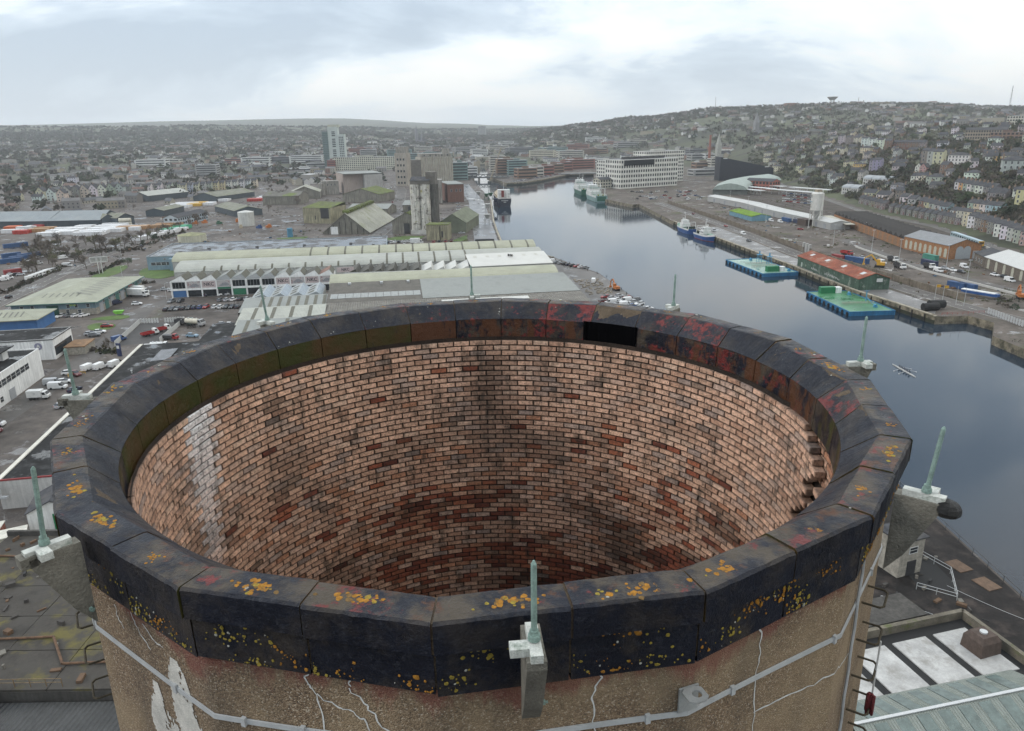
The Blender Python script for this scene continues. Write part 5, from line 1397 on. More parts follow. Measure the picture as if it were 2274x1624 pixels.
LG = M('dull_glazing', (.10, .13, .12), .25, .3, 1)
for k in range(8):
    x = 2 + k * 2.6
    MB().poly([(x, -.3, 7.12), (x + 1.5, -.3, 7.12), (x + 1.5, 3.6, 8.5), (x, 3.6, 8.5)]).build('glazed_bay', LG, lr); MB().poly([(x, 4.3, 8.54), (x + 1.5, 4.3, 8.54), (x + 1.5, 7.9, 7.29), (x, 7.9, 7.29)]).build('glazed_bay', LG, lr)
railing('white handrail down the dark steps at the lower right', [(55, 88, 3.02), (64, 80, 3.02)], STEEL, 1.1, 2)
wr = MB(); wr.tube([(66 + k, 90 - k * 1.2, 4.3 - .35 * math.sin(k / 10 * math.pi)) for k in range(11)], .03, 4); o = wr.build('string_lights', STEEL); tag(o, 'slack line of string lights over the wharf deck', 'lights')
PIPE = M('rusty_pipe', (.10, .055, .03), .8, .4, 2)
for i, (pts, l) in enumerate((([(44, 76, 3.4), (56, 80, 3.4), (64, 78, 3.4), (64, 72, 3.4)], 'rusty pipe run along the dark yard behind the white panels'), ([(-78, 70, 12.2), (-58, 71, 12.2), (-54, 66, 12.2), (-40, 66.5, 12.2)], 'rusty pipe run over the mossy roof at the lower left'), ([(-78, 90, 12.2), (-50, 88, 12.2)], 'second rusty pipe at the back of the mossy roof'))):
    mb = MB(); mb.tube(pts, .16, 8); o = mb.build('pipe_run', PIPE); tag(o, l, 'pipe', 'old pipes on the station roofs')
db = MB(); r_ = random.Random(8)
for _ in range(150):
    x, y, z = (r_.uniform(-79, -38), r_.uniform(63, 95), 11.93) if r_.random() < .6 else (r_.uniform(40, 72), r_.uniform(72, 100), 3.02)
    db.box(x, y, z, r_.uniform(.2, 1.4), r_.uniform(.15, .8), r_.uniform(.08, .6), rz=r_.random() * 3, c=r_.choice(((.05, .045, .04), (.1, .06, .035), (.14, .13, .11), (.03, .03, .03))))
o = db.build('roof_clutter', M('debris', (1, 1, 1), .9, .2, 1, attr='col')); o['kind'] = 'stuff'; o['label'] = 'loose scrap and clutter on the station roofs and wharf deck'
o = MB().prism([(40, 76), (58, 81), (56.5, 86), (38.5, 81)], 3, 6).build('low_store', M('dark_concrete', (.06, .056, .05), .9, .3, .3)); tag(o, 'low dark flat store behind the white-panelled roof', 'shed')
# ================================================================== showroom sheds and the silo quarter
def barrel(mb, x0, x1, y0, y1, ze, rise, n=10, m=0, th=.15):
    """vault running along x"""
    P = []
    w = y1 - y0
    for f, h in ((0, 0), (.05, .36), (.12, .58), (.3, .84), (.5, 1), (.7, .84), (.88, .58), (.95, .36), (1, 0)): P.append((y0 + w * f, ze + rise * h))
    for (ya, za), (yb, zb) in zip(P, P[1:]): mb.poly([(x0, ya, za), (x1, ya, za), (x1, yb, zb), (x0, yb, zb)], m)
    for x in (x0, x1): mb.poly([(x, y, z) for y, z in P], m)
    return P
CRM = M('cream_vault', (.30, .30, .225), .6, .12, .15, spec=.2, stain=(.12, .5, .72, (.27, .27, .21)))
GRYV = M('grey_vault', (.31, .315, .28), .55, .12, .15, spec=.2, stain=(.12, .5, .72, (.28, .28, .26)))
DSTRIP = M('dirty_rooflight', (.085, .08, .055), .6, .3, 1)
BROWNR = M('brown_asbestos', (.10, .092, .078), .85, .25, .3, streak=.2)
GREYR = M('grey_sheeting', (.23, .24, .225), .7, .14, .2, spec=.2, stain=(.2, .5, .7, (.20, .21, .195)))
WETR = M('wet_bitumen', (.07, .07, .075), .6, .4, .1, .2, wet=1.3, coord='World', stain=(.2, .46, .6, (.045, .045, .04)))
# blue works with the big wet flat roof
t, L_ = bframe('blue_works', 'pale blue flat-roofed works with a huge wet roof behind the sheds', 'building', (-193, 383), (-69, 401))
PB = M('powder_blue_cladding', (.21, .30, .36), .6, .12, .3, corr=.4, streak=.12)
MB().prism([(0, 0), (L_, 0), (L_, 48), (0, 48)], 0, 7).build('wall', PB, t)
MB().box(L_ / 2, 24, 7, L_ - .3, 47.7, .12).build('roof', WETR, t)
mb = MB()
for a, b in (((0, 0), (L_, 0)), ((0, 0), (0, 48)), ((0, 48), (L_, 48)), ((L_, 0), (L_, 48))): mb.bar((*a, 7.2), (*b, 7.2), .3, .45)
mb.build('parapet', M('blue_grey_edge', (.25, .28, .3), .6, .15, .5), t)
windows(t, [3, 5.6, 8.2, 10.8], 2.6, 2.3, 1.5); windows(t, [9], 5.5, 1.3, .5)
an = MB(); an.prism([(12, -4), (20, -4), (20, 0), (12, 0)], 0, 6.2); an.build('annex', PB, t); windows(t, [16], 3.6, 3.6, 1.1, -4)
for k in range(9): MB().box(14 + k * 13, 12 + 9 * (k % 2), 7.12, 1.6, 1.6, .7).build('roof_vent', M('vent_box', (.1, .1, .1), .7, .2, 1), t)
# vaulted sheds: two long bays
def vault(label, A, B, w, ze, rise, mat, nst, st_range=(0., 1.), lowf=0., strip=True):
    t, L_ = bframe('vaulted_shed', label, 'shed', A, B)
    MB().prism([(0, 0), (L_, 0), (L_, w), (0, w)], 0, ze).build('wall', M('shed_wall', (.40, .40, .37), .8, .15, .3, streak=.25), t)
    mb = MB(); P = barrel(mb, -.3, L_ + .3, -.3, w + .3, ze, rise); rf = mb.build('roof', mat, t)
    if strip:
        for k in range(nst):
            x = L_ * (st_range[0] + (st_range[1] - st_range[0]) * (k + .5) / nst); s = MB()
            for (ya, za), (yb, zb) in list(zip(P, P[1:]))[:(2 if k < nst * lowf else 4)]: s.poly([(x, ya - .05, za + .06), (x + .9, ya - .05, za + .06), (x + .9, yb - .03, zb + .06), (x, yb - .03, zb + .06)])
            s.build('rooflight', DSTRIP, rf)
    return t, L_
vault('long cream vaulted shed, rear of the two in front of the silos', (-170, 362), (13, 387), 20, 7.8, 3.2, CRM, 14, (.34, 1.), 0.)
vault('long grey vaulted shed next in front of the rear cream one', (-158, 337), (16, 362.5), 24, 7.0, 3.2, GRYV, 17, (0.05, .80), .6)
# new white roof at the river end
t, L_ = bframe('white_roofed_shed', 'clean white low-pitched shed at the river end of the vaults', 'shed', (-18.5, 333), (19.5, 340))
MB().prism([(0, 0), (L_, 0), (L_, 20), (0, 20)], 0, 8).build('wall', M('light_cladding', (.42, .42, .40), .6, .08, .3), t)
mb = MB(); mb.poly([(-.3, -.3, 8.05), (L_ + .3, -.3, 8.05), (L_ + .3, 20.2, 10.6), (-.3, 20.2, 10.6)]); mb.bar((-.3, -.3, 8), (L_ + .3, -.3, 8), .2, .3); rf = mb.build('roof', M('white_sheeting', (.46, .455, .42), .5, .06, .2), t)
for k in range(6): MB().poly([(3 + 6 * k, 13.5, 9.86), (4.6 + 6 * k, 13.5, 9.86), (4.6 + 6 * k, 16.5, 10.22), (3 + 6 * k, 16.5, 10.22)]).build('rooflight', M('faint_rooflight', (.40, .39, .34), .5, .1, 1), rf)
for k in range(3): mb = MB(); mb.cyl((20 + .7 * k, 14 - .9 * k, 9.9), (20 + .7 * k, 14 - .9 * k, 10.9), .35, n=8); mb.build('vent_cowl', TYRE, t)
# valley of small sawtooth roofs between the vaults
t, L_ = bframe('sawtooth_valley', 'row of small dark and white sawtooth roofs in the valley between the sheds', 'building', (-76, 326), (-18.8, 331.5))
MB().prism([(0, 0), (L_, 0), (L_, 19.5), (0, 19.5)], 0, 6.2).build('wall', M('light_cladding', (.42, .42, .40), .6, .08, .3), t)
for k in range(10):
    x0, x1 = L_ * k / 10, L_ * (k + 1) / 10; m = M('dark_saw', (.075, .072, .06), .8, .3, .5) if k < 6 else M('white_sheeting', (.46, .455, .42), .5, .06, .2)
    mb = MB(); mb.poly([(x0, 2, 6.25), (x1 - .8, 2, 8.6), (x1 - .8, 19, 8.6), (x0, 19, 6.25)]); mb.poly([(x1 - .8, 2, 8.6), (x1, 2, 6.25), (x1, 19, 6.25), (x1 - .8, 19, 8.6)]); mb.poly([(x0, 2, 6.25), (x1, 2, 6.25), (x1 - .8, 2, 8.6)]); mb.build('sawtooth', m, t)
MB().box(L_ / 2, .4, 6.2, L_, .5, 1.2).build('fascia', M('light_cladding', (.42, .42, .40), .6, .08, .3), t)
# ---- showroom with the sawtooth front
t, L_ = bframe('sawtooth_showroom', 'white two-storey showroom with a sawtooth roofline and NKC posters', 'building', (-149.6, 313), (-80.5, 323.5))
NB_ = 11; bw = L_ / NB_; DPT = 12
WS = M('showroom_white', (.76, .76, .74), .6, .08, .5, streak=.1)
DGL = M('shop_glass', (.02, .024, .027), .12, .3, .3)
POST = M('poster', (.42, .40, .39), .6, .35, .5, stain=(.5, .5, .62, (.22, .12, .12))); PINK = M('poster_pink', (.46, .38, .37), .6, .15, .4); LBK = M('black_lettering', (.03, .03, .035), .5, .05, 2)
MB().prism([(0, .25), (L_, .25), (L_, DPT), (0, DPT)], 0, 7.0).build('wall', WS, t)
for k in range(NB_):
    x0, x1 = k * bw, (k + 1) * bw; dark = k < 3
    mb = MB(); mb.poly([(x0, 0, 7.0), (x1, 0, 7.0), (x1, 0, 7.4), (x1 - .25 * bw, 0, 9.6), (x0, 0, 7.4)]); mb.build('gable', WS if k not in (3, 4, 5, 6) else M('gable_grey', (.36, .37, .37), .6, .1, .5), t)
    mb = MB(); mb.poly([(x0, -.1, 7.45), (x1 - .25 * bw, -.1, 9.65), (x1 - .25 * bw, DPT, 9.65), (x0, DPT, 7.45)]); mb.build('roof_slope', M('dark_saw', (.075, .072, .06), .8, .3, .5) if k in (0, 1, 2, 9) else M('mossy_red', (.17, .10, .075), .8, .3, .5) if k == 10 else GREYR, t)
    mb = MB(); mb.poly([(x1 - .25 * bw, -.1, 9.65), (x1, -.1, 7.45), (x1, DPT, 7.45), (x1 - .25 * bw, DPT, 9.65)]); mb.build('north_light', DSTRIP, t)
    MB().box(x0, -.05, 0, .45, .5, 7.2).build('pier', WS, t)
    MB().box((x0 + x1) / 2, .08, 3.1, bw, .4, .75).build('fascia', WS if k not in (3,) else M('green_fascia', (.02, .14, .07), .5, .1, 1), t)
    if k in (1, 2, 3, 7, 8, 9, 10):
        o = MB().box((x0 + x1) / 2, .08, 3.9, bw - .6, .12, 2.9).build('poster', PINK if k in (2, 7, 9) else POST, t)
        if k in (2, 7, 9): lettering('NKC', 2.1, LBK, o, ((x0 + x1) / 2, -.02, 5.4), bold=.04)
        else:
            cw = MB(); pts = [(-2.3, 4.6), (-1.2, 5.2), (-.4, 5.9), (1.0, 5.9), (1.9, 5.3), (2.3, 4.7), (1.6, 4.45), (-1.4, 4.4)]
            cw.poly([((x0 + x1) / 2 + a, .005, b) for a, b in pts]); cw.build('printed_car', M('poster_print', (.22, .22, .23), .6, .3, 2), o)
    else:
        for q in range(4): MB().box(x0 + .5 + (bw - 1) * (q + .5) / 4, .1, 4.0, (bw - 1) / 4 - .1, .12, 2.7).build('window', DGL, t)
    MB().box((x0 + x1) / 2, .12, .15, bw - .8, .14, 2.8).build('shop_window', DGL if k not in (0, 4) else M('blue_shutter', (.05, .13, .28), .5, .1, 1) if k == 0 else M('green_fascia', (.02, .14, .07), .5, .1, 1), t)
t, L_ = bframe('name_board', 'small NKC board at the end of the sawtooth showroom', 'sign', (-80, 329), (-72.5, 330.5), 9)
MB().box(L_ / 2, 0, 1.2, L_, .2, 2.2).build('board', PINK, t); lettering('NKC', 1.7, LBK, t, (L_ / 2, -.14, 2.3), bold=.03)
MB().box(L_ / 2, .6, -2.5, .5, .5, 4).build('post', STEEL, t)
# ---- lower showroom in front: blue-grey sawtooth and striped flat roofs
t, L_ = bframe('sawtooth_store', 'blue-grey four-bay sawtooth store with big roof windows', 'building', (-104.5, 283), (-77, 287.5))
MB().prism([(0, 0), (L_, 0), (L_, 20), (0, 20)], 0, 5.4).build('wall', WS, t)
for k in range(4):
    x0, x1 = L_ * k / 4, L_ * (k + 1) / 4
    mb = MB(); mb.poly([(x0, 0, 5.5), (x1 - 2.2, 0, 7.3), (x1 - 2.2, 20, 7.3), (x0, 20, 5.5)]); mb.poly([(x0, 0, 5.5), (x1, 0, 5.5), (x1 - 2.2, 0, 7.3)]); sl = mb.build('roof_slope', M('blue_grey_sheet', (.27, .29, .29), .5, .12, .4), t)
    MB().poly([(x1 - 2.2, 0, 7.3), (x1, 0, 5.5), (x1, 20, 5.5), (x1 - 2.2, 20, 7.3)]).build('north_light', M('pale_glazing', (.22, .26, .29), .25, .15, .4), t)
    for q in range(3): MB().poly([(x0 + 1.0, 2.5 + q * 5.6, 5.95), (x0 + 3.6, 2.5 + q * 5.6, 6.98), (x0 + 3.6, 5.2 + q * 5.6, 6.98), (x0 + 1.0, 5.2 + q * 5.6, 5.95)]).build('roof_window', DSTRIP, sl)
t, L_ = bframe('striped_store', 'low pale store with stepped striped roofs nearest the chimney', 'building', (-93, 229), (-64.5, 234))
MB().prism([(0, 0), (L_, 0), (L_, 52), (0, 52)], 0, 4.6).build('wall', WS, t)
for j, (y0, y1) in enumerate(((-.4, 15), (15, 34), (34, 52.4))):
    x_off = -3.5 if j == 2 else (-1.5 if j == 1 else 0)
    mb = MB(); mb.poly([(x_off, y0, 4.9), (L_, y0, 4.9), (L_, y1, 6.6), (x_off, y1, 6.6)]); mb.poly([(x_off, y1, 6.6), (L_, y1, 6.6), (L_, y1, 4.6), (x_off, y1, 4.6)][::-1]); mb.poly([(x_off, y0, 4.9), (x_off, y1, 6.6), (x_off, y1, 3), (x_off, y0, 3)]); rf = mb.build('roof', GREYR if j != 1 else M('pale_sheeting', (.34, .345, .30), .6, .12, .3, corr=.5), t)
    for k in range(8 if j == 2 else 4):
        x = 3 + k * (3.4 if j == 2 else 6.6); a, b = y0 + 1.0, y1 - 1.0; f = lambda y: 4.9 + 1.7 * (y - y0) / (y1 - y0) + .04
        MB().poly([(x, a, f(a)), (x + 1.3, a, f(a)), (x + 1.3, b, f(b)), (x, b, f(b))]).build('rooflight', DSTRIP, rf)
# ---- river-side shed of cream vault and mixed low roofs
t, L_ = bframe('riverside_shed', 'wide shed with a cream vault over brown and grey roof slopes by the river', 'shed', (-70, 262), (29, 277.5))
WSH = M('shed_wall', (.40, .40, .37), .8, .15, .3, streak=.25)
MB().prism([(0, 0), (L_, 0), (L_, 52), (0, 52)], 0, 5.0).build('wall', WSH, t)
mb = MB(); barrel(mb, -.5, L_ - 3, 34, 54, 7.0, 3.6); mb.build('vault_roof', CRM, t)
mb = MB(); mb.poly([(0, 8, 6.2), (37, 8, 6.2), (37, 35, 8.6), (0, 35, 8.6)]); bro = mb.build('brown_roof', BROWNR, t)
mb = MB(); mb.poly([(37, 8, 6.3), (L_, 8, 6.3), (L_ - 1, 35, 8.7), (37, 35, 8.7)]); mb.poly([(L_, 8, 6.3), (L_, 8, 3), (L_, 35, 3), (L_ - 1, 35, 8.7)]); mb.build('grey_roof', GREYR, t)
mb = MB(); mb.poly([(0, -8, 5.4), (L_, -8, 5.4), (L_, 8, 6.15), (0, 8, 6.15)]); mb.prism([(0, -8), (L_, -8), (L_, 0), (0, 0)], 0, 5.3); mb.build('lower_roof', M('ribbed_brown', (.15, .14, .12), .8, .25, .3, corr=.9, corr_axis=0), t)
GLZ = M('old_patent_glazing', (.27, .28, .27), .4, .25, 1, corr=.6, corr_axis=0)
for k in range(12): MB().poly([(1.2 + k * 2.95, 13, 6.72), (4.0 + k * 2.95, 13, 6.72), (4.0 + k * 2.95, 19, 7.26), (1.2 + k * 2.95, 19, 7.26)]).build('glazing_panel', GLZ, bro)
for x in (8, 21, 32): MB().box(x, 31.5, 8.3, 1.2, 1.8, .8).build('roof_hatch', STEEL, t)
MB().poly([(44, .5, 5.86), (78, .5, 5.86), (78, 4.5, 6.05), (44, 4.5, 6.05)]).build('white_sheet', M('white_sheeting', (.46, .455, .42), .5, .06, .2), t)
# car park and wharf at the river end
sheet('wharf_car_park', [(24, 398), (43, 352), (55, 274), (66, 205), (34, 205), (30, 280), (21, 365)], M('dark_tarmac2', (.10, .092, .085), .6, .3, .15, .3, wet=.3, coord='World'), 3.012)
car_row((1228, 583), (1300, 597), ['white', 'grey', 'silver', 'black', 'dark blue', 'black', 'red', 'white', 'grey'], 'the wharf line behind the white shed', rz=.5, kinds=(0,))
car_row((1318, 627), (1318, 640), ['white'], 'the demolition corner', kinds=(0,), rz=1.4)
car_row((1345, 662), (1420, 677), ['red', 'silver', 'white', 'white', 'silver', 'white'], 'the back row of the wharf car park', rz=.35, kinds=(3,))
car_row((1340, 672), (1440, 688), ['dark red', 'white', 'silver', 'white', 'blue', 'silver', 'white'], 'the front row of the wharf car park', rz=.35, kinds=(1, 3))
car_row((1375, 660), (1412, 668), ['silver', 'red', 'grey'], 'the river rail row of the wharf', rz=.35)
rb = MB(); r_ = random.Random(4)
for _ in range(160): x, y = r_.uniform(0, 12), r_.uniform(0, 34); rb.box(x - y * .12, y, 3.0, r_.uniform(.2, 1.1), r_.uniform(.2, .9), r_.uniform(.1, .6), rz=r_.random() * 3)
o = rb.build('rubble', M('rubble', (.22, .19, .15), .9, .4, 1)); o.location = (33, 305, 0); o['kind'] = 'stuff'
for k in range(14):
    f = k / 13; a, b = Vector((24.5, 400)), Vector((55.5, 276)); p = a.lerp(b, f) - Vector((1.5 - 9 * math.sin(f * 3.14) * .0, 0)); o = MB().cyl((0, 0, 0), (0, 0, 1.1), .16, n=8).build('bollard', PILE)
    tag(o, 'dark bollard post, %s from the far end along the wharf edge' % ORD[k], 'bollard', 'wharf bollards'); o.location = (p.x + 8.5 * max(0, 1 - abs(f - .45) * 2.2), p.y, 3)

# ================================================================== silo quarter
SIL = M('silo_concrete', (.52, .50, .45), .9, .22, .12, streak=.45, stain=(.35, .52, .64, (.10, .09, .075)), moss=(.3, .57, .68, (.22, .20, .06)))
GRC = M('grain_concrete', (.26, .245, .215), .9, .22, .12, streak=.5)
t = thing('grain_silo', 'tall white streaked grain silo of four ribs with a dark head house', 'silo', (-69, 506.5, 3), -.1)
for i, (x, y) in enumerate(((3.6, 4), (10.4, 4), (15.6, 7), (3.6, 12), (10.4, 12))): mb = MB(); mb.cyl((x, y, 3), (x, y, 33.5), 3.55, n=20); mb.build('silo_bin', SIL if i != 2 else M('shaded_silo', (.10, .095, .085), .9, .3, .2, streak=.5), t, smooth=False)  # the right-hand bin's shade is put into its darker colour
MB().box(8, 8, 0, 16, 15, 3).build('plinth', M('white_plinth', (.42, .41, .38), .85, .2, .3), t)
mb = MB(); mb.gwall(1, 14, 1.5, 14, 36.0, 38.2, 'x', z0=33.5); mb.box(14.5, 8, 30, 6.5, 8, 11.4); mb.build('head_house', M('dark_head', (.13, .12, .105), .85, .25, .3), t); mb = MB(); mb.gable(1, 14, 1.5, 14, 36.0, 38.2, 0, .3, .15); mb.build('roof', SLATE, t)
t = thing('square_store', 'square mossy concrete store at the silo foot', 'building', (-55, 476.5, 3), -.1)
MB().box(7.2, 6, 0, 14.4, 12, 10).build('wall', M('algae_concrete', (.27, .25, .17), .9, .25, .2, streak=.5), t); MOSSG = M('moss_roof', (.095, .115, .028), .95, .4, .3, .4, coord='World', stain=(.2, .5, .65, (.08, .075, .06))); MB().box(7.2, 6, 10, 14.8, 12.4, .3).build('roof', MOSSG, t)
MB().box(9, -.1, .2, .5, .2, 9).build('downpipe', PILE, t); MB().box(10.5, -.1, 2, 1.0, .15, 4).build('door', LBLK, t)
WALLD = M('drab_wall', (.19, .18, .15), .9, .25, .2, streak=.4)
def gshed(label, A, B, d, ze, zr, wall, roof, axis='x', z=3., name='warehouse', over=.4, doors=0, group=None):
    t, L_ = bframe(name, label, 'warehouse', A, B, z)
    MB().gwall(0, L_, 0, d, ze, zr, axis).build('wall', wall, t); MB().gable(0, L_, 0, d, ze, zr, 0, over, .2, axis).build('roof', roof, t)
    for k in range(doors): MB().box(L_ * (k + .5) / doors, -.08, 0, min(4, L_ / doors * .6), .14, ze * .8).build('door', LBLK, t)
    return t, L_
gshed('shed with a bright mossy roof and red door marks left of the silo', (-82.5, 512), (-62, 510), 42, 9, 14.5, WALLD, MOSSG, 'y', doors=1)
gshed('mossy grey shed on the right of the silo beside the wharf road', (-50, 512), (-31, 509.5), 52, 7, 13, M('olive_wall', (.13, .14, .10), .9, .25, .2), M('mossgrey_roof', (.13, .14, .095), .9, .3, .3), 'y')
t, L_ = gshed('big steep A-frame store with a pale roof and ridge monitor', (-131.5, 515), (-99, 513), 80, 1.4, 14.6, WALLD, M('pale_asbestos', (.30, .295, .245), .85, .2, .1, streak=.2, stain=(.12, .52, .68, (.20, .21, .12))), 'y', over=.8)
mb = MB(); 
for k in range(13): mb.box(L_ / 2, 4 + k * 6, 14.4, 4.6, 3.2, 1.7)
mb.box(L_ / 2, 40, 14.2, 3.6, 78, 1.0); mb.build('ridge_monitor', MOSSG, t)
MB().box(8, -.2, 0, 5, .4, 5.2).build('porch', WHT, t)
for k in range(7): MB().box(3.5 + k * 4.2, -.12, 0, .45, .2, 3 + 8 * (1 - abs(k - 3) / 3.6)).build('pier', M('dark_concrete', (.06, .056, .05), .9, .3, .3), t)
t, L_ = bframe('boxy_store', 'boxy algae-stained store with a dark open bay and mossy roof', 'warehouse', (-163.5, 583.5), (-140.5, 577))
MB().prism([(0, 0), (L_, 0), (L_, 26), (0, 26)], 0, 12).build('wall', M('algae_concrete', (.27, .25, .17), .9, .25, .2, streak=.5), t); mb = MB(); mb.poly([(-.3, -.3, 12), (L_ + .3, -.3, 12), (L_ + .3, 26, 14.5), (-.3, 26, 14.5)]); mb.prism([(0, 25.8), (L_, 25.8), (L_, 26), (0, 26)], 12, 14.5); mb.build('roof', MOSSG, t); MB().box(L_ * .80, -.1, 4, 7, .2, 8).build('dark_bay', LBLK, t); MB().box(L_ * .45, -.1, 3, .8, .2, 3).build('door', LBLK, t)
gshed('moss-edged concrete shed in front of the big grey block', (-171, 762), (-131.5, 752.6), 40, 7.5, 13, WALLD, MOSSG, 'y')
t, L_ = bframe('mill_block', 'big windowless grey and pink mill block', 'building', (-190.7, 860), (-150, 876))
MB().prism([(0, 0), (L_ * .52, 0), (L_ * .52, 50), (0, 50)], 0, 22).build('wall', M('pink_concrete', (.33, .275, .24), .9, .12, .1, streak=.2), t); MB().prism([(L_ * .52, -8), (L_, -8), (L_, 46), (L_ * .52, 46)], 0, 21).build('wall', M('pale_concrete', (.36, .35, .33), .9, .12, .1, streak=.25), t); MB().box(L_ / 2, 22, 22, L_ + .6, 56, .5).build('roof', GREYR, t)
t = thing('mill_block', 'narrow lower mill wing with a round bin on its left', 'building', (-213, 852, 3), .3); MB().box(9, 8, 0, 19, 16, 15).build('wall', GRC, t); mb = MB(); mb.cyl((-1, -2, 0), (-1, -2, 13), 3.6, n=14); mb.build('round_bin', GRC, t); windows(t, [2, 6, 10, 14], 10, 1.4, 2, 0)
gshed('pale pitched roof shed with patchy roof left of the mill', (-236, 800), (-205, 806), 34, 7, 13, WALLD, M('pale_asbestos', (.30, .295, .245), .85, .2, .1, streak=.2), 'y')
gshed('dark low shed with a moss patch left of the A-frame store', (-247, 745), (-210, 742), 28, 8, 12, WALLD, M('dark_asbestos', (.12, .115, .10), .9, .3, .2, moss=(.08, .55, .62, (.10, .13, .03))), 'x')
t, L_ = bframe('granary_tower', 'tall tapering concrete granary tower with rows of small windows', 'tower', (-146.6, 967), (-131, 963.5))
MB().prism([(0, 0), (L_, 0), (L_, 15), (0, 15)], 0, 41).build('wall', M('tan_concrete', (.32, .29, .245), .9, .15, .1, streak=.3), t); MB().box(L_ * .5, 7.5, 41, L_ * .82, 12, 7.5).build('head_house', GRC, t)
for s_ in range(5): windows(t, [L_ * f for f in (.25, .5, .75)], 3 + s_ * 7.2, 2.2, 2.6, 0, 0, False)
t, L_ = bframe('granary', 'huge ribbed concrete granary with a long attic beside the wharf', 'building', (-120, 1023), (-78, 1036))
MB().prism([(0, 0), (L_, 0), (L_, 40), (0, 40)], 0, 33).build('wall', M('ribbed_concrete', (.34, .315, .26), .9, .15, .1, corr=3.2, streak=.25), t); MB().box(L_ / 2, 15, 33, L_ * .99, 22, 4.5).build('attic', GRC, t); MB().box(L_ - 6, 15, 37.5, 8, 12, 6).build('lift_house', GRC, t); MB().box(-10, 12, 0, 20, 24, 30).build('annex_bin', M('dark_head', (.13, .12, .105), .85, .25, .3), t)
windows(t, [6, 14, 22, 30, 38], 34.5, 1.5, 1.8, 4, 0, False)
BR = M('red_brick', (.24, .09, .06), .85, .3, 2)
t, L_ = bframe('brick_mill', 'narrow red brick mill beside the wharf road', 'building', (-62, 737), (-46, 741)); MB().prism([(0, 0), (L_, 0), (L_, 45), (0, 45)], 0, 17).build('wall', M('dull_brick', (.15, .078, .058), .85, .3, 1, streak=.3), t); MB().box(L_ / 2, 22, 17, L_, 45, .6).build('roof', GREYR, t); windows(t, [4, 9, 13], 10, 1.8, 2.4)
t = thing('brick_mill', 'round-topped grey elevator house behind the silo', 'building', (-79, 735, 3), .1); MB().box(6, 6, 0, 12, 20, 22).build('wall', GRC, t); mb = MB(); mb.cyl((3, -6, 0), (3, -6, 14), 4, n=14); mb.build('round_bin', BR, t)
gshed('small drab shed with open front behind the silo', (-95, 655), (-68, 652), 20, 6, 9, WALLD, GREYR, 'x', doors=2)
gshed('flat dark shed with a curved front left of the wharf street', (-140, 640), (-105, 634), 24, 5, 8, WALLD, GREYR, 'x')
# wharf street cars, ship side clutter
car_row((862, 540), (935, 537), ['black', 'white', 'white', 'black', 'white', 'white', 'white', None, 'white', 'black'], 'the row below the silo grass', rz=1.5, detail=False)
car_row((963, 539), (1003, 537), ['red', 'black', 'red', 'dark red'], 'the red row at the square store', rz=1.5, detail=False)
truck((-57.5, 461.5), .0, 'white box truck at the foot of the square store', Lb=6, hb=2.8)
car_row((900, 546), (925, 545), ['white', 'white'], 'the pair peeping over the vault', rz=0, detail=False)
for i, (u, v) in enumerate([(1013, 420 + k * 6.6) for k in range(16)]): p = at(u + k * 0 + i * .85, v, 3); car((p.x, p.y, 3.01), .3, rnd.choice(['white', 'silver', 'silver', 'grey', 'white', 'dark blue', 'red']), 'car parked beside the wharf road, %s from the far end' % ORD[i], 'cars parked along the wharf road', 'car', False)
for i, (u, v, c) in enumerate([(870, 425, 'white'), (867, 433, 'silver'), (863, 442, 'red'), (872, 450, 'red'), (871, 457, 'white'), (862, 436, 'grey'), (868, 418, 'white'), (848, 502, 'white'), (853, 488, 'silver')]): p = at(u, v, 3); car((p.x, p.y, 3.01), 1.65, c, '%s car on the street left of the silo, %s from the far end' % (c, ORD[i]), 'cars on the silo street', 'car', False)
ribbon('silo_street', [(-92, 470), (-93, 560), (-106, 700), (-130, 900), (-150, 1000)], 11, ROADM, 3.02, True, False)
ribbon('wharf_road', [(-14, 440), (-22, 560), (-34, 740), (-62, 980)], 15, M('wharf_wet', (.12, .118, .12), .4, .3, .1, .1, wet=.7, coord='World'), 3.02, False, False)
for pts in ([(-88, 486), (-74, 500), (-58, 498), (-60, 486), (-75, 480)], [(-40, 470), (-30, 500), (-28, 470)], [(-160, 500), (-140, 506), (-138, 494), (-155, 488)]): sheet('verge', pts, GRASS, 3.03)
dk = MB(); dk.box(0, 0, 0, 12, 3, 3.2); dk.box(0, 0, 3.2, 11.6, 2.6, -.3); o = dk.build('open_container', LBLK); tag(o, 'dark open-topped container on the wharf behind the vaulted shed', 'container'); o.location = (-16.5, 455, 3); o.rotation_euler = (0, 0, .05)
tk = thing('storage_tank', 'white cylindrical storage tank in the yard', 'tank', (-205.5, 575, 3)); mb = MB(); mb.cyl((0, 0, 0), (0, 0, 10.5), 6.1, n=28); mb.build('shell', M('tank_white', (.46, .46, .43), .7, .15, .2, streak=.2), tk); mb = MB(); mb.cyl((0, 0, 10.5), (0, 0, 11.6), 6.2, .5, 28); mb.build('lid', MATS['tank_white'], tk); mb = MB(); mb.tube([(6.25, 0, 0), (6.25, 0, 11.6)], .1); mb.build('ladder', STEEL, tk)
tk = thing('storage_tank', 'low wide cream tank with an olive cone roof behind the blue works', 'tank', (-213.7, 491, 3)); mb = MB(); mb.cyl((0, 0, 0), (0, 0, 4.6), 9, n=28); mb.build('shell', M('tank_cream', (.42, .41, .32), .7, .15, .2, streak=.2), tk); mb = MB(); mb.cyl((0, 0, 4.6), (0, 0, 6.2), 9.1, .3, 28); mb.build('lid', M('olive_lid', (.20, .20, .11), .8, .3, .3), tk)
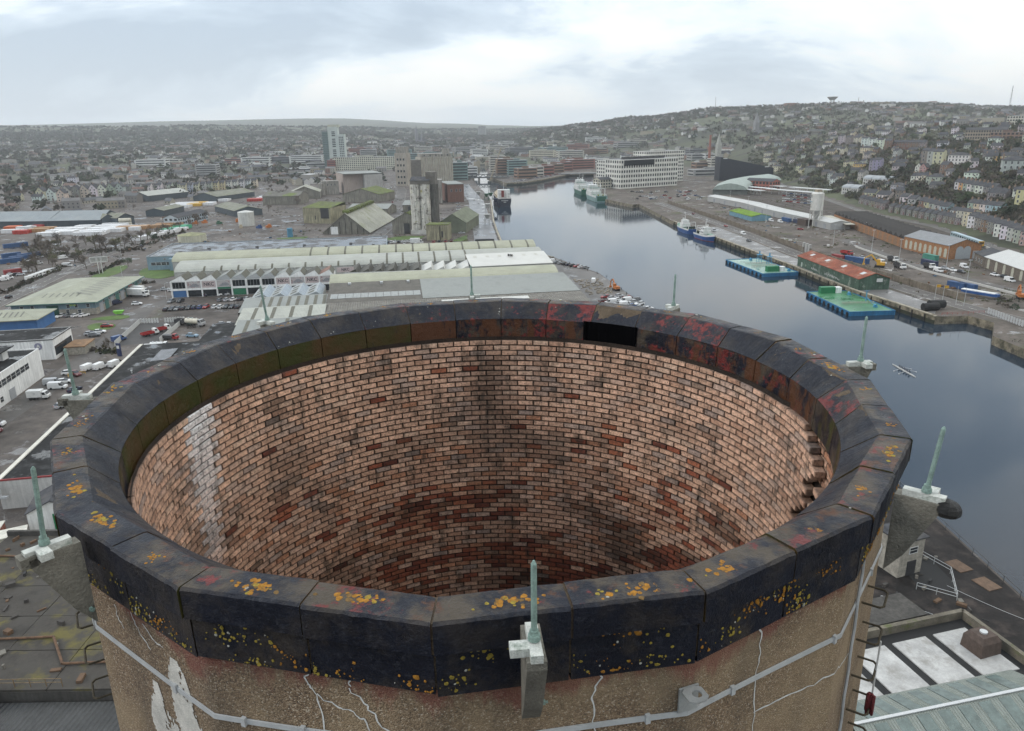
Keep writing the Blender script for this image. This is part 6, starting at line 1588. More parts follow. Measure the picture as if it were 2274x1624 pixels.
o = MB().cyl((0, 0, 0), (0, 0, 6), 1.9, n=14).build('storage_tank', M('blue_tank', (.06, .18, .27), .6, .15, .3)); tag(o, 'small upright blue tank on the waste ground left of the A-frame store', 'tank'); o.location = (-152, 505, 3)
for i, (x, y, nm) in enumerate(((-252, 590, 'orange'), (-247, 596, 'orange'), (-222, 600, 'orange'), (-232, 588, 'green'), (-214, 592, 'orange'), (-205, 560, 'beige'), (-190, 556, 'blue'), (-184, 560, 'orange'))):
    o = MB().box(0, 0, 0, 4, 2.4, 1.6).box(.6, 0, 1.6, 1.6, 1.9, 1.0).build('plant_machine', M('plant_' + nm, CC[nm], .6, .2, 1)); tag(o, '%s site machine, %s from the left on the builders yard' % (nm, ORD[i]), 'machine', 'machines in the builders yard'); o.location = (x, y, 3); o.rotation_euler = (0, 0, i)
# ================================================================== far bank: quay, yards, boats
ribbon('quay_road', [(138, 700), (150, 560), (155, 470), (157.5, 400), (165, 338), (170.5, 303), (176, 272), (186, 240), (199, 205), (215, 150)], 9, ROADM, 3.012)
sheet('quay_apron', [(131, 520), (146, 520), (149, 470), (151, 400), (158, 338), (163, 303), (167, 275), (158.5, 262), (149.5, 305), (147, 330), (144.5, 366), (140, 407), (133.4, 468)], M('wet_apron', (.13, .125, .12), .5, .35, .1, .1, wet=.7, coord='World'), 3.008)
YW = M('yard_wall', (.15, .125, .095), .9, .35, .3, .4, streak=.3)
def wall_run(label, pts, h, mat, bay=9, pier=True, name='yard_wall'):
    t = thing(name, label, 'wall', (*pts[0], 3)); o0 = Vector((*pts[0], 0))
    for a, b in zip(pts, pts[1:]):
        a, b = Vector((*a, 0)) - o0, Vector((*b, 0)) - o0; n = max(1, int((b - a).length / bay)); rz = math.atan2((b - a).y, (b - a).x); l = (b - a).length / n
        m1 = MB().box(0, 0, 0, l, .45, h).mesh('wall_bay', mat); m2 = MB().box(0, 0, 0, .8, .8, h + .35).mesh('pier', mat)
        for k in range(n):
            obj('wall_bay', m1, t, a.lerp(b, (k + .5) / n), rz)
            if pier: obj('pier', m2, t, a.lerp(b, k / n), rz)
    return t
wall_run('long brown stone yard wall with piers behind the quay road', [(146, 690), (157, 560), (163, 470), (164.5, 408)], 2.6, YW)
wall_run('lower stone yard wall behind the road by the rusty shed', [(165, 400), (172, 338), (177.5, 303), (181.5, 283)], 2.6, YW)
GS = thing('gate_piers', 'pair of tall grey concrete gate piers in the yard wall', 'gate', (165, 404, 3), 1.6)
for x in (-3, 1, 5): MB().box(x, 0, 0, 1.6, 1.2, 5).build('pier', M('pale_concrete', (.36, .35, .33), .9, .12, .1, streak=.25), GS)
# ---- rusty shed on the quay
t, L_ = bframe('quay_shed', 'green corrugated quay shed with a patchy rusty red roof', 'shed', (145.5, 366), (149, 305))
RUST = M('rust_red_roof', (.23, .062, .03), .8, .35, .25, .2, corr=.6, corr_axis=0, stain=(.2, .54, .66, (.28, .17, .12)), streak=.2)
GRN = M('green_corrugated', (.055, .10, .07), .7, .35, .25, corr=.35, corr_axis=0, streak=.35, stain=(.35, .54, .68, (.26, .28, .24)))
MB().gwall(0, L_, 0, 13.5, 4.9, 7.2).build('wall', GRN, t); rf = MB().gable(0, L_, 0, 13.5, 4.9, 7.2, 0, .5, .18).build('roof', RUST, t)
for x in (6, 22, 38, 55): MB().poly([(x, 3.0, 6.12), (x + 2.6, 3.0, 6.12), (x + 2.6, 5.0, 6.8), (x, 5.0, 6.8)]).build('rooflight', M('pale_rooflight', (.4, .42, .42), .4, .1, 2), rf)
MB().box(5, -.05, .1, 1.1, .1, 2.3).build('door', M('pale_door', (.35, .4, .36), .6, .1, 2), t)
for x, n in ((16, 4), (30, 5), (38, 4)):
    mb = MB(); r_ = random.Random(x)
    for k in range(n * 3): a, z = x + k * .55 + r_.uniform(-.2, .2), 1.0 + r_.uniform(-.2, .6); mb.poly([(a, -.14, z), (a + .2, -.14, z - .1), (a + .35, -.14, z + r_.uniform(.3, 1)), (a + .1, -.14, z + r_.uniform(.4, 1.1))])
    o = mb.build('graffiti', WFR, t); o['kind'] = 'stuff'
o = MB().box(0, -.08, 0, 2.6, .1, 1.5).build('notice', WFR, t); o.location = (L_, 9, 3.4); o.rotation_euler = (0, 0, math.pi / 2)
# ---- barges
def barge(label, A, B, w, deckc, extras):
    t, L_ = bframe('work_barge', label, 'barge', A, B, 0)
    mb = MB(); mb.prism([(0, 0), (L_, 0), (L_, w), (0, w)], -1.2, 1.5); mb.build('hull', M('barge_blue', (.02, .13, .26), .5, .25, .4, streak=.2), t)
    MB().box(L_ / 2, w / 2, 1.5, L_ - .7, w - .7, .05).build('deck', deckc, t)
    mb = MB()
    for a, b in (((0, .1), (L_, .1)), ((0, w - .1), (L_, w - .1)), ((.1, 0), (.1, w)), ((L_ - .1, 0), (L_ - .1, w))): mb.bar((*a, 1.65), (*b, 1.65), .35, .3)
    mb.build('gunwale', M('barge_blue', (.02, .13, .26), .5, .25, .4), t)
    ty = MB()
    for k in range(12):
        a0, a1 = k * math.pi / 6, (k + 1) * math.pi / 6; ty.cyl((math.cos(a0) * .6, 0, math.sin(a0) * .6), (math.cos(a1) * .6, 0, math.sin(a1) * .6), .24, n=6)
    tm = ty.mesh('tyre_fender', TYRE)
    for k in range(10): obj('tyre_fender', tm, t, (1.5 + k * (L_ - 3) / 9, -.25, .55))
    fr = MB(); 
    for y in (w * .35, w * .5): fr.bar((L_ * extras[0], y, 1.9), (L_ * extras[0] + .01, y + w * .0 + .01, 1.9), .1, .1)
    tr = MB()
    for q in extras[1]:
        for dx in (0, 1.4): tr.bar((L_ * q + dx, w * .22, 2.2), (L_ * q + dx, w * .92, 2.2), .14, .14); tr.bar((L_ * q + dx, w * .22, 1.55), (L_ * q + dx, w * .92, 1.55), .14, .14)
        for k in range(9): y = w * (.22 + .7 * k / 8); tr.bar((L_ * q, y, 1.6), (L_ * q, y, 2.2), .08, .08); tr.bar((L_ * q, y, 2.2), (L_ * q + 1.4, y, 2.2), .08, .08)
    tr.build('spud_frame', M('galv_frame', (.28, .27, .22), .7, .2, 2), t)
    return t, L_
GD1 = M('mint_deck', (.15, .26, .21), .35, .25, .15, wet=.6, coord='World'); GD2 = M('green_deck', (.045, .165, .075), .35, .35, .12, wet=.6, coord='World', stain=(.2, .5, .7, (.10, .20, .13)))
BG = M('bright_green_box', (.015, .15, .06), .5, .1, 1); BLF = M('barge_blue2', (.05, .22, .36), .5, .2, 1)
def winch(t, x, y):
    mb = MB(); mb.box(x, y, 1.55, 1.6, 1.2, .5); mb.cyl((x - .6, y, 2.4), (x + .6, y, 2.4), .5, n=10); mb.build('winch', BLF, t)
t, L_ = barge('mint green decked barge with blue frames, the farther of the two', (117, 394), (123.4, 352), 19, GD1, (.3, (.35, .52)))
MB().box(L_ * .86, 8, 1.55, 2.5, 6.2, 2.6).build('container', BG, t); MB().box(L_ * .86, 13, 1.55, 2.4, 2.6, 2.2).build('cabinet', WHT, t)
for x, y in ((L_ * .25, 14), (L_ * .42, 16)):
    mb = MB()
    for a, b in ((-1, -1), (1, -1), (1, 1), (-1, 1)): mb.bar((x + a, y + b, 1.5), (x + a * .7, y + b * .7, 5.6), .2, .2)
    mb.box(x, y, 5.4, 2.4, 2.4, .25); mb.bar((x, y, 5.5), (x, y, 7.4), .5, .5); mb.build('winch_frame', BLF, t)
winch(t, 5, 12); winch(t, L_ - 4, 16)
t, L_ = barge('bright green decked barge with black tyres, the nearer of the two', (129, 310), (131.3, 272.2), 18.3, GD2, (.5, (.62,)))
MB().box(3, 7.5, 1.55, 2.5, 6.4, 2.7).build('container', BG, t); MB().box(3, 12.2, 1.55, 2.4, 2.6, 2.5).build('cabinet', WHT, t); winch(t, 8, 15); winch(t, L_ - 7, 14)
mb = MB(); mb.bar((L_ * .55, 15.5, 1.5), (L_ * .55, 15.5, 6), .3, .3); mb.bar((L_ * .55, 14.5, 6), (L_ * .55, 16.5, 6), .2, .2); mb.bar((L_ * .55, 15.5, 3.5), (L_ * .72, 15.5, 1.6), .15, .15); mb.build('mast', BLF, t)
# ---- ships
def hull(L_, B, D, tr=.8, rake=.06):
    """stern at x = 0, bow at x = L_; returns rings from sheer to keel"""
    S_ = []
    for f, b, h, k in ((0, tr, 1.02, .55), (.06, tr * 1.05, 1.0, .8), (.2, 1, 1, .9), (.6, 1, 1, .9), (.78, .86, 1.08, .65), (.9, .52, 1.24, .25), (1.0, .04, 1.42, .01)):
        x = L_ * f; hb = B / 2 * b; kb = B / 2 * b * k; xr = x - L_ * rake * max(0, f - .7) / .3
        S_.append([(x, -hb, D * h), (x, -hb, D * h * .72), (xr, -(hb * .6 + kb * .4), .35), (xr, -kb, -1.4), (xr, kb, -1.4), (xr, hb * .6 + kb * .4, .35), (x, hb, D * h * .72), (x, hb, D * h)])
    return S_
def ship(name, label, cat, P, rz, L_, B, D, cols, tr=.8):
    """cols: upper strake, hull, boot-topping"""
    t = thing(name, label, cat, (*P, 0), rz); S_ = hull(L_, B, D, tr); mb = MB()
    for a, b in zip(S_, S_[1:]):
        for i in range(7): mb.poly([a[i], b[i], b[i + 1], a[i + 1]], {0: 0, 6: 0, 1: 1, 5: 1}.get(i, 2))
    mb.poly(S_[0], 1); mb.build('hull', list(cols), t)
    dk = MB()
    for a, b in zip(S_, S_[1:]): dk.poly([(*a[0][:2], a[0][2] - .7), (*b[0][:2], b[0][2] - .7), (*b[7][:2], b[7][2] - .7), (*a[7][:2], a[7][2] - .7)])
    return t, dk
SW = M('ship_white', (.58, .58, .56), .5, .15, .4, streak=.15); SNAV = M('ship_navy', (.012, .016, .03), .5, .25, .3, streak=.2); SRED = M('ship_red', (.17, .03, .025), .6, .2, .4); SBLU = M('ship_blue', (.015, .06, .19), .4, .15, .4); SGRN = M('ship_green', (.015, .09, .055), .4, .15, .4); STEAL = M('ship_teal', (.17, .26, .25), .5, .15, .4); SDK = M('ship_deck', (.16, .26, .20), .7, .3, .4); STAN = M('ship_tan', (.30, .25, .18), .7, .3, .4)
def mast(t, x, y, z0, z1, m=SW, arms=2):
    mb = MB(); mb.cyl((x, y, z0), (x, y, z1), .16, .07, 6)
    for k in range(arms): z = z0 + (z1 - z0) * (.55 + .3 * k); mb.bar((x, y - 1.1, z), (x, y + 1.1, z), .12, .12)
    mb.build('mast', m, t)
def house_deck(t, x, w, l, z, h, m=SW, nw=5, nm='deckhouse'):
    MB().box(x, 0, z, l, w, h).build(nm, m, t)
    for s, rz in ((-1, math.pi / 2), (1, -math.pi / 2)):
        for k in range(nw): 
            o = obj('window', win_mesh(w / nw * .55, h * .38, False), t, (x - s * l / 2, -w / 2 + w * (k + .5) / nw, z + h * .45)); o.rotation_euler = (0, 0, -rz)
    for k in range(max(2, int(l / 2))): obj('window', win_mesh(.9, h * .35, False), t, (x - l / 2 + l * (k + .5) / max(2, int(l / 2)), -w / 2, z + h * .45))
t, dk = ship('cargo_ship', 'navy hulled cargo ship moored stern-on with white accommodation', 'ship', (-5.5, 712), 95.5 * D2R, 88, 13.5, 7.5, (SNAV, SNAV, SRED), .92); dk.build('deck', STAN, t)
house_deck(t, 10, 12, 9, 6.8, 3); house_deck(t, 10.5, 11, 8, 9.8, 3); house_deck(t, 11, 11.5, 7, 12.8, 2.8, nm='bridge')
MB().box(5.2, 1.5, 9, 2.6, 2.4, 6).build('funnel', SRED, t); mb = MB(); mb.cyl((4.2, -2.2, 8), (4.2, -2.2, 15), .8, n=10); mb.build('exhaust', SW, t); mast(t, 12, 0, 15.6, 24)
for k in range(5): MB().box(22 + k * 11, 0, 6.6, 10, 10, 1.6).build('hatch_cover', STAN, t)
lettering('ARKLOW', 1.2, WFR, t, (-.07, 0, 5.9), -math.pi / 2) if False else None
for z, w in ((5.6, 6.5), (4.2, 2.6)):
    mb = MB()
    for k in range(int(w / .5)): mb.box(-.1, -w / 2 + k * .5 + .25, z, .08, .34, .7)
    o = mb.build('name_lettering', WFR, t); o['kind'] = 'stuff'
for i, (P, rz, L_, lab) in enumerate((((83.5, 822), 96 * D2R, 62, 'green and white trawler moored outside, the farther of the two big trawlers'), ((90.5, 742), 97 * D2R, 60, 'green and white trawler with floodlights, the nearer of the two big trawlers'))):
    t, dk = ship('trawler', lab, 'trawler', P, rz, L_, 12.5, 6.2, (SW, STEAL if i else SGRN, SGRN), .95); dk.build('deck', SDK, t)
    house_deck(t, 34, 11, 20, 5.8, 3); house_deck(t, 37, 10, 14, 8.8, 2.8); house_deck(t, 39, 9, 9, 11.6, 2.8, SW, 6, 'bridge'); MB().box(37, 0, 11.5, 14.6, 10.6, .25).build('green_edge', SGRN, t)
    MB().box(-.05, 0, 1.2, .2, 9, 4.4).build('stern_ramp', SGRN, t)
    mb = MB()
    for y in (-4.4, 4.4): mb.bar((5, y, 5), (5, y, 13), .6, .6); mb.bar((22, y, 5.5), (20, y, 13.5), .5, .5)
    mb.bar((5, -4.4, 13), (5, 4.4, 13), .6, .6); mb.bar((20, -4.4, 13.4), (20, 4.4, 13.4), .5, .5); mb.build('gantry', SW, t)
    mb = MB(); mb.bar((24, 3.5 - 7 * i, 7), (19, 3 - 6 * i, 17), .5, .6); mb.bar((19, 3 - 6 * i, 17), (12, 2 - 4 * i, 14), .4, .5); mb.build('crane', SW, t)
    mast(t, 40, 0, 14.4, 22)
    for y in (-2.6, 2.6): mb = MB(); mb.dome(37, y, 16.2, .8, .8); mb.dome(37, y, 16.2, .8, -.8); mb.cyl((37, y, 14.3), (37, y, 15.6), .15, n=6); mb.build('radome', SW, t)
    for k in range(5): mb = MB(); mb.cyl((3 + 2 * (k % 2), -5 + 2.4 * k, 5.6), (3 + 2 * (k % 2), -5 + 2.4 * k, 7.2), .8, n=8); mb.build('net_drum', M('net_' + ('olive' if k % 2 else 'pale'), (.22, .2, .06) if k % 2 else (.4, .4, .38), .8, .3, 1), t)
for i, (P, rz, L_, lab) in enumerate((((125.5, 505), 97 * D2R, 30, 'blue and white fishing boat with green deck and dark net gear at its stern'), ((125.8, 492), -79 * D2R, 25, 'blue and white fishing boat with its bow towards the barges'))):
    t, dk = ship('fishing_boat', lab, 'fishing boat', P, rz, L_, 8, 3.6, (SW, SBLU, SBLU if i == 0 else SRED), .9); dk.build('deck', SDK, t)
    xw = L_ * (.55 if i == 0 else .42)
    house_deck(t, xw, 5.6, 6, 3.4, 2.4); house_deck(t, xw + .3, 4.6, 4, 5.8, 2.2, SW, 5, 'wheelhouse'); mast(t, xw + 1, 0, 8, 14); mast(t, xw - 2.4, 1, 6, 11, SW, 1)
    mb = MB(); mb.dome(xw, 1.5, 9, .55, .55); mb.dome(xw, 1.5, 9, .55, -.55); mb.build('radome', SW, t)
    mb = MB()
    for y in (-2.8, 2.8): mb.bar((2.5, y, 3), (3, y * .8, 8), .35, .35)
    mb.bar((3, -2.2, 8), (3, 2.2, 8), .3, .3); mb.build('gantry', SW, t)
    for y in (-2.2, 0, 2.2): mb = MB(); mb.cyl((4.5, y - .8, 4), (4.5, y + .8, 4), .9, n=9); mb.build('net_drum', M('dark_net', (.02, .03, .025), .8, .3, 1), t)
    if i == 1: MB().box(L_ * .75, 0, 3.4, 4, 3, 1.0).build('fore_hatch', SDK, t)
# rowing eight with its crew
rb = thing('rowing_boat', 'white rowing shell with its crew out on the river', 'rowing boat', (118.35, 205, 0), math.atan2(199.6 - 210.1, .5))
mb = MB(); loft(mb, [[(x, -w, .28), (x, -w * .7, .02), (x, w * .7, .02), (x, w, .28)] for x, w in ((-6.3, .02), (-4, .2), (-1, .3), (2, .3), (4.5, .2), (6.3, .02))]); mb.build('hull', SW, rb)
for k in range(4):
    for s in ((-1) ** k,):
        mb = MB(); mb.bar((-2.6 + k * 1.35, 0, .5), (-2.2 + k * 1.35 + .8, s * 3.0, .1), .06, .06); mb.box(-1.35 + k * 1.35, s * 3.05, .03, .5, .2, .06); mb.build('oar', SW, rb)
def rower(x, cap):
    p = thing('person', 'rower in dark kit, %s from the bow of the rowing shell' % cap, 'person', rb.matrix_basis @ Vector((x, 0, .25)), math.atan2(199.6 - 210.1, .5), 'crew of the rowing shell')
    me = bpy.data.meshes.new('person'); V = [(0, 0, .12), (-.05, 0, .35), (-.12, 0, .58), (-.10, 0, .70), (-.08, 0, .86), (-.02, .2, .56), (.22, .22, .42), (.42, .1, .38), (-.02, -.2, .56), (.22, -.22, .42), (.42, -.1, .38), (.28, .12, .34), (.55, .1, .12), (.28, -.12, .34), (.55, -.1, .12)]
    E_ = [(0, 1), (1, 2), (2, 3), (3, 4), (2, 5), (5, 6), (6, 7), (2, 8), (8, 9), (9, 10), (0, 11), (11, 12), (0, 13), (13, 14)]
    me.from_pydata(V, E_, []); b = obj('body', me, p); b.modifiers.new('skin', 'SKIN'); sv = me.skin_vertices[0].data
    for i, r in enumerate((.15, .15, .16, .07, .105, .07, .055, .04, .07, .055, .04, .09, .06, .09, .06)): sv[i].radius = (r, r)
    sv[0].use_root = True; sb_ = b.modifiers.new('sub', 'SUBSURF'); sb_.levels = 1; sb_.render_levels = 1; me.materials.append(M('dark_kit', (.03, .035, .05), .8, .3, 3))
    hd = MB(); hd.dome(-.08, 0, .87, .115, .14, 8, 3); hd.dome(-.08, 0, .87, .11, -.12, 8, 2); hd.build('head', M('dark_hair', (.05, .035, .028), .8, .2, 8), p)
bpy.context.view_layer.update()
for k in range(5): rower(2.9 - k * 1.35, ORD[k])
# ---- goods shed and depot
OB = M('orange_brick', (.28, .135, .06), .85, .25, 1.2, .3, streak=.2)
t, L_ = bframe('goods_shed', 'orange brick goods shed with arched recesses and grey double doors', 'building', (222.5, 412), (227, 375.5))
MB().gwall(0, L_, 0, 18.5, 7.0, 10.0).build('wall', OB, t); MB().gable(0, L_, 0, 18.5, 7.0, 10.0, 0, .3, .2).build('roof', M('grey_slate', (.17, .175, .18), .6, .15, .5), t)
def arch_mesh(w, h, mat, nm='arch'):
    mb = MB(); mb.poly([(-w / 2, -.06, 0), (w / 2, -.06, 0)] + [(w / 2 * math.cos(a * math.pi / 8), -.06, h - w / 2 + w / 2 * math.sin(a * math.pi / 8)) for a in range(9)]); return mb.mesh(nm, mat)
am = arch_mesh(2.2, 4.6, M('pale_arch', (.36, .35, .28), .8, .2, 1), 'arched_recess')
for k in range(9): obj('arched_recess', am, t, (2.3 + k * 4.05, 0, .8))
dm = arch_mesh(4.3, 6.6, M('grey_door', (.30, .32, .33), .6, .1, 1), 'double_door')
for y in (6.4, 10.6): o = obj('double_door', dm, t, (L_, y, 0)); o.rotation_euler = (0, 0, math.pi / 2)
o = MB().box(0, -.1, 0, 3.2, .15, 4).build('side_door', LGRY, t); o.location = (L_, 15.5, 0); o.rotation_euler = (0, 0, math.pi / 2)
t, L_ = bframe('engine_depot', 'wide dark many-ridged depot roof dotted with white rooflights', 'building', (236.5, 540), (223.5, 414))
DRF = M('dark_depot_roof', (.034, .030, .027), .8, .3, .3); nb = 16; bw = L_ / nb
am2 = arch_mesh(bw * .7, 4.6, M('dull_arch', (.20, .12, .07), .85, .25, 1), 'arched_recess'); RL = M('white_rooflight', (.55, .55, .52), .4, .25, 1)
mb = MB(); mb.prism([(0, 0), (L_, 0), (L_, 22), (0, 22)], 0, 5.2); mb.build('wall', OB, t); rlm = MB().poly([(0, 0, 0), (.95, 0, -.555), (.95, 1.5, -.555), (0, 1.5, 0)]).mesh('rooflight', RL)
rm_ = MB(); rm_.gable(0, bw, -.2, 22.3, 5.1, 7.4, 0, 0, .12, 'y'); rm_.poly([(0, -.05, 5.1), (bw, -.05, 5.1), (bw / 2, -.05, 7.3)]); rm_ = rm_.mesh('ridge_roof', DRF)
for k in range(nb):
    obj('ridge_roof', rm_, t, (k * bw, 0, 0))
    if k > 3: obj('arched_recess', am2, t, ((k + .5) * bw, 0, .3))
    for q in range(5):
        if rnd.random() < .7: obj('rooflight', rlm, t, (k * bw + bw * .72, 2.2 + q * 4 + rnd.uniform(-.8, .8), 6.60))
cn = MB(); cn.bar((0, -5, 4), (52, -5, 4), 6, .25)
for k in range(6): cn.bar((2 + k * 9, -7, 0), (2 + k * 9, -7, 4), .25, .25)
cn.build('canopy', M('canopy_cream', (.36, .34, .28), .7, .2, .5), t)
# long curved white warehouse
WW = M('white_clad', (.34, .34, .33), .5, .08, .2, corr=.6, corr_axis=0)
pts = [(186, 704), (199.5, 637), (202.5, 584), (210, 530), (215, 494)]
for i, (a, b) in enumerate(zip(pts, pts[1:])):
    t, L_ = bframe('rail_warehouse', 'long pale clad rail warehouse, %s section from the station end' % ORD[i], 'warehouse', a, b, group='sections of the curved rail warehouse')
    MB().gwall(0, L_, 0, 14, 4.6, 5.8).build('wall', WW, t); MB().gable(0, L_, 0, 14, 4.6, 5.8, 0, .3, .15).build('roof', M('white_ridge', (.38, .38, .365), .5, .08, .3), t)
    for k in range(3): MB().box(L_ * (.2 + .3 * k), -.06, 0, 3, .12, 3.4).build('door', M('dull_grey_door', (.25, .26, .27), .6, .1, 1), t)
# cement silo
t = thing('cement_silo', 'white cement silo on a splayed steel frame with dark logo lettering', 'silo', (212.5, 514, 3), -1.57 + .3)
SWH = M('silo_white', (.52, .51, .47), .6, .12, .3, streak=.15)
mb = MB(); mb.cyl((0, 0, 11.2), (0, 0, 22.5), 4.2, n=24); mb.cyl((0, 0, 22.5), (0, 0, 23.6), 4.2, 1.6, 24); mb.build('drum', SWH, t); mb = MB(); mb.cyl((0, 0, 4.2), (0, 0, 11.2), .7, 4.0, 20); mb.build('hopper', M('hopper_grey', (.36, .36, .34), .6, .15, .4), t)
mb = MB(); mb.box(0, 0, 23.5, 3.4, 3.4, 1.6); mb.build('top_house', STAN, t)
for k in range(6):
    a = k * math.pi / 3; b = a + math.pi / 3; mb = MB(); mb.bar((4.2 * math.cos(a), 4.2 * math.sin(a), 0), (4.1 * math.cos(a), 4.1 * math.sin(a), 11.3), .4, .4); mb.bar((4.2 * math.cos(a), 4.2 * math.sin(a), 5), (4.1 * math.cos(b), 4.1 * math.sin(b), 11), .2, .2); mb.bar((4.2 * math.cos(a), 4.2 * math.sin(a), 5), (4.2 * math.cos(b), 4.2 * math.sin(b), 5), .2, .2); mb.build('leg', SWH, t)
mb = MB(); mb.tube([(4.7, 0, 2), (4.7, 0, 24.5), (4.0, 0, 25.3), (1.6, 0, 25.3)], .25, 8); mb.build('feed_pipe', SWH, t)
for s, sz, z, c in (('Cemcor', 1.55, 17.0, M('teal_letters', (.08, .25, .32), .5, .05, 2)), ('C.K', 1.9, 13.6, LBK), ('and', .8, 15.3, LBK)):
    o = lettering(s, sz, c, t, (-1.3, -4.05, z), -.3); 
mb = MB(); c0 = Vector((-.9, -4.24, 20.6))
for k in range(7): a = k * .9; mb.poly([c0, c0 + Vector((math.cos(a) * 1.5, 0, math.sin(a) * 1.5)), c0 + Vector((math.cos(a + .35) * .8, 0, math.sin(a + .35) * .8))])
mb.build('logo', LBK, t)
mb = MB(); mb.box(-8, -2, 0, 9, 6, 4.2); mb.box(-8, -2, 4.2, 9.6, 6.6, .25); mb.build('control_hut', M('dark_brick', (.07, .05, .04), .85, .3, 2), t)
# sedum roof shed
t, L_ = bframe('sedum_shed', 'low blue shed with a bright green mossy roof', 'shed', (174, 589), (178.5, 547)); MB().gwall(0, L_, 0, 15, 3.4, 5).build('wall', M('faded_blue', (.13, .25, .31), .7, .2, .4, corr=.5), t); MB().gable(0, L_, 0, 15, 3.4, 5, 0, .3, .2).build('roof', M('bright_moss', (.11, .19, .015), .95, .35, .4, .4), t)
# white-roofed stone store on the right
t, L_ = bframe('stone_store', 'dark stone store with a new white roof at the right edge', 'building', (231, 351), (226, 312)); MB().gwall(0, L_, 0, 20, 5.4, 8.8).build('wall', M('dark_rubble', (.12, .10, .08), .9, .3, 1, .4), t); MB().gable(0, L_, 0, 20, 5.4, 8.8, 0, .4, .2).build('roof', M('new_white_roof', (.42, .42, .40), .5, .06, .3), t)
for k in range(5): obj('arched_recess', am, t, (4 + k * 7.5, 0, .4))
t, L_ = bframe('stone_store', 'slate-roofed stone wing left of the white roof', 'building', (235, 366), (231.5, 352)); MB().gwall(0, L_, 0, 14, 5, 7.6).build('wall', M('dark_rubble', (.12, .10, .08), .9, .3, 1, .4), t); MB().gable(0, L_, 0, 14, 5, 7.6, 0, .3, .2).build('roof', SLATE, t); windows(t, [3, 7, 11], 1.5, 1.2, 1.6)
# railway
BAL = M('ballast', (.065, .055, .048), .95, .35, .3, .4, coord='World')
for i, off in enumerate((0, 6, 12)):
    pts = [(232 + off * 1.3, 790), (240 + off * 1.5, 700), (244 + off, 590), (258 + off * .6, 500), (254 + off * .8, 430), (240 + off, 335), (225 + off, 260)]
    o = ribbon('railway_track', pts, 4.2, BAL, 3.02 + .004 * i, False, False); r = MB()
    for a, b in zip(pts, pts[1:]):
        for s in (-.75, .75): r.bar((a[0] + s, a[1], 3.1), (b[0] + s, b[1], 3.1), .12, .14)
    r.build('rails', M('rail_steel', (.16, .13, .11), .4, .2, 1, metal=.5), o)
tr = thing('railcar', 'pale blue and yellow ended railcar on the siding', 'train', (271.5, 449, 3.1), math.atan2(-38.4, -6.2))
MB().box(10, 0, 1, 19.5, 2.8, 2.6).box(30, 0, 1, 19.5, 2.8, 2.6).build('body', M('train_blue', (.27, .36, .38), .4, .15, .4), tr); mb = MB(); mb.box(10, 0, 3.6, 19.5, 2.5, .25); mb.box(30, 0, 3.6, 19.5, 2.5, .25); mb.build('roof', M('train_roof', (.3, .38, .42), .4, .1, .4), tr); MB().box(39.95, 0, 1, .3, 2.82, 2.7).build('front', LYEL, tr); MB().box(39.98, 0, 2.3, .32, 2.3, .9).build('windscreen', GLASS, tr)
for k in range(12): obj('window', win_mesh(1.8, .9, False), tr, (2.2 + k * 3.2, -1.4, 2.2)); 
mb = MB(); mb.box(20, 0, 0, 38, 2.2, 1); mb.build('bogies', TYRE, tr)
wall_run('low white concrete barrier along the station road', [(275, 444), (262, 380), (250, 335)], 1.1, M('pale_barrier', (.42, .41, .38), .8, .1, .5), 6, False)
wall_run('long pale road barrier beside the goods shed', [(199, 420), (197.7, 348), (208.5, 287), (214, 250)], .9, M('pale_barrier', (.42, .41, .38), .8, .1, .5), 6, False)
ribbon('yard_road', [(205, 450), (203, 400), (203, 348), (214, 287), (222, 240)], 7, ROADM, 3.03, False, False)
ribbon('hill_foot_road', [(330, 968), (304, 754), (283, 590), (290, 503), (281, 443), (262, 350), (240, 250)], 7, ROADM, 3.035, False, False)
sheet('railway_land', [(225, 800), (300, 790), (284, 590), (286, 500), (277, 440), (258, 340), (240, 260), (222, 260), (240, 430), (238, 560), (226, 690)], M('railway_cinders', (.07, .06, .052), .9, .35, .1, .3, coord='World', spec=.1, moss=(.08, .56, .66, (.06, .065, .03))), 3.012)
# ---- yard clutter
def container(p, rz, c, label, L_=12.2, h=2.6):
    o = thing('shipping_container', label, 'container', (*p, 3), rz); m = M('container_' + c, {'blue': (.025, .07, .17), 'red': (.22, .03, .03), 'white': (.52, .52, .5), 'green': (.05, .20, .15), 'navy': (.02, .03, .07), 'orange': (.4, .12, .03)}[c], .6, .2, .6, corr=.6, corr_axis=0)
    MB().box(0, 0, .1, L_, 2.44, h).build('body', m, o); mb = MB()
    for y in (-.6, .6): mb.box(L_ / 2 + .03, y, .2, .06, 1.1, h - .2)
    mb.build('doors', m, o); return o
for p, rz, c, l, ln in [((172, 380), -1.2, 'red', 'red container with a pale band behind the rusty shed', 7), ((178, 372), -1.1, 'blue', 'long blue container behind the rusty shed roof', 14), ((209, 359.5), -1.35, 'navy', 'dark blue container on the yard by the goods shed', 9), ((218.5, 376), -1.4, 'green', 'green tank container against the goods shed wall', 9), ((192, 306), -1.2, 'blue', 'blue container piled at the yard wall', 8), ((194.5, 303), -1.2, 'blue', 'second blue container behind the pile at the yard wall', 8), ((191, 558), -1.4, 'blue', 'blue container by the sedum shed', 8), ((203, 543), -1.4, 'blue', 'blue container before the long white warehouse', 10), ((207, 532), -1.4, 'navy', 'navy container beside the parked white vans', 8)]: container(p, rz, c, l, ln)
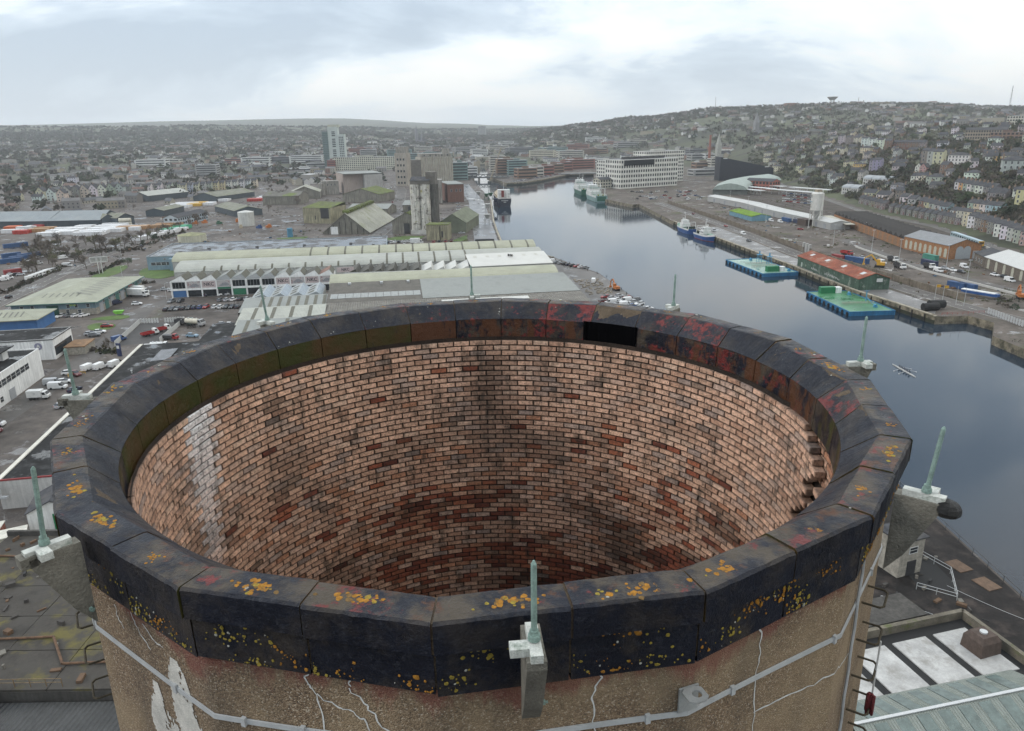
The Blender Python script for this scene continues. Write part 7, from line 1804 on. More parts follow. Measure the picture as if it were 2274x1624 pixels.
bb = thing('boat_on_land', 'upturned blue and white boat hull lying in the yard', 'boat', (191, 289, 3), -1.0); mb = MB(); loft(mb, [[(x, -w, 1.2), (x, -w, 2.2), (x, w, 2.2), (x, w, 1.2)] for x, w in ((-7, .3), (-4, 1.6), (4, 1.7), (7.5, 1.3))]); mb.build('hull', SBLU, bb); MB().box(0, 0, 2.2, 13, 2.4, .3).build('deck', SW, bb)
truck((183.5, 393), -1.2, 'red tipper truck in the far bank yard', LRED, LRED, 5, 1.2, open_=True)
truck((191, 351), -1.5, 'white-cabbed dump truck in the middle of the yard', LW, LBLK, 5.5, 1.4, open_=True); truck((197.5, 371), -1.5, 'white-cabbed truck with dark body nearer the goods shed', LW, LBLK, 5, 1.4, open_=True); truck((205, 350.5), -1.5, 'white-cabbed truck by the navy container', LW, LBLK, 5, 1.4, open_=True)
def digger(p, rz, m, label, sc=1.):
    t = thing('excavator', label, 'excavator', (*p, 3), rz); MB().box(0, -1, 0, 3.6, .6, .9).box(0, 1, 0, 3.6, .6, .9).build('tracks', TYRE, t); MB().box(-.4, 0, 1, 3, 2.4, 1.2).box(.6, .6, 2.2, 1.4, 1.1, 1.2).build('cab', m, t)
    mb = MB(); mb.bar((1, 0, 2), (3.6, 0, 5), .45, .5); mb.bar((3.6, 0, 5), (6, 0, 3.4), .35, .4); mb.bar((6, 0, 3.4), (6.2, 0, 1.2), .3, .4); mb.box(6.1, 0, .4, .9, 1, .9); mb.build('arm', m, t); t.scale = (sc,) * 3
digger((183, 357), 2.6, LYEL, 'yellow excavator in the far bank yard', 1.2); digger((205, 284), 1.2, M('plant_orange', CC['orange'], .6, .2, 1), 'orange excavator by the yard wall'); digger((46, 313), 1.9, M('plant_orange', CC['orange'], .6, .2, 1), 'orange excavator on the demolition rubble', .9)
for p, rz, c, k, l in [((186, 382), -1.3, 'silver', 'car', 'silver car in the yard beyond the red truck'), ((190.5, 376), -1.3, 'black', 'car', 'black car in the yard beyond the blue container'), ((189, 367), -1.4, 'white', 'van', 'white and yellow van by the blue container end'), ((204.5, 343), -1.4, 'white', 'van', 'white van with an orange stripe by the trucks'), ((211, 349), -1.4, 'silver', 'car', 'silver car, first of three beside the white van'), ((212, 344), -1.4, 'white', 'car', 'white car, second of three beside the white van'), ((213.5, 339.5), -1.4, 'black', 'car', 'black car, third of three beside the white van'), ((222, 352), -1.6, 'white', 'van', 'white van before the goods shed doors'), ((224, 331), -1.3, 'white', 'car', 'white car by the stone store'), ((225.5, 326), -1.3, 'black', 'car', 'black car beside the white one by the stone store'), ((222.5, 318), -1.4, 'white', 'van', 'white van against the stone store'), ((152, 520), -1.5, 'red', 'car', 'red car on the quay road'), ((152, 479), -1.45, 'white', 'van', 'white van driving on the quay road'), ((137.5, 497), -1.5, 'silver', 'van', 'silver van parked on the quay by the fishing boats'), ((146.5, 449), -1.4, 'black', 'car', 'dark jeep parked on the wet quay'), ((157.5, 390), -1.45, 'black', 'car', 'black car at the far end of the rusty shed'), ((155, 374), -1.45, 'black', 'car', 'dark car behind the rusty shed'), ((148, 600), -1.5, 'dark red', 'car', 'maroon car far along the quay road'), ((192.5, 545), -1.4, 'white', 'van', 'white van by the blue containers, left one'), ((196.5, 537), -1.4, 'white', 'van', 'white van by the blue containers, right one'), ((196, 497), -.3, 'red', 'car', 'red car at the silo foot'), ((201, 255), .2, 'white', 'car', 'white car at the right edge beyond the slipway')]:
    car((*p, 3.02), rz, c, l, None, k)
tp = thing('tyre_fenders', 'two huge black tyre fenders dumped at the quay corner', 'tyres', (159.5, 267, 3))
for p, s in (((0, 0, 0), 1.), ((3.4, 2.2, .4), 1.05)): mb = MB(); mb.cyl((p[0] - 3, p[1], 1.5 * s + p[2]), (p[0] + 3, p[1] + .4, 1.5 * s + p[2]), 1.5 * s, n=14); mb.build('tyre_fender', TYRE, tp)
for k, (x, y) in enumerate(((168, 280), (170, 278), (174, 275.5), (176, 273.5))):
    f = thing('flagpole', 'thin pale flagpole, %s from the left at the quay end' % ORD[k], 'flagpole', (x, y, 3)); mb = MB(); mb.cyl((0, 0, 0), (0, 0, 7.5), .1, .05, 6); mb.build('pole', STEEL, f); 
    if k in (0, 1): MB().box(.9, 0, 6.2, 1.7, .04, 1.1).build('flag', LYEL, f)
railing('red and white barrier along the slipway at the quay end', [(160, 260, 3), (170, 260.5, 3), (177, 262, 3)], LRED, 1.0, 2)
palisade('grey mesh fence at the boat yard on the far right', [(178, 262), (178, 243), (184, 215)], 2.2, 1.4, STEEL)
t = thing('crane', 'tall lattice harbour crane with a pale slanting jib behind the ship', 'crane', (-22, 800, 3), 0); mb = MB(); 
for a, b in ((-1.3, -1.3), (1.3, -1.3), (1.3, 1.3), (-1.3, 1.3)): mb.bar((a, b, 0), (a * .7, b * .7, 12), .3, .3)
mb.box(0, 0, 12, 4, 4, 3.5); mb.build('tower', M('crane_dark', (.05, .06, .06), .7, .2, 1), t); mb = MB()
for o_ in ((-.7, 0), (.7, 0), (0, 1.0)): mb.bar((o_[0], 0, 14 + o_[1]), (13 + o_[0] * .3, 10, 49 + o_[1]), .28, .28)
for k in range(12): f = k / 12; mb.bar((-.7 + 13 * f, 10 * f, 14 + 35 * f), (.7 + 13 * f + 1, 10 * f, 14 + 35 * f + 2.6), .18, .18)
mb.build('jib', STAN, t)
for k, (x, y, c) in enumerate(((-24, 745, 'green'), (-20, 752, 'green'), (-14, 690, 'dark blue'), (-33, 770, 'grey'), (-20, 640, 'grey'), (-18, 560, 'grey'))):
    t = thing('dock_hopper', 'steel dock hopper on legs along the wharf, %s from the ship stern' % ORD[k], 'hopper', (x, y, 3), .1); m = M('hopper_' + c, CC[c], .7, .25, 1); mb = MB()
    for a, b in ((-1.6, -1.6), (1.6, -1.6), (1.6, 1.6), (-1.6, 1.6)): mb.bar((a, b, 0), (a, b, 5), .35, .35)
    mb.build('frame', m, t); mb = MB(); loft(mb, [[(-a, -a, z), (a, -a, z), (a, a, z), (-a, a, z), (-a, -a, z)] for a, z in ((.6, 3.8), (2.4, 7.2))]); mb.build('hopper', m, t)
# ================================================================== city, hillside, far town
def on_land(u, v):
    """first land point seen at (u, v)"""
    d = (RIGHT * (u - 1137) - UP * (v - 812) + _fw * F_).normalized(); s = 250.0; last = s
    while s < 9000:
        p = CAM + d * s
        if p.z <= ground_z(p.x, p.y): break
        last = s; s *= 1.012
    for _ in range(18):
        m = (s + last) / 2; p = CAM + d * m
        if p.z <= ground_z(p.x, p.y): s = m
        else: last = m
    p = CAM + d * s; return Vector((p.x, p.y, ground_z(p.x, p.y)))
CW = M('city_wall', (1, 1, 1), .8, .15, .1, objcol=True); FLATR = M('city_flat_roof', (.20, .20, .20), .7, .3, .1, coord='World')
BLM = {}
def block(label, p, rz, w, d, h, colour, storeys=None, bays=None, name='city_block', group=None, roof='flat', glass=WIN, grid=False, cat='building'):
    """city building with window bands (or single windows) on front and left end"""
    t = thing(name, label, cat, p, rz, group); st = storeys or max(1, int(h / 3.6)); c = (*colour, 1); site(p[0] + math.cos(rz) * w / 2 - math.sin(rz) * d / 2, p[1] + math.sin(rz) * w / 2 + math.cos(rz) * d / 2, max(w, d) / 2)
    o = (MB().gwall(0, w, 0, d, h, h + 2.5) if roof == 'gable' else MB().prism([(0, 0), (w, 0), (w, d), (0, d)], 0, h)).build('wall', CW, t); o.color = c
    if roof == 'gable': MB().gable(0, w, 0, d, h, h + 2.5, 0, .3, .2).build('roof', SLATE, t)
    else:
        MB().box(w / 2, d / 2, h, w - .8, d - .8, .1).build('roof', FLATR, t); o = MB().box(w * .5, d * .6, h + .1, w * .3, d * .3, 2.2).build('plant_room', CW, t); o.color = tuple(x * .7 for x in colour) + (1,)
    sh = h / st
    for s_ in range(st):
        z = s_ * sh + sh * .3
        if grid:
            n = bays or int(w / 3.5); me = win_mesh(w / n * .6, sh * .55, False)
            for b in range(n): obj('window', me, t, (w * (b + .5) / n, 0, z))
            n2 = max(2, int(d / 4)); me = win_mesh(d / n2 * .55, sh * .55, False)
            for b in range(n2):
                for xx, rr in ((0, -1), (w, 1)): o = obj('window', me, t, (xx, d * (b + .5) / n2, z)); o.rotation_euler = (0, 0, rr * math.pi / 2)
        else:
            k = (round(w), round(d), round(sh, 1))
            if k not in BLM: BLM[k] = MB().box(w / 2, -.02, 0, w * .9, .1, sh * .42).box(-.02, d / 2, 0, .1, d * .85, sh * .42).box(w + .02, d / 2, 0, .1, d * .85, sh * .42).mesh('window_band', glass)
            obj('window_band', BLM[k], t, (0, 0, z))
    return t
# ---- landmark buildings
p = at(722, 379, 3)
t = thing('residential_tower', 'tall pale green residential tower of many storeys', 'tower', p, 6 * D2R)
site(p.x + 20, p.y + 15, 40)
TG = M('tower_green', (.43, .47, .44), .6, .1, .1); TGD = M('tower_glass', (.13, .18, .175), .2, .2, .3)
for nm, x, w, d, h, m in (('balcony_stack', 5, 10, 20, 68, TGD), ('shaft', 19, 18, 24, 76, TG), ('shaft', 34, 12, 20, 63, TG)): MB().box(x, d / 2 + (2 if nm == 'shaft' and x < 30 else 0), 0, w, d, h).build(nm, m, t)
MB().box(21, 12, 76, 20, 20, 4).build('crown', M('tower_cap', (.42, .42, .34), .6, .1, .2), t)
wt = win_mesh(2.2, 1.9, False); wm_ = win_mesh(6, 1.9, False); bal = MB().box(5, -.6, 0, 10.6, 1.4, .5).mesh('balcony', M('tower_balcony', (.2, .26, .25), .5, .1, 1))
for s_ in range(21):
    z = 3 + s_ * 3.15; obj('balcony', bal, t, (0, 0, z)); obj('window', wm_, t, (20, 2, z + .3)) if s_ % 6 != 5 else None
    if s_ < 18:
        for x in (30.5, 33.5, 36.5): obj('window', wt, t, (x, 0, z + .3))
p = at(740, 379.5, 3); block('long cream apartment block with a grid of dark windows beside the tower', p, 5 * D2R, 112, 18, 23, (.50, .49, .40), 7, 30, 'apartment_block', grid=True)
block('red brick end block between the tower and the cream apartments', p - Vector((8, 8, 0)), 5 * D2R, 14, 16, 19, (.24, .09, .07), 6)
# offices by the river
WOF = (.56, .55, .50)
t = block('white gridded riverside office block with dark roof plant', Vector((126.6, 863.5, 3)), 29 * D2R, 84, 30, 32, WOF, 6, 24, 'office_block', grid=True)
for k in range(7): MB().box(14 + k * 9, 12, 32.1, 6, 5, 2.8).build('roof_plant', LBLK, t)
t2 = MB(); t2.box(26, -.4, 25.6, 44, .4, 6).build('glazed_top', GLASS, t)
block('white office tower standing behind the riverside offices', Vector((170, 950, 3)), 29 * D2R, 62, 26, 38, WOF, 9, 20, 'office_block', grid=True)
block('narrow white office wing left of the riverside offices', Vector((119, 930, 3)), 29 * D2R, 16, 22, 29, WOF, 7, 5, 'office_block', grid=True)
block('small old cream custom house below the white offices', Vector((104, 870, 3)), 29 * D2R, 22, 14, 10, (.42, .40, .33), 3, 6, 'custom_house', grid=True, roof='gable')
p, q = at(1597, 402, 3), at(1716, 400, 3)
t, L_ = bframe('black_hall', 'black windowless hall with a sloping top beside the station', 'building', p, q); site(300, 950, 45)
BLKC = M('black_cladding', (.014, .017, .026), .45, .2, .3, corr=1.2, corr_axis=0); mb = MB(); S0, S1 = 29.5, 15
for y in (0, 26): mb.poly([(0, y, 0), (L_, y, 0), (L_, y, S1), (0, y, S0)])
mb.poly([(0, 0, S0), (L_, 0, S1), (L_, 26, S1), (0, 26, S0)]); mb.poly([(0, 0, 0), (0, 0, S0), (0, 26, S0), (0, 26, 0)]); mb.poly([(L_, 0, 0), (L_, 0, S1), (L_, 26, S1), (L_, 26, 0)]); mb.build('wall', BLKC, t)
for x, z in ((3, 27), (L_ - 12, 16)): MB().box(x + 3, -.1, z, 5, .12, 1).build('sign', WFR, t)
# station
p = at(1583, 433, 3); st_pts = [(209, 774), (222, 812), (240, 850), (264, 884), (296, 914)]
for i, (a, b) in enumerate(zip(st_pts, st_pts[1:])):
    t, L_ = bframe('station_roof', 'curved grey green train shed roof, %s length from the near end' % ORD[i], 'station', b, a, group='curved station roof'); mb = MB(); barrel(mb, -1.5, L_ + 1.5, 0, 34, 5, 6.5, 10); mb.build('roof', M('station_green', (.24, .28, .25), .6, .15, .3), t); MB().prism([(0, 0), (L_, 0), (L_, 34), (0, 34)], 0, 5).build('wall', M('station_wall', (.10, .11, .10), .8, .2, .4), t); site((a[0] + b[0]) / 2 + 12, (a[1] + b[1]) / 2, 30)
block('red brick station building between the platform roofs', Vector((262, 838, 3)), -.9, 34, 14, 9, (.24, .085, .06), 2, 8, 'station_building', roof='gable', grid=True)
for i, (u, v, l) in enumerate(((1642, 417, 62), (1645, 424, 44), (1700, 430, 60), (1640, 430, 30), (1752, 426, 50))):
    p = at(u, v, 3); t = thing('platform_canopy', 'long white edged platform canopy, %s from the station roof' % ORD[i], 'canopy', p, -62 * D2R, 'platform canopies'); MB().box(l / 2, 3, 4.4, l, 7, .5).build('roof', M('canopy_white', (.46, .47, .46), .5, .1, .3), t); mb = MB()
    for k in range(6): mb.bar((l * (k + .5) / 6, 3, 0), (l * (k + .5) / 6, 3, 4.4), .35, .35)
    mb.build('posts', STEEL, t)
def spire(label, u, v, h, w, c, cat='church', land=True, zb=None):
    p = on_land(u, v) if land else at(u, v, zb or 3); t = thing('church', label, cat, p, .3); m = M('spire_' + str(round(c[0], 2)), c, .9, .2, .3); MB().box(0, 0, 0, w, w, h * .5).build('tower', m, t); mb = MB()
    C = [(-w / 2, -w / 2), (w / 2, -w / 2), (w / 2, w / 2), (-w / 2, w / 2)]
    for i in range(4): mb.poly([(*C[i], h * .5), (*C[(i + 1) % 4], h * .5), (0, 0, h)])
    mb.build('spire', m, t)
    for x, y in C: b = MB(); b.cyl((x * .9, y * .9, h * .5), (x * .9, y * .9, h * .62), w * .09, .05, 6); b.build('pinnacle', m, t)
    mb = MB(); mb.gwall(w / 2, w * 3, -w * .45, w * .45, h * .18, h * .3); mb.build('nave', m, t); MB().gable(w / 2, w * 3, -w * .45, w * .45, h * .18, h * .3, 0, .2, .2).build('roof', SLATE, t); site(p.x + w, p.y, w * 1.5)
spire('hazy church with one tall spire on the skyline right of the tower', 926, 318, 66, 10, (.16, .16, .17)); spire('smaller twin spire beside the tall hazy one', 936, 318, 44, 7, (.16, .16, .17)); spire('pale stone church spire behind the white offices', 1594, 352, 44, 8, (.30, .30, .27)); spire('grey church tower on the hillside above the city', 1678, 297, 46, 10, (.2, .2, .2))
p = on_land(1575, 352); t = thing('brick_chimney', 'slim red brick factory chimney beside the pale spire', 'chimney', p); mb = MB(); mb.cyl((0, 0, 0), (0, 0, 40), 2.6, 1.7, 14); mb.build('shaft', BR, t); mb = MB(); mb.cyl((0, 0, 39), (0, 0, 41), 2.1, n=14); mb.build('cap', BR, t)
p = on_land(1847, 234); t = thing('water_tower', 'flared water tower on the far ridge', 'water tower', p); mb = MB()
for k in range(8): a = k * math.pi / 4; mb.bar((7 * math.cos(a), 7 * math.sin(a), 0), (6 * math.cos(a), 6 * math.sin(a), 16), 1.4, 1.4)
mb.build('legs', GRC, t); mb = MB(); mb.cyl((0, 0, 15), (0, 0, 22), 7, 15, 24); mb.cyl((0, 0, 22), (0, 0, 24), 15, 15, 24); mb.build('bowl', GRC, t)
for u, v, h, l in ((2240, 247, 62, 'red and white lattice mast on the ridge at the right'), (1588, 243, 40, 'thin mast on the far ridge above the offices'), (1902, 262, 45, 'slender mast rising from the dark wood')):
    p = on_land(u, v); t = thing('radio_mast', l, 'mast', p); mb = MB(); w = 2.6 if h == 62 else .8
    for a in range(3): x, y = w * math.cos(a * 2.1), w * math.sin(a * 2.1); mb.bar((x, y, 0), (x * .15, y * .15, h), .4, .4)
    for k in range(10): f = k / 10; mb.bar((w * (1 - f), 0, h * f), (-w * .5 * (1 - f), w * .87 * (1 - f), h * (f + .1)), .25, .25)
    mb.build('lattice', M('mast_grey', (.2, .19, .19), .7, .2, 1), t)
p = at(1070, 301, 4); block('square hazy tower block on the skyline beyond the centre', on_land(1062, 303), 0, 40, 30, 48, (.34, .34, .33), 12, name='tower_block')
# ---- bridges over the south channel
br = thing('road_bridge', 'dark girder road bridge over the channel behind the ship', 'bridge', (-75, 1085, 3), .05); MB().box(32, 0, 1.2, 84, 10, 1.4).build('deck', M('bridge_steel', (.08, .09, .09), .7, .2, .3), br); mb = MB()
for y in (-5, 5):
    for k in range(10): mb.bar((-8 + k * 8, y, 2.4), (-4 + k * 8, y, 6), .5, .5); mb.bar((-4 + k * 8, y, 6), (k * 8, y, 2.4), .5, .5)
    mb.bar((-8, y, 6), (72, y, 6), .5, .5)
mb.build('girder', MATS['bridge_steel'], br); MB().box(30, 0, -3.4, 3, 9, 4.6).build('pier', GRC, br)
br = thing('road_bridge', 'low flat bridge closing the far end of the main river', 'bridge', (86, 1150, 3), .1); MB().box(24, 0, .6, 66, 12, 1.4).build('deck', M('bridge_stone', (.2, .2, .19), .8, .2, .3), br); MB().box(24, 0, -3.4, 3, 11, 4).build('pier', GRC, br)
# ---- city blocks: quay fronts and centre
CBC = [('grey', (.27, .27, .26)), ('pale stone', (.40, .38, .33)), ('cream', (.46, .43, .34)), ('red brick', (.22, .10, .075)), ('white', (.52, .52, .50)), ('greenish glass', (.16, .23, .22)), ('brown brick', (.2, .13, .09)), ('dark grey', (.15, .155, .16))]
def cblock(u, v, w, d, h, ci, i, where, rz=None, roof='flat'):
    p = on_land(u, v); p.z = ground_z(p.x, p.y); block('%s city block, %s from the left %s' % (CBC[ci][0], ORD[min(i, 23)], where), p, rz if rz is not None else rnd.uniform(-.3, .5), w, d, h, CBC[ci][1], roof=roof, group='blocks ' + where)
for i, a in enumerate([(1005, 401, 22, 30, 24, 5), (1034, 395, 18, 22, 15, 4), (1088, 384, 26, 20, 26, 1), (1103, 389, 34, 24, 24, 6), (1128, 390, 30, 24, 22, 5), (1150, 397, 30, 16, 14, 6), (1172, 393, 26, 14, 14, 1), (1196, 390, 26, 14, 14, 3), (1215, 384, 30, 16, 13, 6), (1238, 380, 28, 16, 14, 3), (1262, 377, 50, 24, 16, 3), (1300, 366, 40, 20, 10, 4)]): cblock(*a, i, 'along the island quay', .35 if i > 4 else .1)
for i, a in enumerate([(300, 372, 60, 26, 14, 4), (345, 366, 50, 24, 10, 1), (436, 392, 34, 24, 18, 0), (500, 366, 34, 20, 12, 3), (536, 366, 60, 22, 14, 4), (600, 364, 50, 18, 14, 7), (643, 364, 70, 20, 16, 4), (640, 382, 50, 34, 6, 4), (680, 375, 40, 26, 10, 0), (775, 345, 60, 20, 18, 3), (800, 352, 40, 22, 20, 0), (860, 350, 60, 20, 18, 5), (905, 362, 95, 20, 19, 5), (920, 340, 50, 24, 16, 1)]): cblock(*a, i, 'beyond the silo quarter', .1)
for i, a in enumerate([(1010, 342, 60, 22, 16, 0), (1048, 350, 40, 22, 18, 4), (1085, 338, 60, 30, 16, 1), (1130, 345, 70, 24, 18, 7), (1175, 350, 60, 22, 16, 2), (1205, 345, 70, 26, 18, 5), (1240, 352, 60, 30, 16, 1), (1258, 338, 60, 24, 20, 3), (1290, 345, 70, 24, 14, 6), (1320, 335, 60, 24, 14, 1), (1345, 328, 50, 20, 14, 3), (1370, 330, 60, 24, 14, 0), (1110, 325, 50, 20, 14, 4), (1215, 325, 60, 22, 14, 2), (1300, 318, 60, 22, 16, 4), (1395, 320, 50, 20, 12, 1)]): cblock(*a, i, 'in the hazy city centre')
for i, a in enumerate([(1530, 346, 40, 18, 12, 7), (1535, 360, 34, 22, 14, 0), (1545, 375, 34, 18, 10, 6), (1540, 392, 60, 20, 9, 0), (1578, 375, 22, 16, 16, 1), (1565, 355, 30, 16, 10, 4)]): cblock(*a, i, 'between the offices and the black hall', .2)
# ---- left: timber yard
TZ0 = [((0, 507), (107, 506), 34, 5.2), ((104, 506), (224, 503.5), 36, 5.2)]
for i, (a, b, d, h) in enumerate(TZ0):
    A, B = at(*a), at(*b)
    if i == 0: A = A + (A - B) * .25
    t, L_ = gshed('big grey timber shed with dark walls, %s section' % ('left' if i == 0 else 'right'), A, B, d, h, 11, M('slate_blue_cladding', (.055, .07, .08), .6, .15, .3, corr=.5), M('grey_blue_sheets', (.20, .225, .235), .5, .12, .2, corr=.6, corr_axis=0, stain=(.15, .5, .7, (.24, .255, .25))), 'x'); site((A.x + B.x) / 2, (A.y + B.y) / 2 + 15, 45)
for i, (a, b, d, h, hr) in enumerate(((((228, 503), (258, 500)), 0, 30, 6, 9), (((262, 502), (300, 497)), 0, 26, 6, 9), (((365, 481), (410, 470)), 0, 16, 5, 7), (((478, 470), (522, 482)), 0, 24, 5, 8), (((330, 448), (420, 438)), 0, 26, 6, 10), (((482, 448), (566, 436)), 0, 30, 5, 9))):
    gshed('dark gabled side shed of the timber yard, %s from the left' % ORD[i], at(*a[0]), at(*a[1]), d, h, hr, M('slate_blue_cladding', (.055, .07, .08), .6, .15, .3), M('mossy_sheets', (.16, .16, .125), .8, .25, .3, moss=(.2, .55, .66, (.10, .12, .03))) if i != 4 else GRYV, 'y' if i in (0, 1) else 'x', group='side sheds of the timber yard')
block('long two-storey pale blue office with a cream roof by the tank', at(397, 502), 82 * D2R, 44, 12, 6, (.36, .42, .46), 2, 14, 'yard_office', grid=True, roof='gable')
for k in range(2): mb = MB(); mb.cyl((0, 0, 1.6 + 3 * k), (9, 0, 1.6 + 3 * k), 1.4, n=12); o = mb.build('gas_tank', M('cream_tank', (.45, .42, .34), .4, .2, 1)); tag(o, 'cream horizontal tank on the dark shed wall, %s one' % ('lower' if k == 0 else 'upper'), 'tank'); o.location = at(266, 502); o.rotation_euler = (0, 0, 10 * D2R)
SC_ = {'white': (.60, .60, .60), 'red': (.34, .03, .02), 'orange': (.45, .10, .03), 'timber': (.33, .19, .09), 'green': (.04, .30, .16), 'yellow': (.5, .3, .04)}
for i, (u, v, nx, ny, c, rz) in enumerate([(2, 519, 5, 2, 'white', 10), (28, 521, 4, 2, 'red', 10), (8, 512, 4, 2, 'orange', 10), (36, 512, 4, 2, 'white', 10), (57, 510, 3, 2, 'white', 10), (70, 509, 3, 2, 'red', 10), (62, 517, 6, 3, 'timber', 8), (81, 526, 6, 7, 'white', 8), (122, 523, 5, 9, 'white', 8), (162, 525, 8, 12, 'white', 8), (222, 517, 6, 6, 'white', 8), (257, 512, 9, 2, 'timber', 8), (286, 513, 3, 2, 'white', 8), (290, 535, 3, 20, 'white', -8), (350, 517, 4, 6, 'green', -8), (335, 508, 8, 3, 'timber', 5), (366, 463, 9, 8, 'white', 5), (415, 459, 5, 6, 'yellow', 5), (450, 457, 4, 3, 'white', 5), (484, 448, 4, 3, 'white', 5), (548, 448, 6, 4, 'red', 5), (570, 444, 5, 4, 'white', 5)]):
    p = at(u, v); t = thing('timber_stack', 'stack of %s packs in the timber yard, %s in order from the left' % ({'timber': 'bare timber', 'white': 'white wrapped'}.get(c, c + ' wrapped'), ORD[min(i, 23)]), 'timber stack', p, rz * D2R, 'timber stacks'); m = M('pack_' + c, SC_[c], .5, .12, .6); me = [MB().box(0, 0, 0, 2.4, 4.7, hh).mesh('pack', m) for hh in (2.3, 2.6, 1.9)]
    site(p.x + 6, p.y + 14, 14)
    for a in range(nx):
        for b in range(min(ny, 12)): obj('pack', me[(a * 3 + b * 5 + i) % 3 if b > 0 else 1], t, (a * 2.5 + 1.2 + rnd.uniform(-.1, .1), b * 5.0 + 2.4, 0))
for i, (u, v, c, l) in enumerate([(12, 551, 'blue', 14), (0, 586, 'blue', 12), (22, 580, 'blue', 12), (40, 574, 'blue', 12), (0, 574, 'blue', 10), (0, 612, 'red', 8)]): q = at(u, v); container((q.x + 5, q.y + 3), .85 if i else .85, c, '%s container in the left-hand junk yard, %s in the line' % (c, ORD[i]), l)
for i, (u, v, c, k) in enumerate([(28, 583, 'red', 'car'), (36, 580, 'red', 'car'), (60, 581, 'white', 'car'), (80, 574, 'white', 'car'), (25, 611, 'white', 'car'), (46, 612, 'silver', 'car'), (8, 624, 'white', 'van'), (18, 620, 'white', 'van'), (85, 587, 'white', 'van'), (88, 573, 'silver', 'car'), (140, 575, 'white', 'van'), (150, 592, 'white', 'van'), (38, 612, 'black', 'car'), (68, 621, 'white', 'van'), (76, 618, 'white', 'van'), (84, 615, 'white', 'van'), (92, 612, 'white', 'van'), (100, 609, 'white', 'van'), (108, 606, 'white', 'van'), (116, 604, 'silver', 'van')]): q = at(u, v); car((q.x, q.y, 3.02), rnd.uniform(0, 1) if i < 13 else 1.2, c, '%s %s in the left-hand junk yard, %s listed from the far end' % (c, k, ORD[i]), 'vehicles in the junk yard', k, i < 9)
# ---- house rows
def hrow(kind, pts, cols, where, rz, noun='house', sc=1., land=True):
    for i, c in enumerate(cols):
        f = i / max(1, len(cols) - 1) * (len(pts) - 1); k = min(int(f), len(pts) - 2) if len(pts) > 1 else 0
        a = pts[k]; b = pts[min(k + 1, len(pts) - 1)]; u, v = a[0] + (b[0] - a[0]) * (f - k), a[1] + (b[1] - a[1]) * (f - k)
        p = on_land(u, v); house(kind, p, (rz + rnd.uniform(-2, 2)) * D2R, c, '%s %s, %s from the left in %s' % (c, noun, ORD[min(i, 23)], where), where, sc); site(p.x, p.y, 7)
hrow('wide', [(24, 447), (72, 449)], ['cream', 'white'], 'the low pair left of the gabled houses', 10); hrow('gab', [(82, 444), (128, 449)], ['cream', 'white', 'cream'], 'the first gabled group behind the trees', 12, sc=1.25); hrow('gab', [(140, 442), (258, 434)], ['light grey', 'grey stone', 'cream', 'white', 'white', 'pale green', 'light grey'], 'the gabled villas on the tree-lined road', 12, sc=1.3)
hrow('terr', [(278, 430), (395, 424)], ['grey stone', 'light grey', 'white', 'white', 'light grey', 'cream'], 'the dormered terrace left of the tank', 8); hrow('terr', [(402, 428), (560, 416)], ['cream', 'pale blue', 'cream', 'light grey', 'light grey', 'pale yellow', 'pale yellow', 'white', 'white', 'white', 'white', 'cream'], 'the colourful terrace beyond the timber yard', 6, sc=1.05)
hrow('villa', [(150, 408)], ['white'], 'the garden above the gabled villas', 5); hrow('wide', [(82, 409), (120, 417)], ['red brick', 'white'], 'the red and white pair on the left', 8)
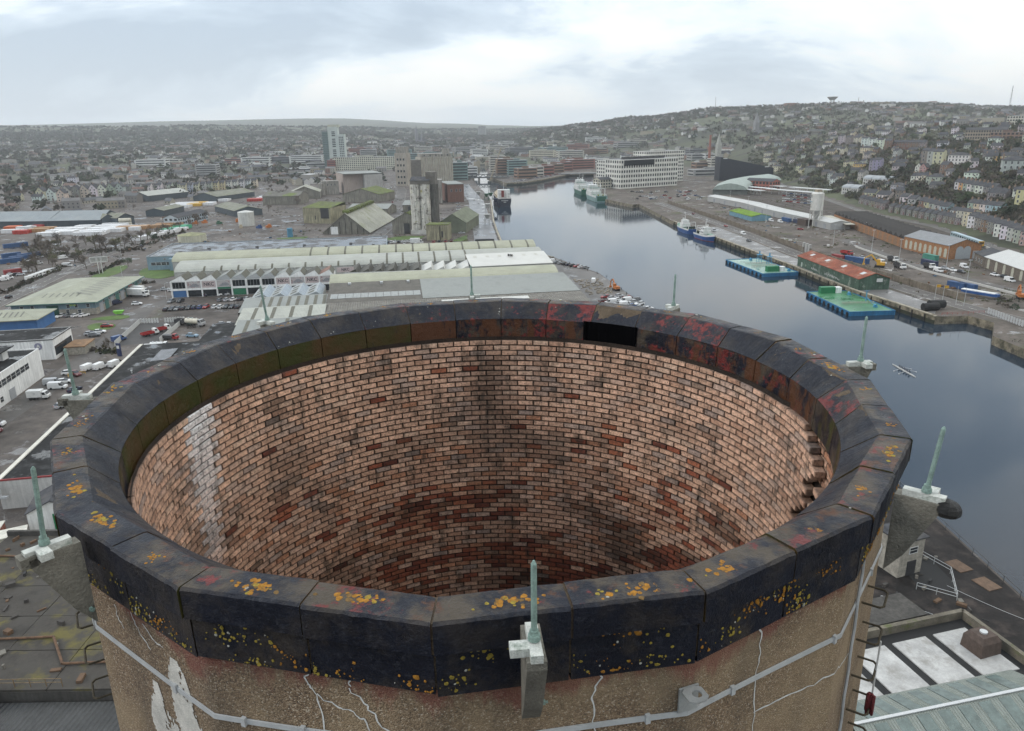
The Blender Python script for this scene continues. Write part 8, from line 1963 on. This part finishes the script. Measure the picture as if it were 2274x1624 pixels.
for a in [('villa', [(1893, 380)], ['ochre yellow'], 'the slope above the curved roofs', -38, .85), ('villa', [(1872, 372), (1884, 371)], ['cream', 'pale yellow'], 'the garden left of the ochre villa', -38, .7), ('georg', [(1928, 383), (1936, 382)], ['lilac grey', 'lilac grey'], 'the tall lilac pair', -40, 1.0), ('georg', [(2043, 368), (2068, 372)], ['grey stone', 'light grey', 'cream'], 'the tall gabled range by the mansion', -42, 1.15), ('big', [(2102, 374)], ['white'], 'the hillside, a mansion', -40, .95), ('villa', [(2222, 388)], ['light grey'], 'the right-hand hillside garden', -28, 1.25), ('wide', [(2186, 363), (2222, 361)], ['white', 'ochre yellow', 'cream'], 'the long villa behind the conifers', -35, 1.0), ('georg', [(1860, 322), (1962, 336)], ['light grey', 'grey stone', 'cream', 'white', 'white', 'white', 'brown brick'], 'the white upper terrace', -40, 1.0), ('terr', [(1979, 333), (2040, 334)], ['pink', 'brown brick', 'brown brick', 'brown brick', 'brown brick', 'grey stone'], 'the brick upper terrace', -40, 1.05), ('gab', [(2030, 387), (2040, 388)], ['white', 'pink'], 'the white gable and pink house', -50, .9), ('terr2', [(2021, 406), (2044, 405)], ['white', 'white', 'cream'], 'the white trio in the scrub', -55, 1.), ('small', [(2118, 421), (2190, 434)], ['white', 'ochre yellow', 'pale green', 'white', 'light grey', 'white', 'white', 'grey stone', 'grey stone'], 'the coloured terrace above the big bush', -62, 1.1), ('wide', [(1914, 443), (1944, 448)], ['cream', 'white'], 'the cream and white pair by the depot', -60, 1.1), ('small', [(1906, 453), (1952, 466)], ['grey stone'] * 5, 'the short stone terrace by the depot', -68, 1.0), ('small', [(1972, 472), (2118, 500)], ['grey stone'] * 12, 'the long stone terrace beside the railway', -78, .95), ('terr2', [(1996, 455), (2014, 460)], ['white', 'light grey'], 'the white pair behind the stone terrace', -62, 1.1), ('terr2', [(2038, 465), (2084, 478)], ['brown brick', 'pale yellow', 'light grey', 'light grey', 'pale blue'], 'the mixed row behind the stone terrace', -62, 1.1), ('terr', [(2106, 491), (2126, 497)], ['white', 'cream'], 'the tall pair ending the stone terrace', -65, .9), ('terr2', [(2146, 469), (2200, 476)], ['pale green', 'cream', 'white', 'pale blue', 'pale blue'], 'the pastel row on the slope', -60, 1.), ('georg', [(2250, 463)], ['pale yellow'], 'the right edge, an apartment house', -55, 1.0), ('wide', [(2190, 447)], ['grey stone'], 'the stone gabled group', -60, 1.1), ('terr', [(2146, 506), (2262, 545)], ['white', 'grey stone', 'brown brick', 'grey stone', 'white', 'white', 'light grey', 'pale green', 'pink'], 'the lower road row at the right', -75, .95), ('georg', [(2120, 500), (2136, 503)], ['light grey', 'cream'], 'the narrow tall pair over the lower road', -70, .8)]: hrow(a[0], a[1], a[2], a[3], a[4], sc=a[5])
p = on_land(2140, 318); block('long stone institution with tall pilasters on the upper hillside', p, -38 * D2R, 40, 14, 14, (.27, .23, .18), 4, 16, 'institution', grid=True, roof='gable')
p = on_land(2234, 278); block('white institution at the top right of the hill', p, -38 * D2R, 36, 14, 11, (.46, .44, .38), 3, 12, 'institution', grid=True)
block('brown brick school behind the stone institution', on_land(2195, 318), -38 * D2R, 30, 12, 11, (.2, .13, .1), 3, 8, 'institution', grid=True)
for i, (u, v, n) in enumerate(((1915, 412, 3), (1868, 432, 2))):
    q = on_land(u, v); site(q.x + 8, q.y, 14)
    for k in range(n):
        t = thing('curved_roof_flats', 'flats with a curved grey roof and white end, %s of the %s group' % (ORD[k], ('upper', 'lower')[i]), 'flats', q + Vector((4.2 * k, -9 * k, 0)), -65 * D2R, 'curved roof flats'); MB().prism([(0, 0), (9, 0), (9, 13), (0, 13)], -4, 6.5).build('wall', M('flats_white', (.44, .43, .40), .8, .1, .4), t); mb = MB(); barrel(mb, -.2, 9.2, -.4, 13.4, 6.5, 3.2, 8); mb.build('roof', M('zinc_roof', (.24, .255, .265), .5, .1, .3), t); windows(t, [2.2, 4.5, 6.8], 1, 1.4, 1.8); windows(t, [2.2, 4.5, 6.8], 4, 1.4, 1.8)
# ---- more houses on the near hill
k = 0; spots = []; cols = ['grey stone', 'light grey', 'white', 'cream', 'grey stone', 'brown brick', 'light grey', 'white', 'cream', 'grey stone']; kinds = ['wide', 'terr2', 'villa', 'terr2', 'terr', 'wide', 'bung']
for _ in range(1500):
    if k >= 130: break
    u, v = rnd.uniform(1690, 2290), rnd.uniform(272, 470)
    q = on_land(u, v)
    if not (300 < math.hypot(q.x, q.y) < 1450) or q.z < 6.5 or not clear_of(q.x, q.y, 11): continue
    CNT = globals().setdefault('_cnt', {}); c = rnd.choice(cols); kd = rnd.choice(kinds); where = 'the upper wooded slope' if q.z > 42 else 'the middle slope' if q.z > 24 else 'the lower slope'
    spots.append((u, kd, q, c, where)); site(q.x, q.y, 9); k += 1
spots.sort(key=lambda s_: s_[0])
for u, kd, q, c, where in spots:
    nn = {'bung': 'bungalow', 'villa': 'villa'}.get(kd, 'house'); key = (c, nn, where); CNT[key] = CNT.get(key, -1) + 1
    house(kd, q, (-45 + rnd.uniform(-20, 20)) * D2R, c, '%s %s on %s, %s of that kind from the left' % (c, nn, where, ORD[CNT[key]]), 'houses on ' + where, rnd.uniform(.85, 1.05))
# ================================================================== trees and the mass of the far town
def avoid(x, y): return river_d(x, y) < 14 if math.hypot(x, y) < 1500 else False
def grow(kind, u, v, sc, label, group, i=None): p = on_land(u, v); return tree(kind, p, sc, label, group, i)
for k in range(16): u = 262 + k * 13 + rnd.uniform(-6, 6); grow('bare', u, 556 - (u - 262) * .34 + rnd.uniform(-5, 5), 1.25, 'bare tree along the road behind the timber stacks, %s from the left' % ORD[k], 'bare trees along the timber yard road')
for u, v, s, l in [(213, 555, 1.8, 'big pale bare tree at the road bend beside the timber packs'), (236, 562, 1.8, 'wide bare tree right of the big pale one at the bend'), (258, 556, 1.6, 'bare tree before the hedge of the timber yard'), (192, 597, 1.2, 'small bare tree beside the sign frame'), (246, 782, .75, 'small dark bare tree in the fenced garden by the black roof'), (308, 628, .5, 'thin sapling on the lawn by the blue works'), (625, 452, 2.2, 'large spreading bare tree left of the mill'), (660, 455, 1.5, 'darker bare tree right of the large spreading one'), (596, 470, 1.2, 'bare tree on the left of the builders yard'), (150, 572, 1.3, 'bare tree among the junk vans'), (1805, 512, .55, 'small bare tree under the cement silo')]: grow('bare', u, v, s, l, 'single bare trees')
for i, (u, v, s, k, l) in enumerate([(64, 418, 2.2, 'ever', 'big dark rounded evergreen above the left-hand houses'), (100, 405, 1.3, 'ever', 'dark evergreen right of the big rounded one'), (140, 408, 1.3, 'ever', 'dark evergreen left of the white garden villa'), (186, 407, 1.4, 'ever', 'evergreen right of the white garden villa'), (285, 592, .6, 'ever', 'round bush on the lawn by the path'), (345, 541, .9, 'ever', 'dark ivy-clad tree at the corner of the wet roof'), (2135, 462, 1.75, 'ever', 'huge dark round bush above the railway'), (1945, 335, 1.3, 'ever', 'dark evergreen before the white upper terrace'), (2026, 325, 2.0, 'ever', 'big dark evergreen left of the institution'), (2205, 366, .75, 'cone', 'left of two pointed conifers by the ochre house'), (2216, 364, .95, 'cone', 'right of two pointed conifers by the ochre house'), (2000, 392, 1.3, 'ever', 'dark clump of evergreen left of the white gable'), (90, 428, 1.0, 'bare', 'ochre leafed tree among the left-hand houses')]): grow(k, u, v, s, l, 'single evergreen trees')
TB = []
n = 0
for _ in range(2500):
    if n >= 118: break
    u, v = rnd.uniform(1690, 2300), rnd.uniform(262, 500)
    q = on_land(u, v); d = math.hypot(q.x, q.y)
    if d > 1400 or q.z < 6 or not clear_of(q.x, q.y, 3): continue
    ever = rnd.random() < (.42 if q.z > 40 else .25)
    TB.append((u, 'ever' if ever else 'bare', q, rnd.uniform(.75, 1.25), '%s on the %s slope of the near hill' % ('dark evergreen' if ever else 'bare brown tree', 'upper' if q.z > 42 else 'middle' if q.z > 22 else 'lower'), ('evergreens' if ever else 'bare trees') + ' on the near hillside')); site(q.x, q.y, 2.5); n += 1
n = 0
for _ in range(1500):
    if n >= 75: break
    u, v = rnd.uniform(0, 660), rnd.uniform(405, 470); q = at(u, v)
    if math.hypot(q.x, q.y) < 600 or not clear_of(q.x, q.y, 4) or (u > 310 and v > 432): continue
    TB.append((u, 'bare', q, rnd.uniform(.8, 1.25), 'bare tree behind the timber yard, %s' % ('left of the gabled villas' if u < 80 else 'below the gabled villas' if u < 260 else 'near the tank' if u < 450 else 'towards the mill'), 'bare trees behind the timber yard')); site(q.x, q.y, 2); n += 1
for _ in range(60):
    u, v = rnd.uniform(60, 330), rnd.uniform(545, 610); q = at(u, v)
    if v < 612 - (u - 60) * .25 and clear_of(q.x, q.y, 1.5) and not -232 < q.x + (q.y - 380) * .19 < -170: TB.append((u, 'bare', q, rnd.uniform(1.0, 1.5), 'bare tree between the junk yard and the road', 'bare trees by the junk yard'))
TB.sort(key=lambda s_: s_[0]); TN = {}
for u, kd, q, sc, lb_, gp in TB: TN[lb_] = TN.get(lb_, -1) + 1; tree(kd, q, sc, '%s, %s such from the left' % (lb_, ORD[min(TN[lb_], 68)]), gp)
# scrub on the steep bank and behind the yards: clumps of twigs and leaves
def clump(mb, p, r, h, n, R, c):
    for _ in range(n):
        v = Vector((R.gauss(0, 1), R.gauss(0, 1), abs(R.gauss(0, 1)))); v = v.normalized() * (.5 + .55 * R.random()); q = p + Vector((v.x * r, v.y * r, v.z * h)); s = r * R.uniform(.22, .42)
        e1 = Vector((R.gauss(0, 1), R.gauss(0, 1), R.gauss(0, 1))).normalized(); e2 = e1.orthogonal(); f = R.uniform(.7, 1.3); mb.poly([q - e1 * s, q + e2 * s * .8, q + e1 * s, q - e2 * s * .8], 0, (c[0] * f, c[1] * f, c[2] * f))
SCRUB = M('scrub', (1, 1, 1), .95, 0, attr='col'); R = random.Random(11)
SCC = [(.034, .029, .02), (.028, .033, .017), (.042, .034, .025), (.02, .028, .014), (.048, .047, .02), (.05, .04, .03)]
mb = MB(); k = 0
for _ in range(20000):
    if k >= 4200: break
    u, v = R.uniform(1660, 2300), R.uniform(268, 510)
    q = on_land(u, v)
    if q.z < 5 or math.hypot(q.x, q.y) > 1450 or not clear_of(q.x, q.y, -2.0): continue
    clump(mb, q, R.uniform(1.8, 3.8), R.uniform(2.2, 5.5), 16, R, R.choice(SCC)); k += 1
o = mb.build('hillside_scrub', SCRUB); o['kind'] = 'stuff'; o['label'] = 'brown and green scrub covering the steep hillside between the houses'
mb = MB()
for a, b, n, w in (((275, 560), (400, 515), 60, 6), ((205, 612), (275, 580), 40, 1.5), ((0, 655), (150, 590), 60, 2), ((2010, 640), (2274, 700), 0, 3), ((190, 560), (300, 556), 50, 8), ((60, 570), (180, 565), 40, 6), ((250, 640), (300, 640), 0, 2), ((215, 778), (260, 785), 14, 1.5), ((300, 632), (345, 628), 12, 1.0)):
    A, B = at(*a), at(*b)
    for _ in range(n): f = R.random(); q = A.lerp(B, f) + Vector((R.uniform(-w, w), R.uniform(-w, w), 0)); clump(mb, q, R.uniform(.7, 1.6), R.uniform(.8, 2.2), 16, R, R.choice(SCC))
for _ in range(110): q = Vector((R.uniform(183, 215), R.uniform(215, 285), 3)); clump(mb, q, R.uniform(.8, 1.8), R.uniform(.8, 2), 14, R, R.choice(SCC[1:])) if q.x > 200 - (q.y - 215) * .2 else None
for _ in range(90): y = R.uniform(120, 232); clump(mb, Vector((165 + R.uniform(-2.5, 3), y, 2.2)), R.uniform(.8, 1.6), R.uniform(.6, 1.2), 12, R, R.choice(SCC))
o = mb.build('roadside_hedges', SCRUB); o['kind'] = 'stuff'; o['label'] = 'ragged hedges and weeds along the roads and yard edges'
# weeds and loose debris over the waste ground and yards
mb, db = MB(), MB(); m_ = mnoise.noise
for _ in range(2600):
    if R.random() < .6: q = Vector((R.uniform(-300, -25), R.uniform(405, 830), 3))
    else: q = Vector((R.uniform(160, 262), R.uniform(280, 700), 3))
    if not clear_of(q.x, q.y, 0) or river_d(q.x, q.y) < 12 or m_(Vector((q.x / 22, q.y / 22, 1))) < .06: continue
    if q.x < 0 and q.y < 455 and q.x > -205: continue
    clump(mb, q, R.uniform(.5, 1.5), R.uniform(.2, .8), 7, R, R.choice(((.05, .055, .02), (.06, .045, .028), (.04, .048, .016), (.075, .065, .04))))
for _ in range(900):
    q = Vector((R.uniform(-320, -120), R.uniform(395, 640), 3)) if R.random() < .5 else Vector((R.uniform(168, 225), R.uniform(285, 690), 3))
    if m_(Vector((q.x / 15, q.y / 15, 9))) < .12 or (q.x > -200 and q.y < 470 and q.x < 0): continue
    c = R.choice(((.2, .17, .13), (.3, .29, .27), (.08, .07, .06), (.14, .08, .05), (.05, .09, .14), (.45, .44, .42))); db.box(q.x, q.y, 3, R.uniform(.4, 2.4), R.uniform(.3, 1.4), R.uniform(.15, 1.1), rz=R.random() * 3, c=c)
o = mb.build('waste_ground_weeds', SCRUB); o['kind'] = 'stuff'; o['label'] = 'weeds and rough grass over the waste ground and yards'
o = db.build('yard_debris', M('debris', (1, 1, 1), .9, .2, 1, attr='col')); o['kind'] = 'stuff'; o['label'] = 'loose boards blocks and scrap lying about the yards'
# far houses
FH = M('far_houses', (1, 1, 1), .85, 0, attr='col')
WC = [(.40, .39, .36), (.30, .28, .23), (.24, .23, .21), (.18, .165, .15), (.44, .43, .41), (.26, .23, .17), (.2, .12, .09), (.52, .52, .50), (.15, .14, .13), (.2, .19, .18)]
RCo = [(.075, .078, .086), (.095, .09, .085), (.12, .075, .06), (.085, .088, .09), (.13, .125, .12)]
mb = MB(); tm = MB(); nh = nt_ = 0
for _ in range(60000):
    if nh > 4300: break
    d = math.sqrt(R.uniform(760 ** 2, 3300 ** 2)); a = R.uniform(-37, 37) * D2R; x, y = d * math.sin(a), d * math.cos(a)
    if abs(a) > .62 and d < 900: continue
    if d < 1500 and (x > -70 and x < 330) : continue
    if d < 1300 and x >= 330: continue
    if d < 1050 and x > -330: continue
    dens = .55 + .9 * mnoise.noise(Vector((x / 170, y / 170, 2)))
    if d > 2300 and a < .04: dens *= .75
    if R.random() > dens or (d < 1500 and not clear_of(x, y, 8)): continue
    z = ground_z(x, y); nl = R.choice((1, 2, 3, 4)) ; rz = R.choice((.1, .35, -.4, 1.2, -1.0)) + R.uniform(-.15, .15); w = R.uniform(6, 9); dp = R.uniform(7, 9); he = R.choice((3, 5.2, 5.5, 6, 7.5)); hr = he + R.uniform(2, 3)
    big = R.random() < .05
    if big: w, dp, he = R.uniform(18, 45), R.uniform(12, 24), R.uniform(5, 12)
    wc, rc = R.choice(WC), R.choice(RCo); cs, sn = math.cos(rz), math.sin(rz)
    for q in range(1 if big else nl):
        if not big and R.random() < .3: wc = R.choice(WC)
        s = MB()
        if big: s.prism([(0, 0), (w, 0), (w, dp), (0, dp)], -3, he, 0, c=wc); s.poly([(0, 0, he + .2), (w, 0, he + .2), (w, dp, he + .2), (0, dp, he + .2)], 0, R.choice(((.3, .3, .3), (.12, .12, .125), (.5, .5, .5))))
        else:
            s.gwall(0, w, 0, dp, he, hr, z0=-3, c=wc); s.gable(0, w, 0, dp, he, hr, 0, .2, .1, c=rc); s.f, s.m, s.c = s.f, s.m, s.c
            for xx in (.25, .75):
                for zz in ([.9] if he < 4 else [.8, he * .55]): s.poly([(w * xx - .6, -.05, zz), (w * xx + .6, -.05, zz), (w * xx + .6, -.05, zz + 1.4), (w * xx - .6, -.05, zz + 1.4)], 0, (.04, .045, .05))
        n0 = len(mb.v); ox = q * w
        mb.v.extend([(x + cs * (vx + ox) - sn * vy, y + sn * (vx + ox) + cs * vy, z + vz) for vx, vy, vz in s.v]); mb.f.extend([tuple(i + n0 for i in f) for f in s.f]); mb.m.extend(s.m); mb.c.extend(s.c); nh += 1
o = mb.build('distant_houses', FH); o['kind'] = 'stuff'; o['label'] = 'mass of small distant houses filling the far town and hillsides'
TCc = [(.048, .042, .032), (.036, .042, .024), (.026, .036, .02), (.056, .048, .038), (.04, .044, .026)]
nt_ = 0
for _ in range(60000):
    if nt_ > 12500: break
    d = math.sqrt(R.uniform(780 ** 2, 3900 ** 2)); a = R.uniform(-37, 37) * D2R; x, y = d * math.sin(a), d * math.cos(a)
    if d < 1500 and (x > -70 and x < 330): continue
    if d < 1050 and x > -330: continue
    if d < 1450 and x >= 330: continue
    dens = .6 + 1.0 * mnoise.noise(Vector((x / 150, y / 150, 7))) + (.35 if d > 2300 else 0) + (.5 if (.03 < a < .13 and d > 2200) else 0)
    if -.2 < a < .2 and d < 2000: dens *= .35
    if R.random() > dens or (d < 1500 and not clear_of(x, y, 2)): continue
    clump(tm, Vector((x, y, ground_z(x, y) + 1.5)), R.uniform(3.5, 6.5) * (1 + d / 6000), R.uniform(5, 9), 13, R, R.choice(TCc)); nt_ += 1
# ridge woods on the skyline
for _ in range(1500):
    a = R.uniform(.03, .62); d = R.uniform(2350, 3000); x, y = d * math.sin(a), d * math.cos(a); clump(tm, Vector((x, y, ground_z(x, y) + 1.5)), R.uniform(4, 8), R.uniform(4, 9), 9, R, R.choice(TCc))
for _ in range(2200):
    a = R.uniform(-.64, .06); d = R.uniform(3500, 5200); x, y = d * math.sin(a), d * math.cos(a); clump(tm, Vector((x, y, ground_z(x, y) + 1)), R.uniform(8, 18), R.uniform(6, 11), 8, R, R.choice(TCc))
o = tm.build('distant_trees', SCRUB); o['kind'] = 'stuff'; o['label'] = 'distant winter trees and woods between the far houses'
# parked cars by the station and city quay
def lot(pts, where, group, rzf):
    cn = {}
    for i, (u, v) in enumerate(sorted(pts)):
        c = rnd.choice(['white', 'silver', 'grey', 'black', 'silver', 'blue', 'red']); cn[c] = cn.get(c, -1) + 1; p = at(u, v); car((p.x, p.y, 3.05), rzf(i), c, '%s car in %s, %s of its colour from the left' % (c, where, ORD[cn[c]]), group, 'car', False)
lot([(rnd.uniform(1400, 1560), rnd.uniform(424, 444)) for _ in range(46)], 'the car park by the offices', 'cars by the offices', lambda i: .2 + (i % 2) * 1.57)
lot([(1742 + c_ * 8, 430 + r_ * 6 + c_ * .8) for r_ in range(4) for c_ in range(11)], 'the station car park', 'cars at the station', lambda i: -.4)
lot([(1142 + i * 5, 404 - i * .85) for i in range(22)], 'the line on the island quay', 'cars on the island quay', lambda i: .5)
for l_ in ((1660, 470), (1700, 495), (1850, 545), (1935, 560), (2145, 640), (2100, 600), (1620, 455), (1995, 585)):
    q = at(*l_); s = thing('lamp_mast', 'tall thin lamp mast in the far bank yards at %s' % {1660: 'the sedum shed', 1700: 'the cement silo', 1850: 'the goods shed canopy', 1935: 'the depot wall', 2145: 'the slipway scrub', 2100: 'the goods shed doors', 1620: 'the curved warehouse', 1995: 'the yellow excavator'}[l_[0]], 'lamp post', (q.x, q.y, 3)); mb = MB(); mb.cyl((0, 0, 0), (0, 0, 12), .14, .08, 6); mb.build('pole', STEEL, s); MB().box(0, 0, 12, 1.6, .3, .25).build('lamp_head', STEEL, s)
# prototypes that found no place
for L_ in (list(HP.values()), [x for v in TREES.values() for x in v], [P_CAR, P_VAN]):
    for o in L_:
        if o.name not in USED:
            for c in list(o.children_recursive): bpy.data.objects.remove(c)
            bpy.data.objects.remove(o)
# ================================================================== air
hz = MB(); hz.box(0, 0, -6, 20000, 20000, 290)
hm = bpy.data.materials.new('haze'); hm.use_nodes = True; t = hm.node_tree; t.nodes.clear()
o_ = N('ShaderNodeOutputMaterial', t); pv = N('ShaderNodeVolumePrincipled', t)
pv.inputs['Color'].default_value = (.92, .96, 1, 1); pv.inputs['Density'].default_value = 9e-5; pv.inputs['Anisotropy'].default_value = .3
t.links.new(pv.outputs[0], o_.inputs['Volume'])
ho = hz.build('haze', hm); ho['kind'] = 'stuff'; ho['label'] = 'thin grey winter haze over the river and town'
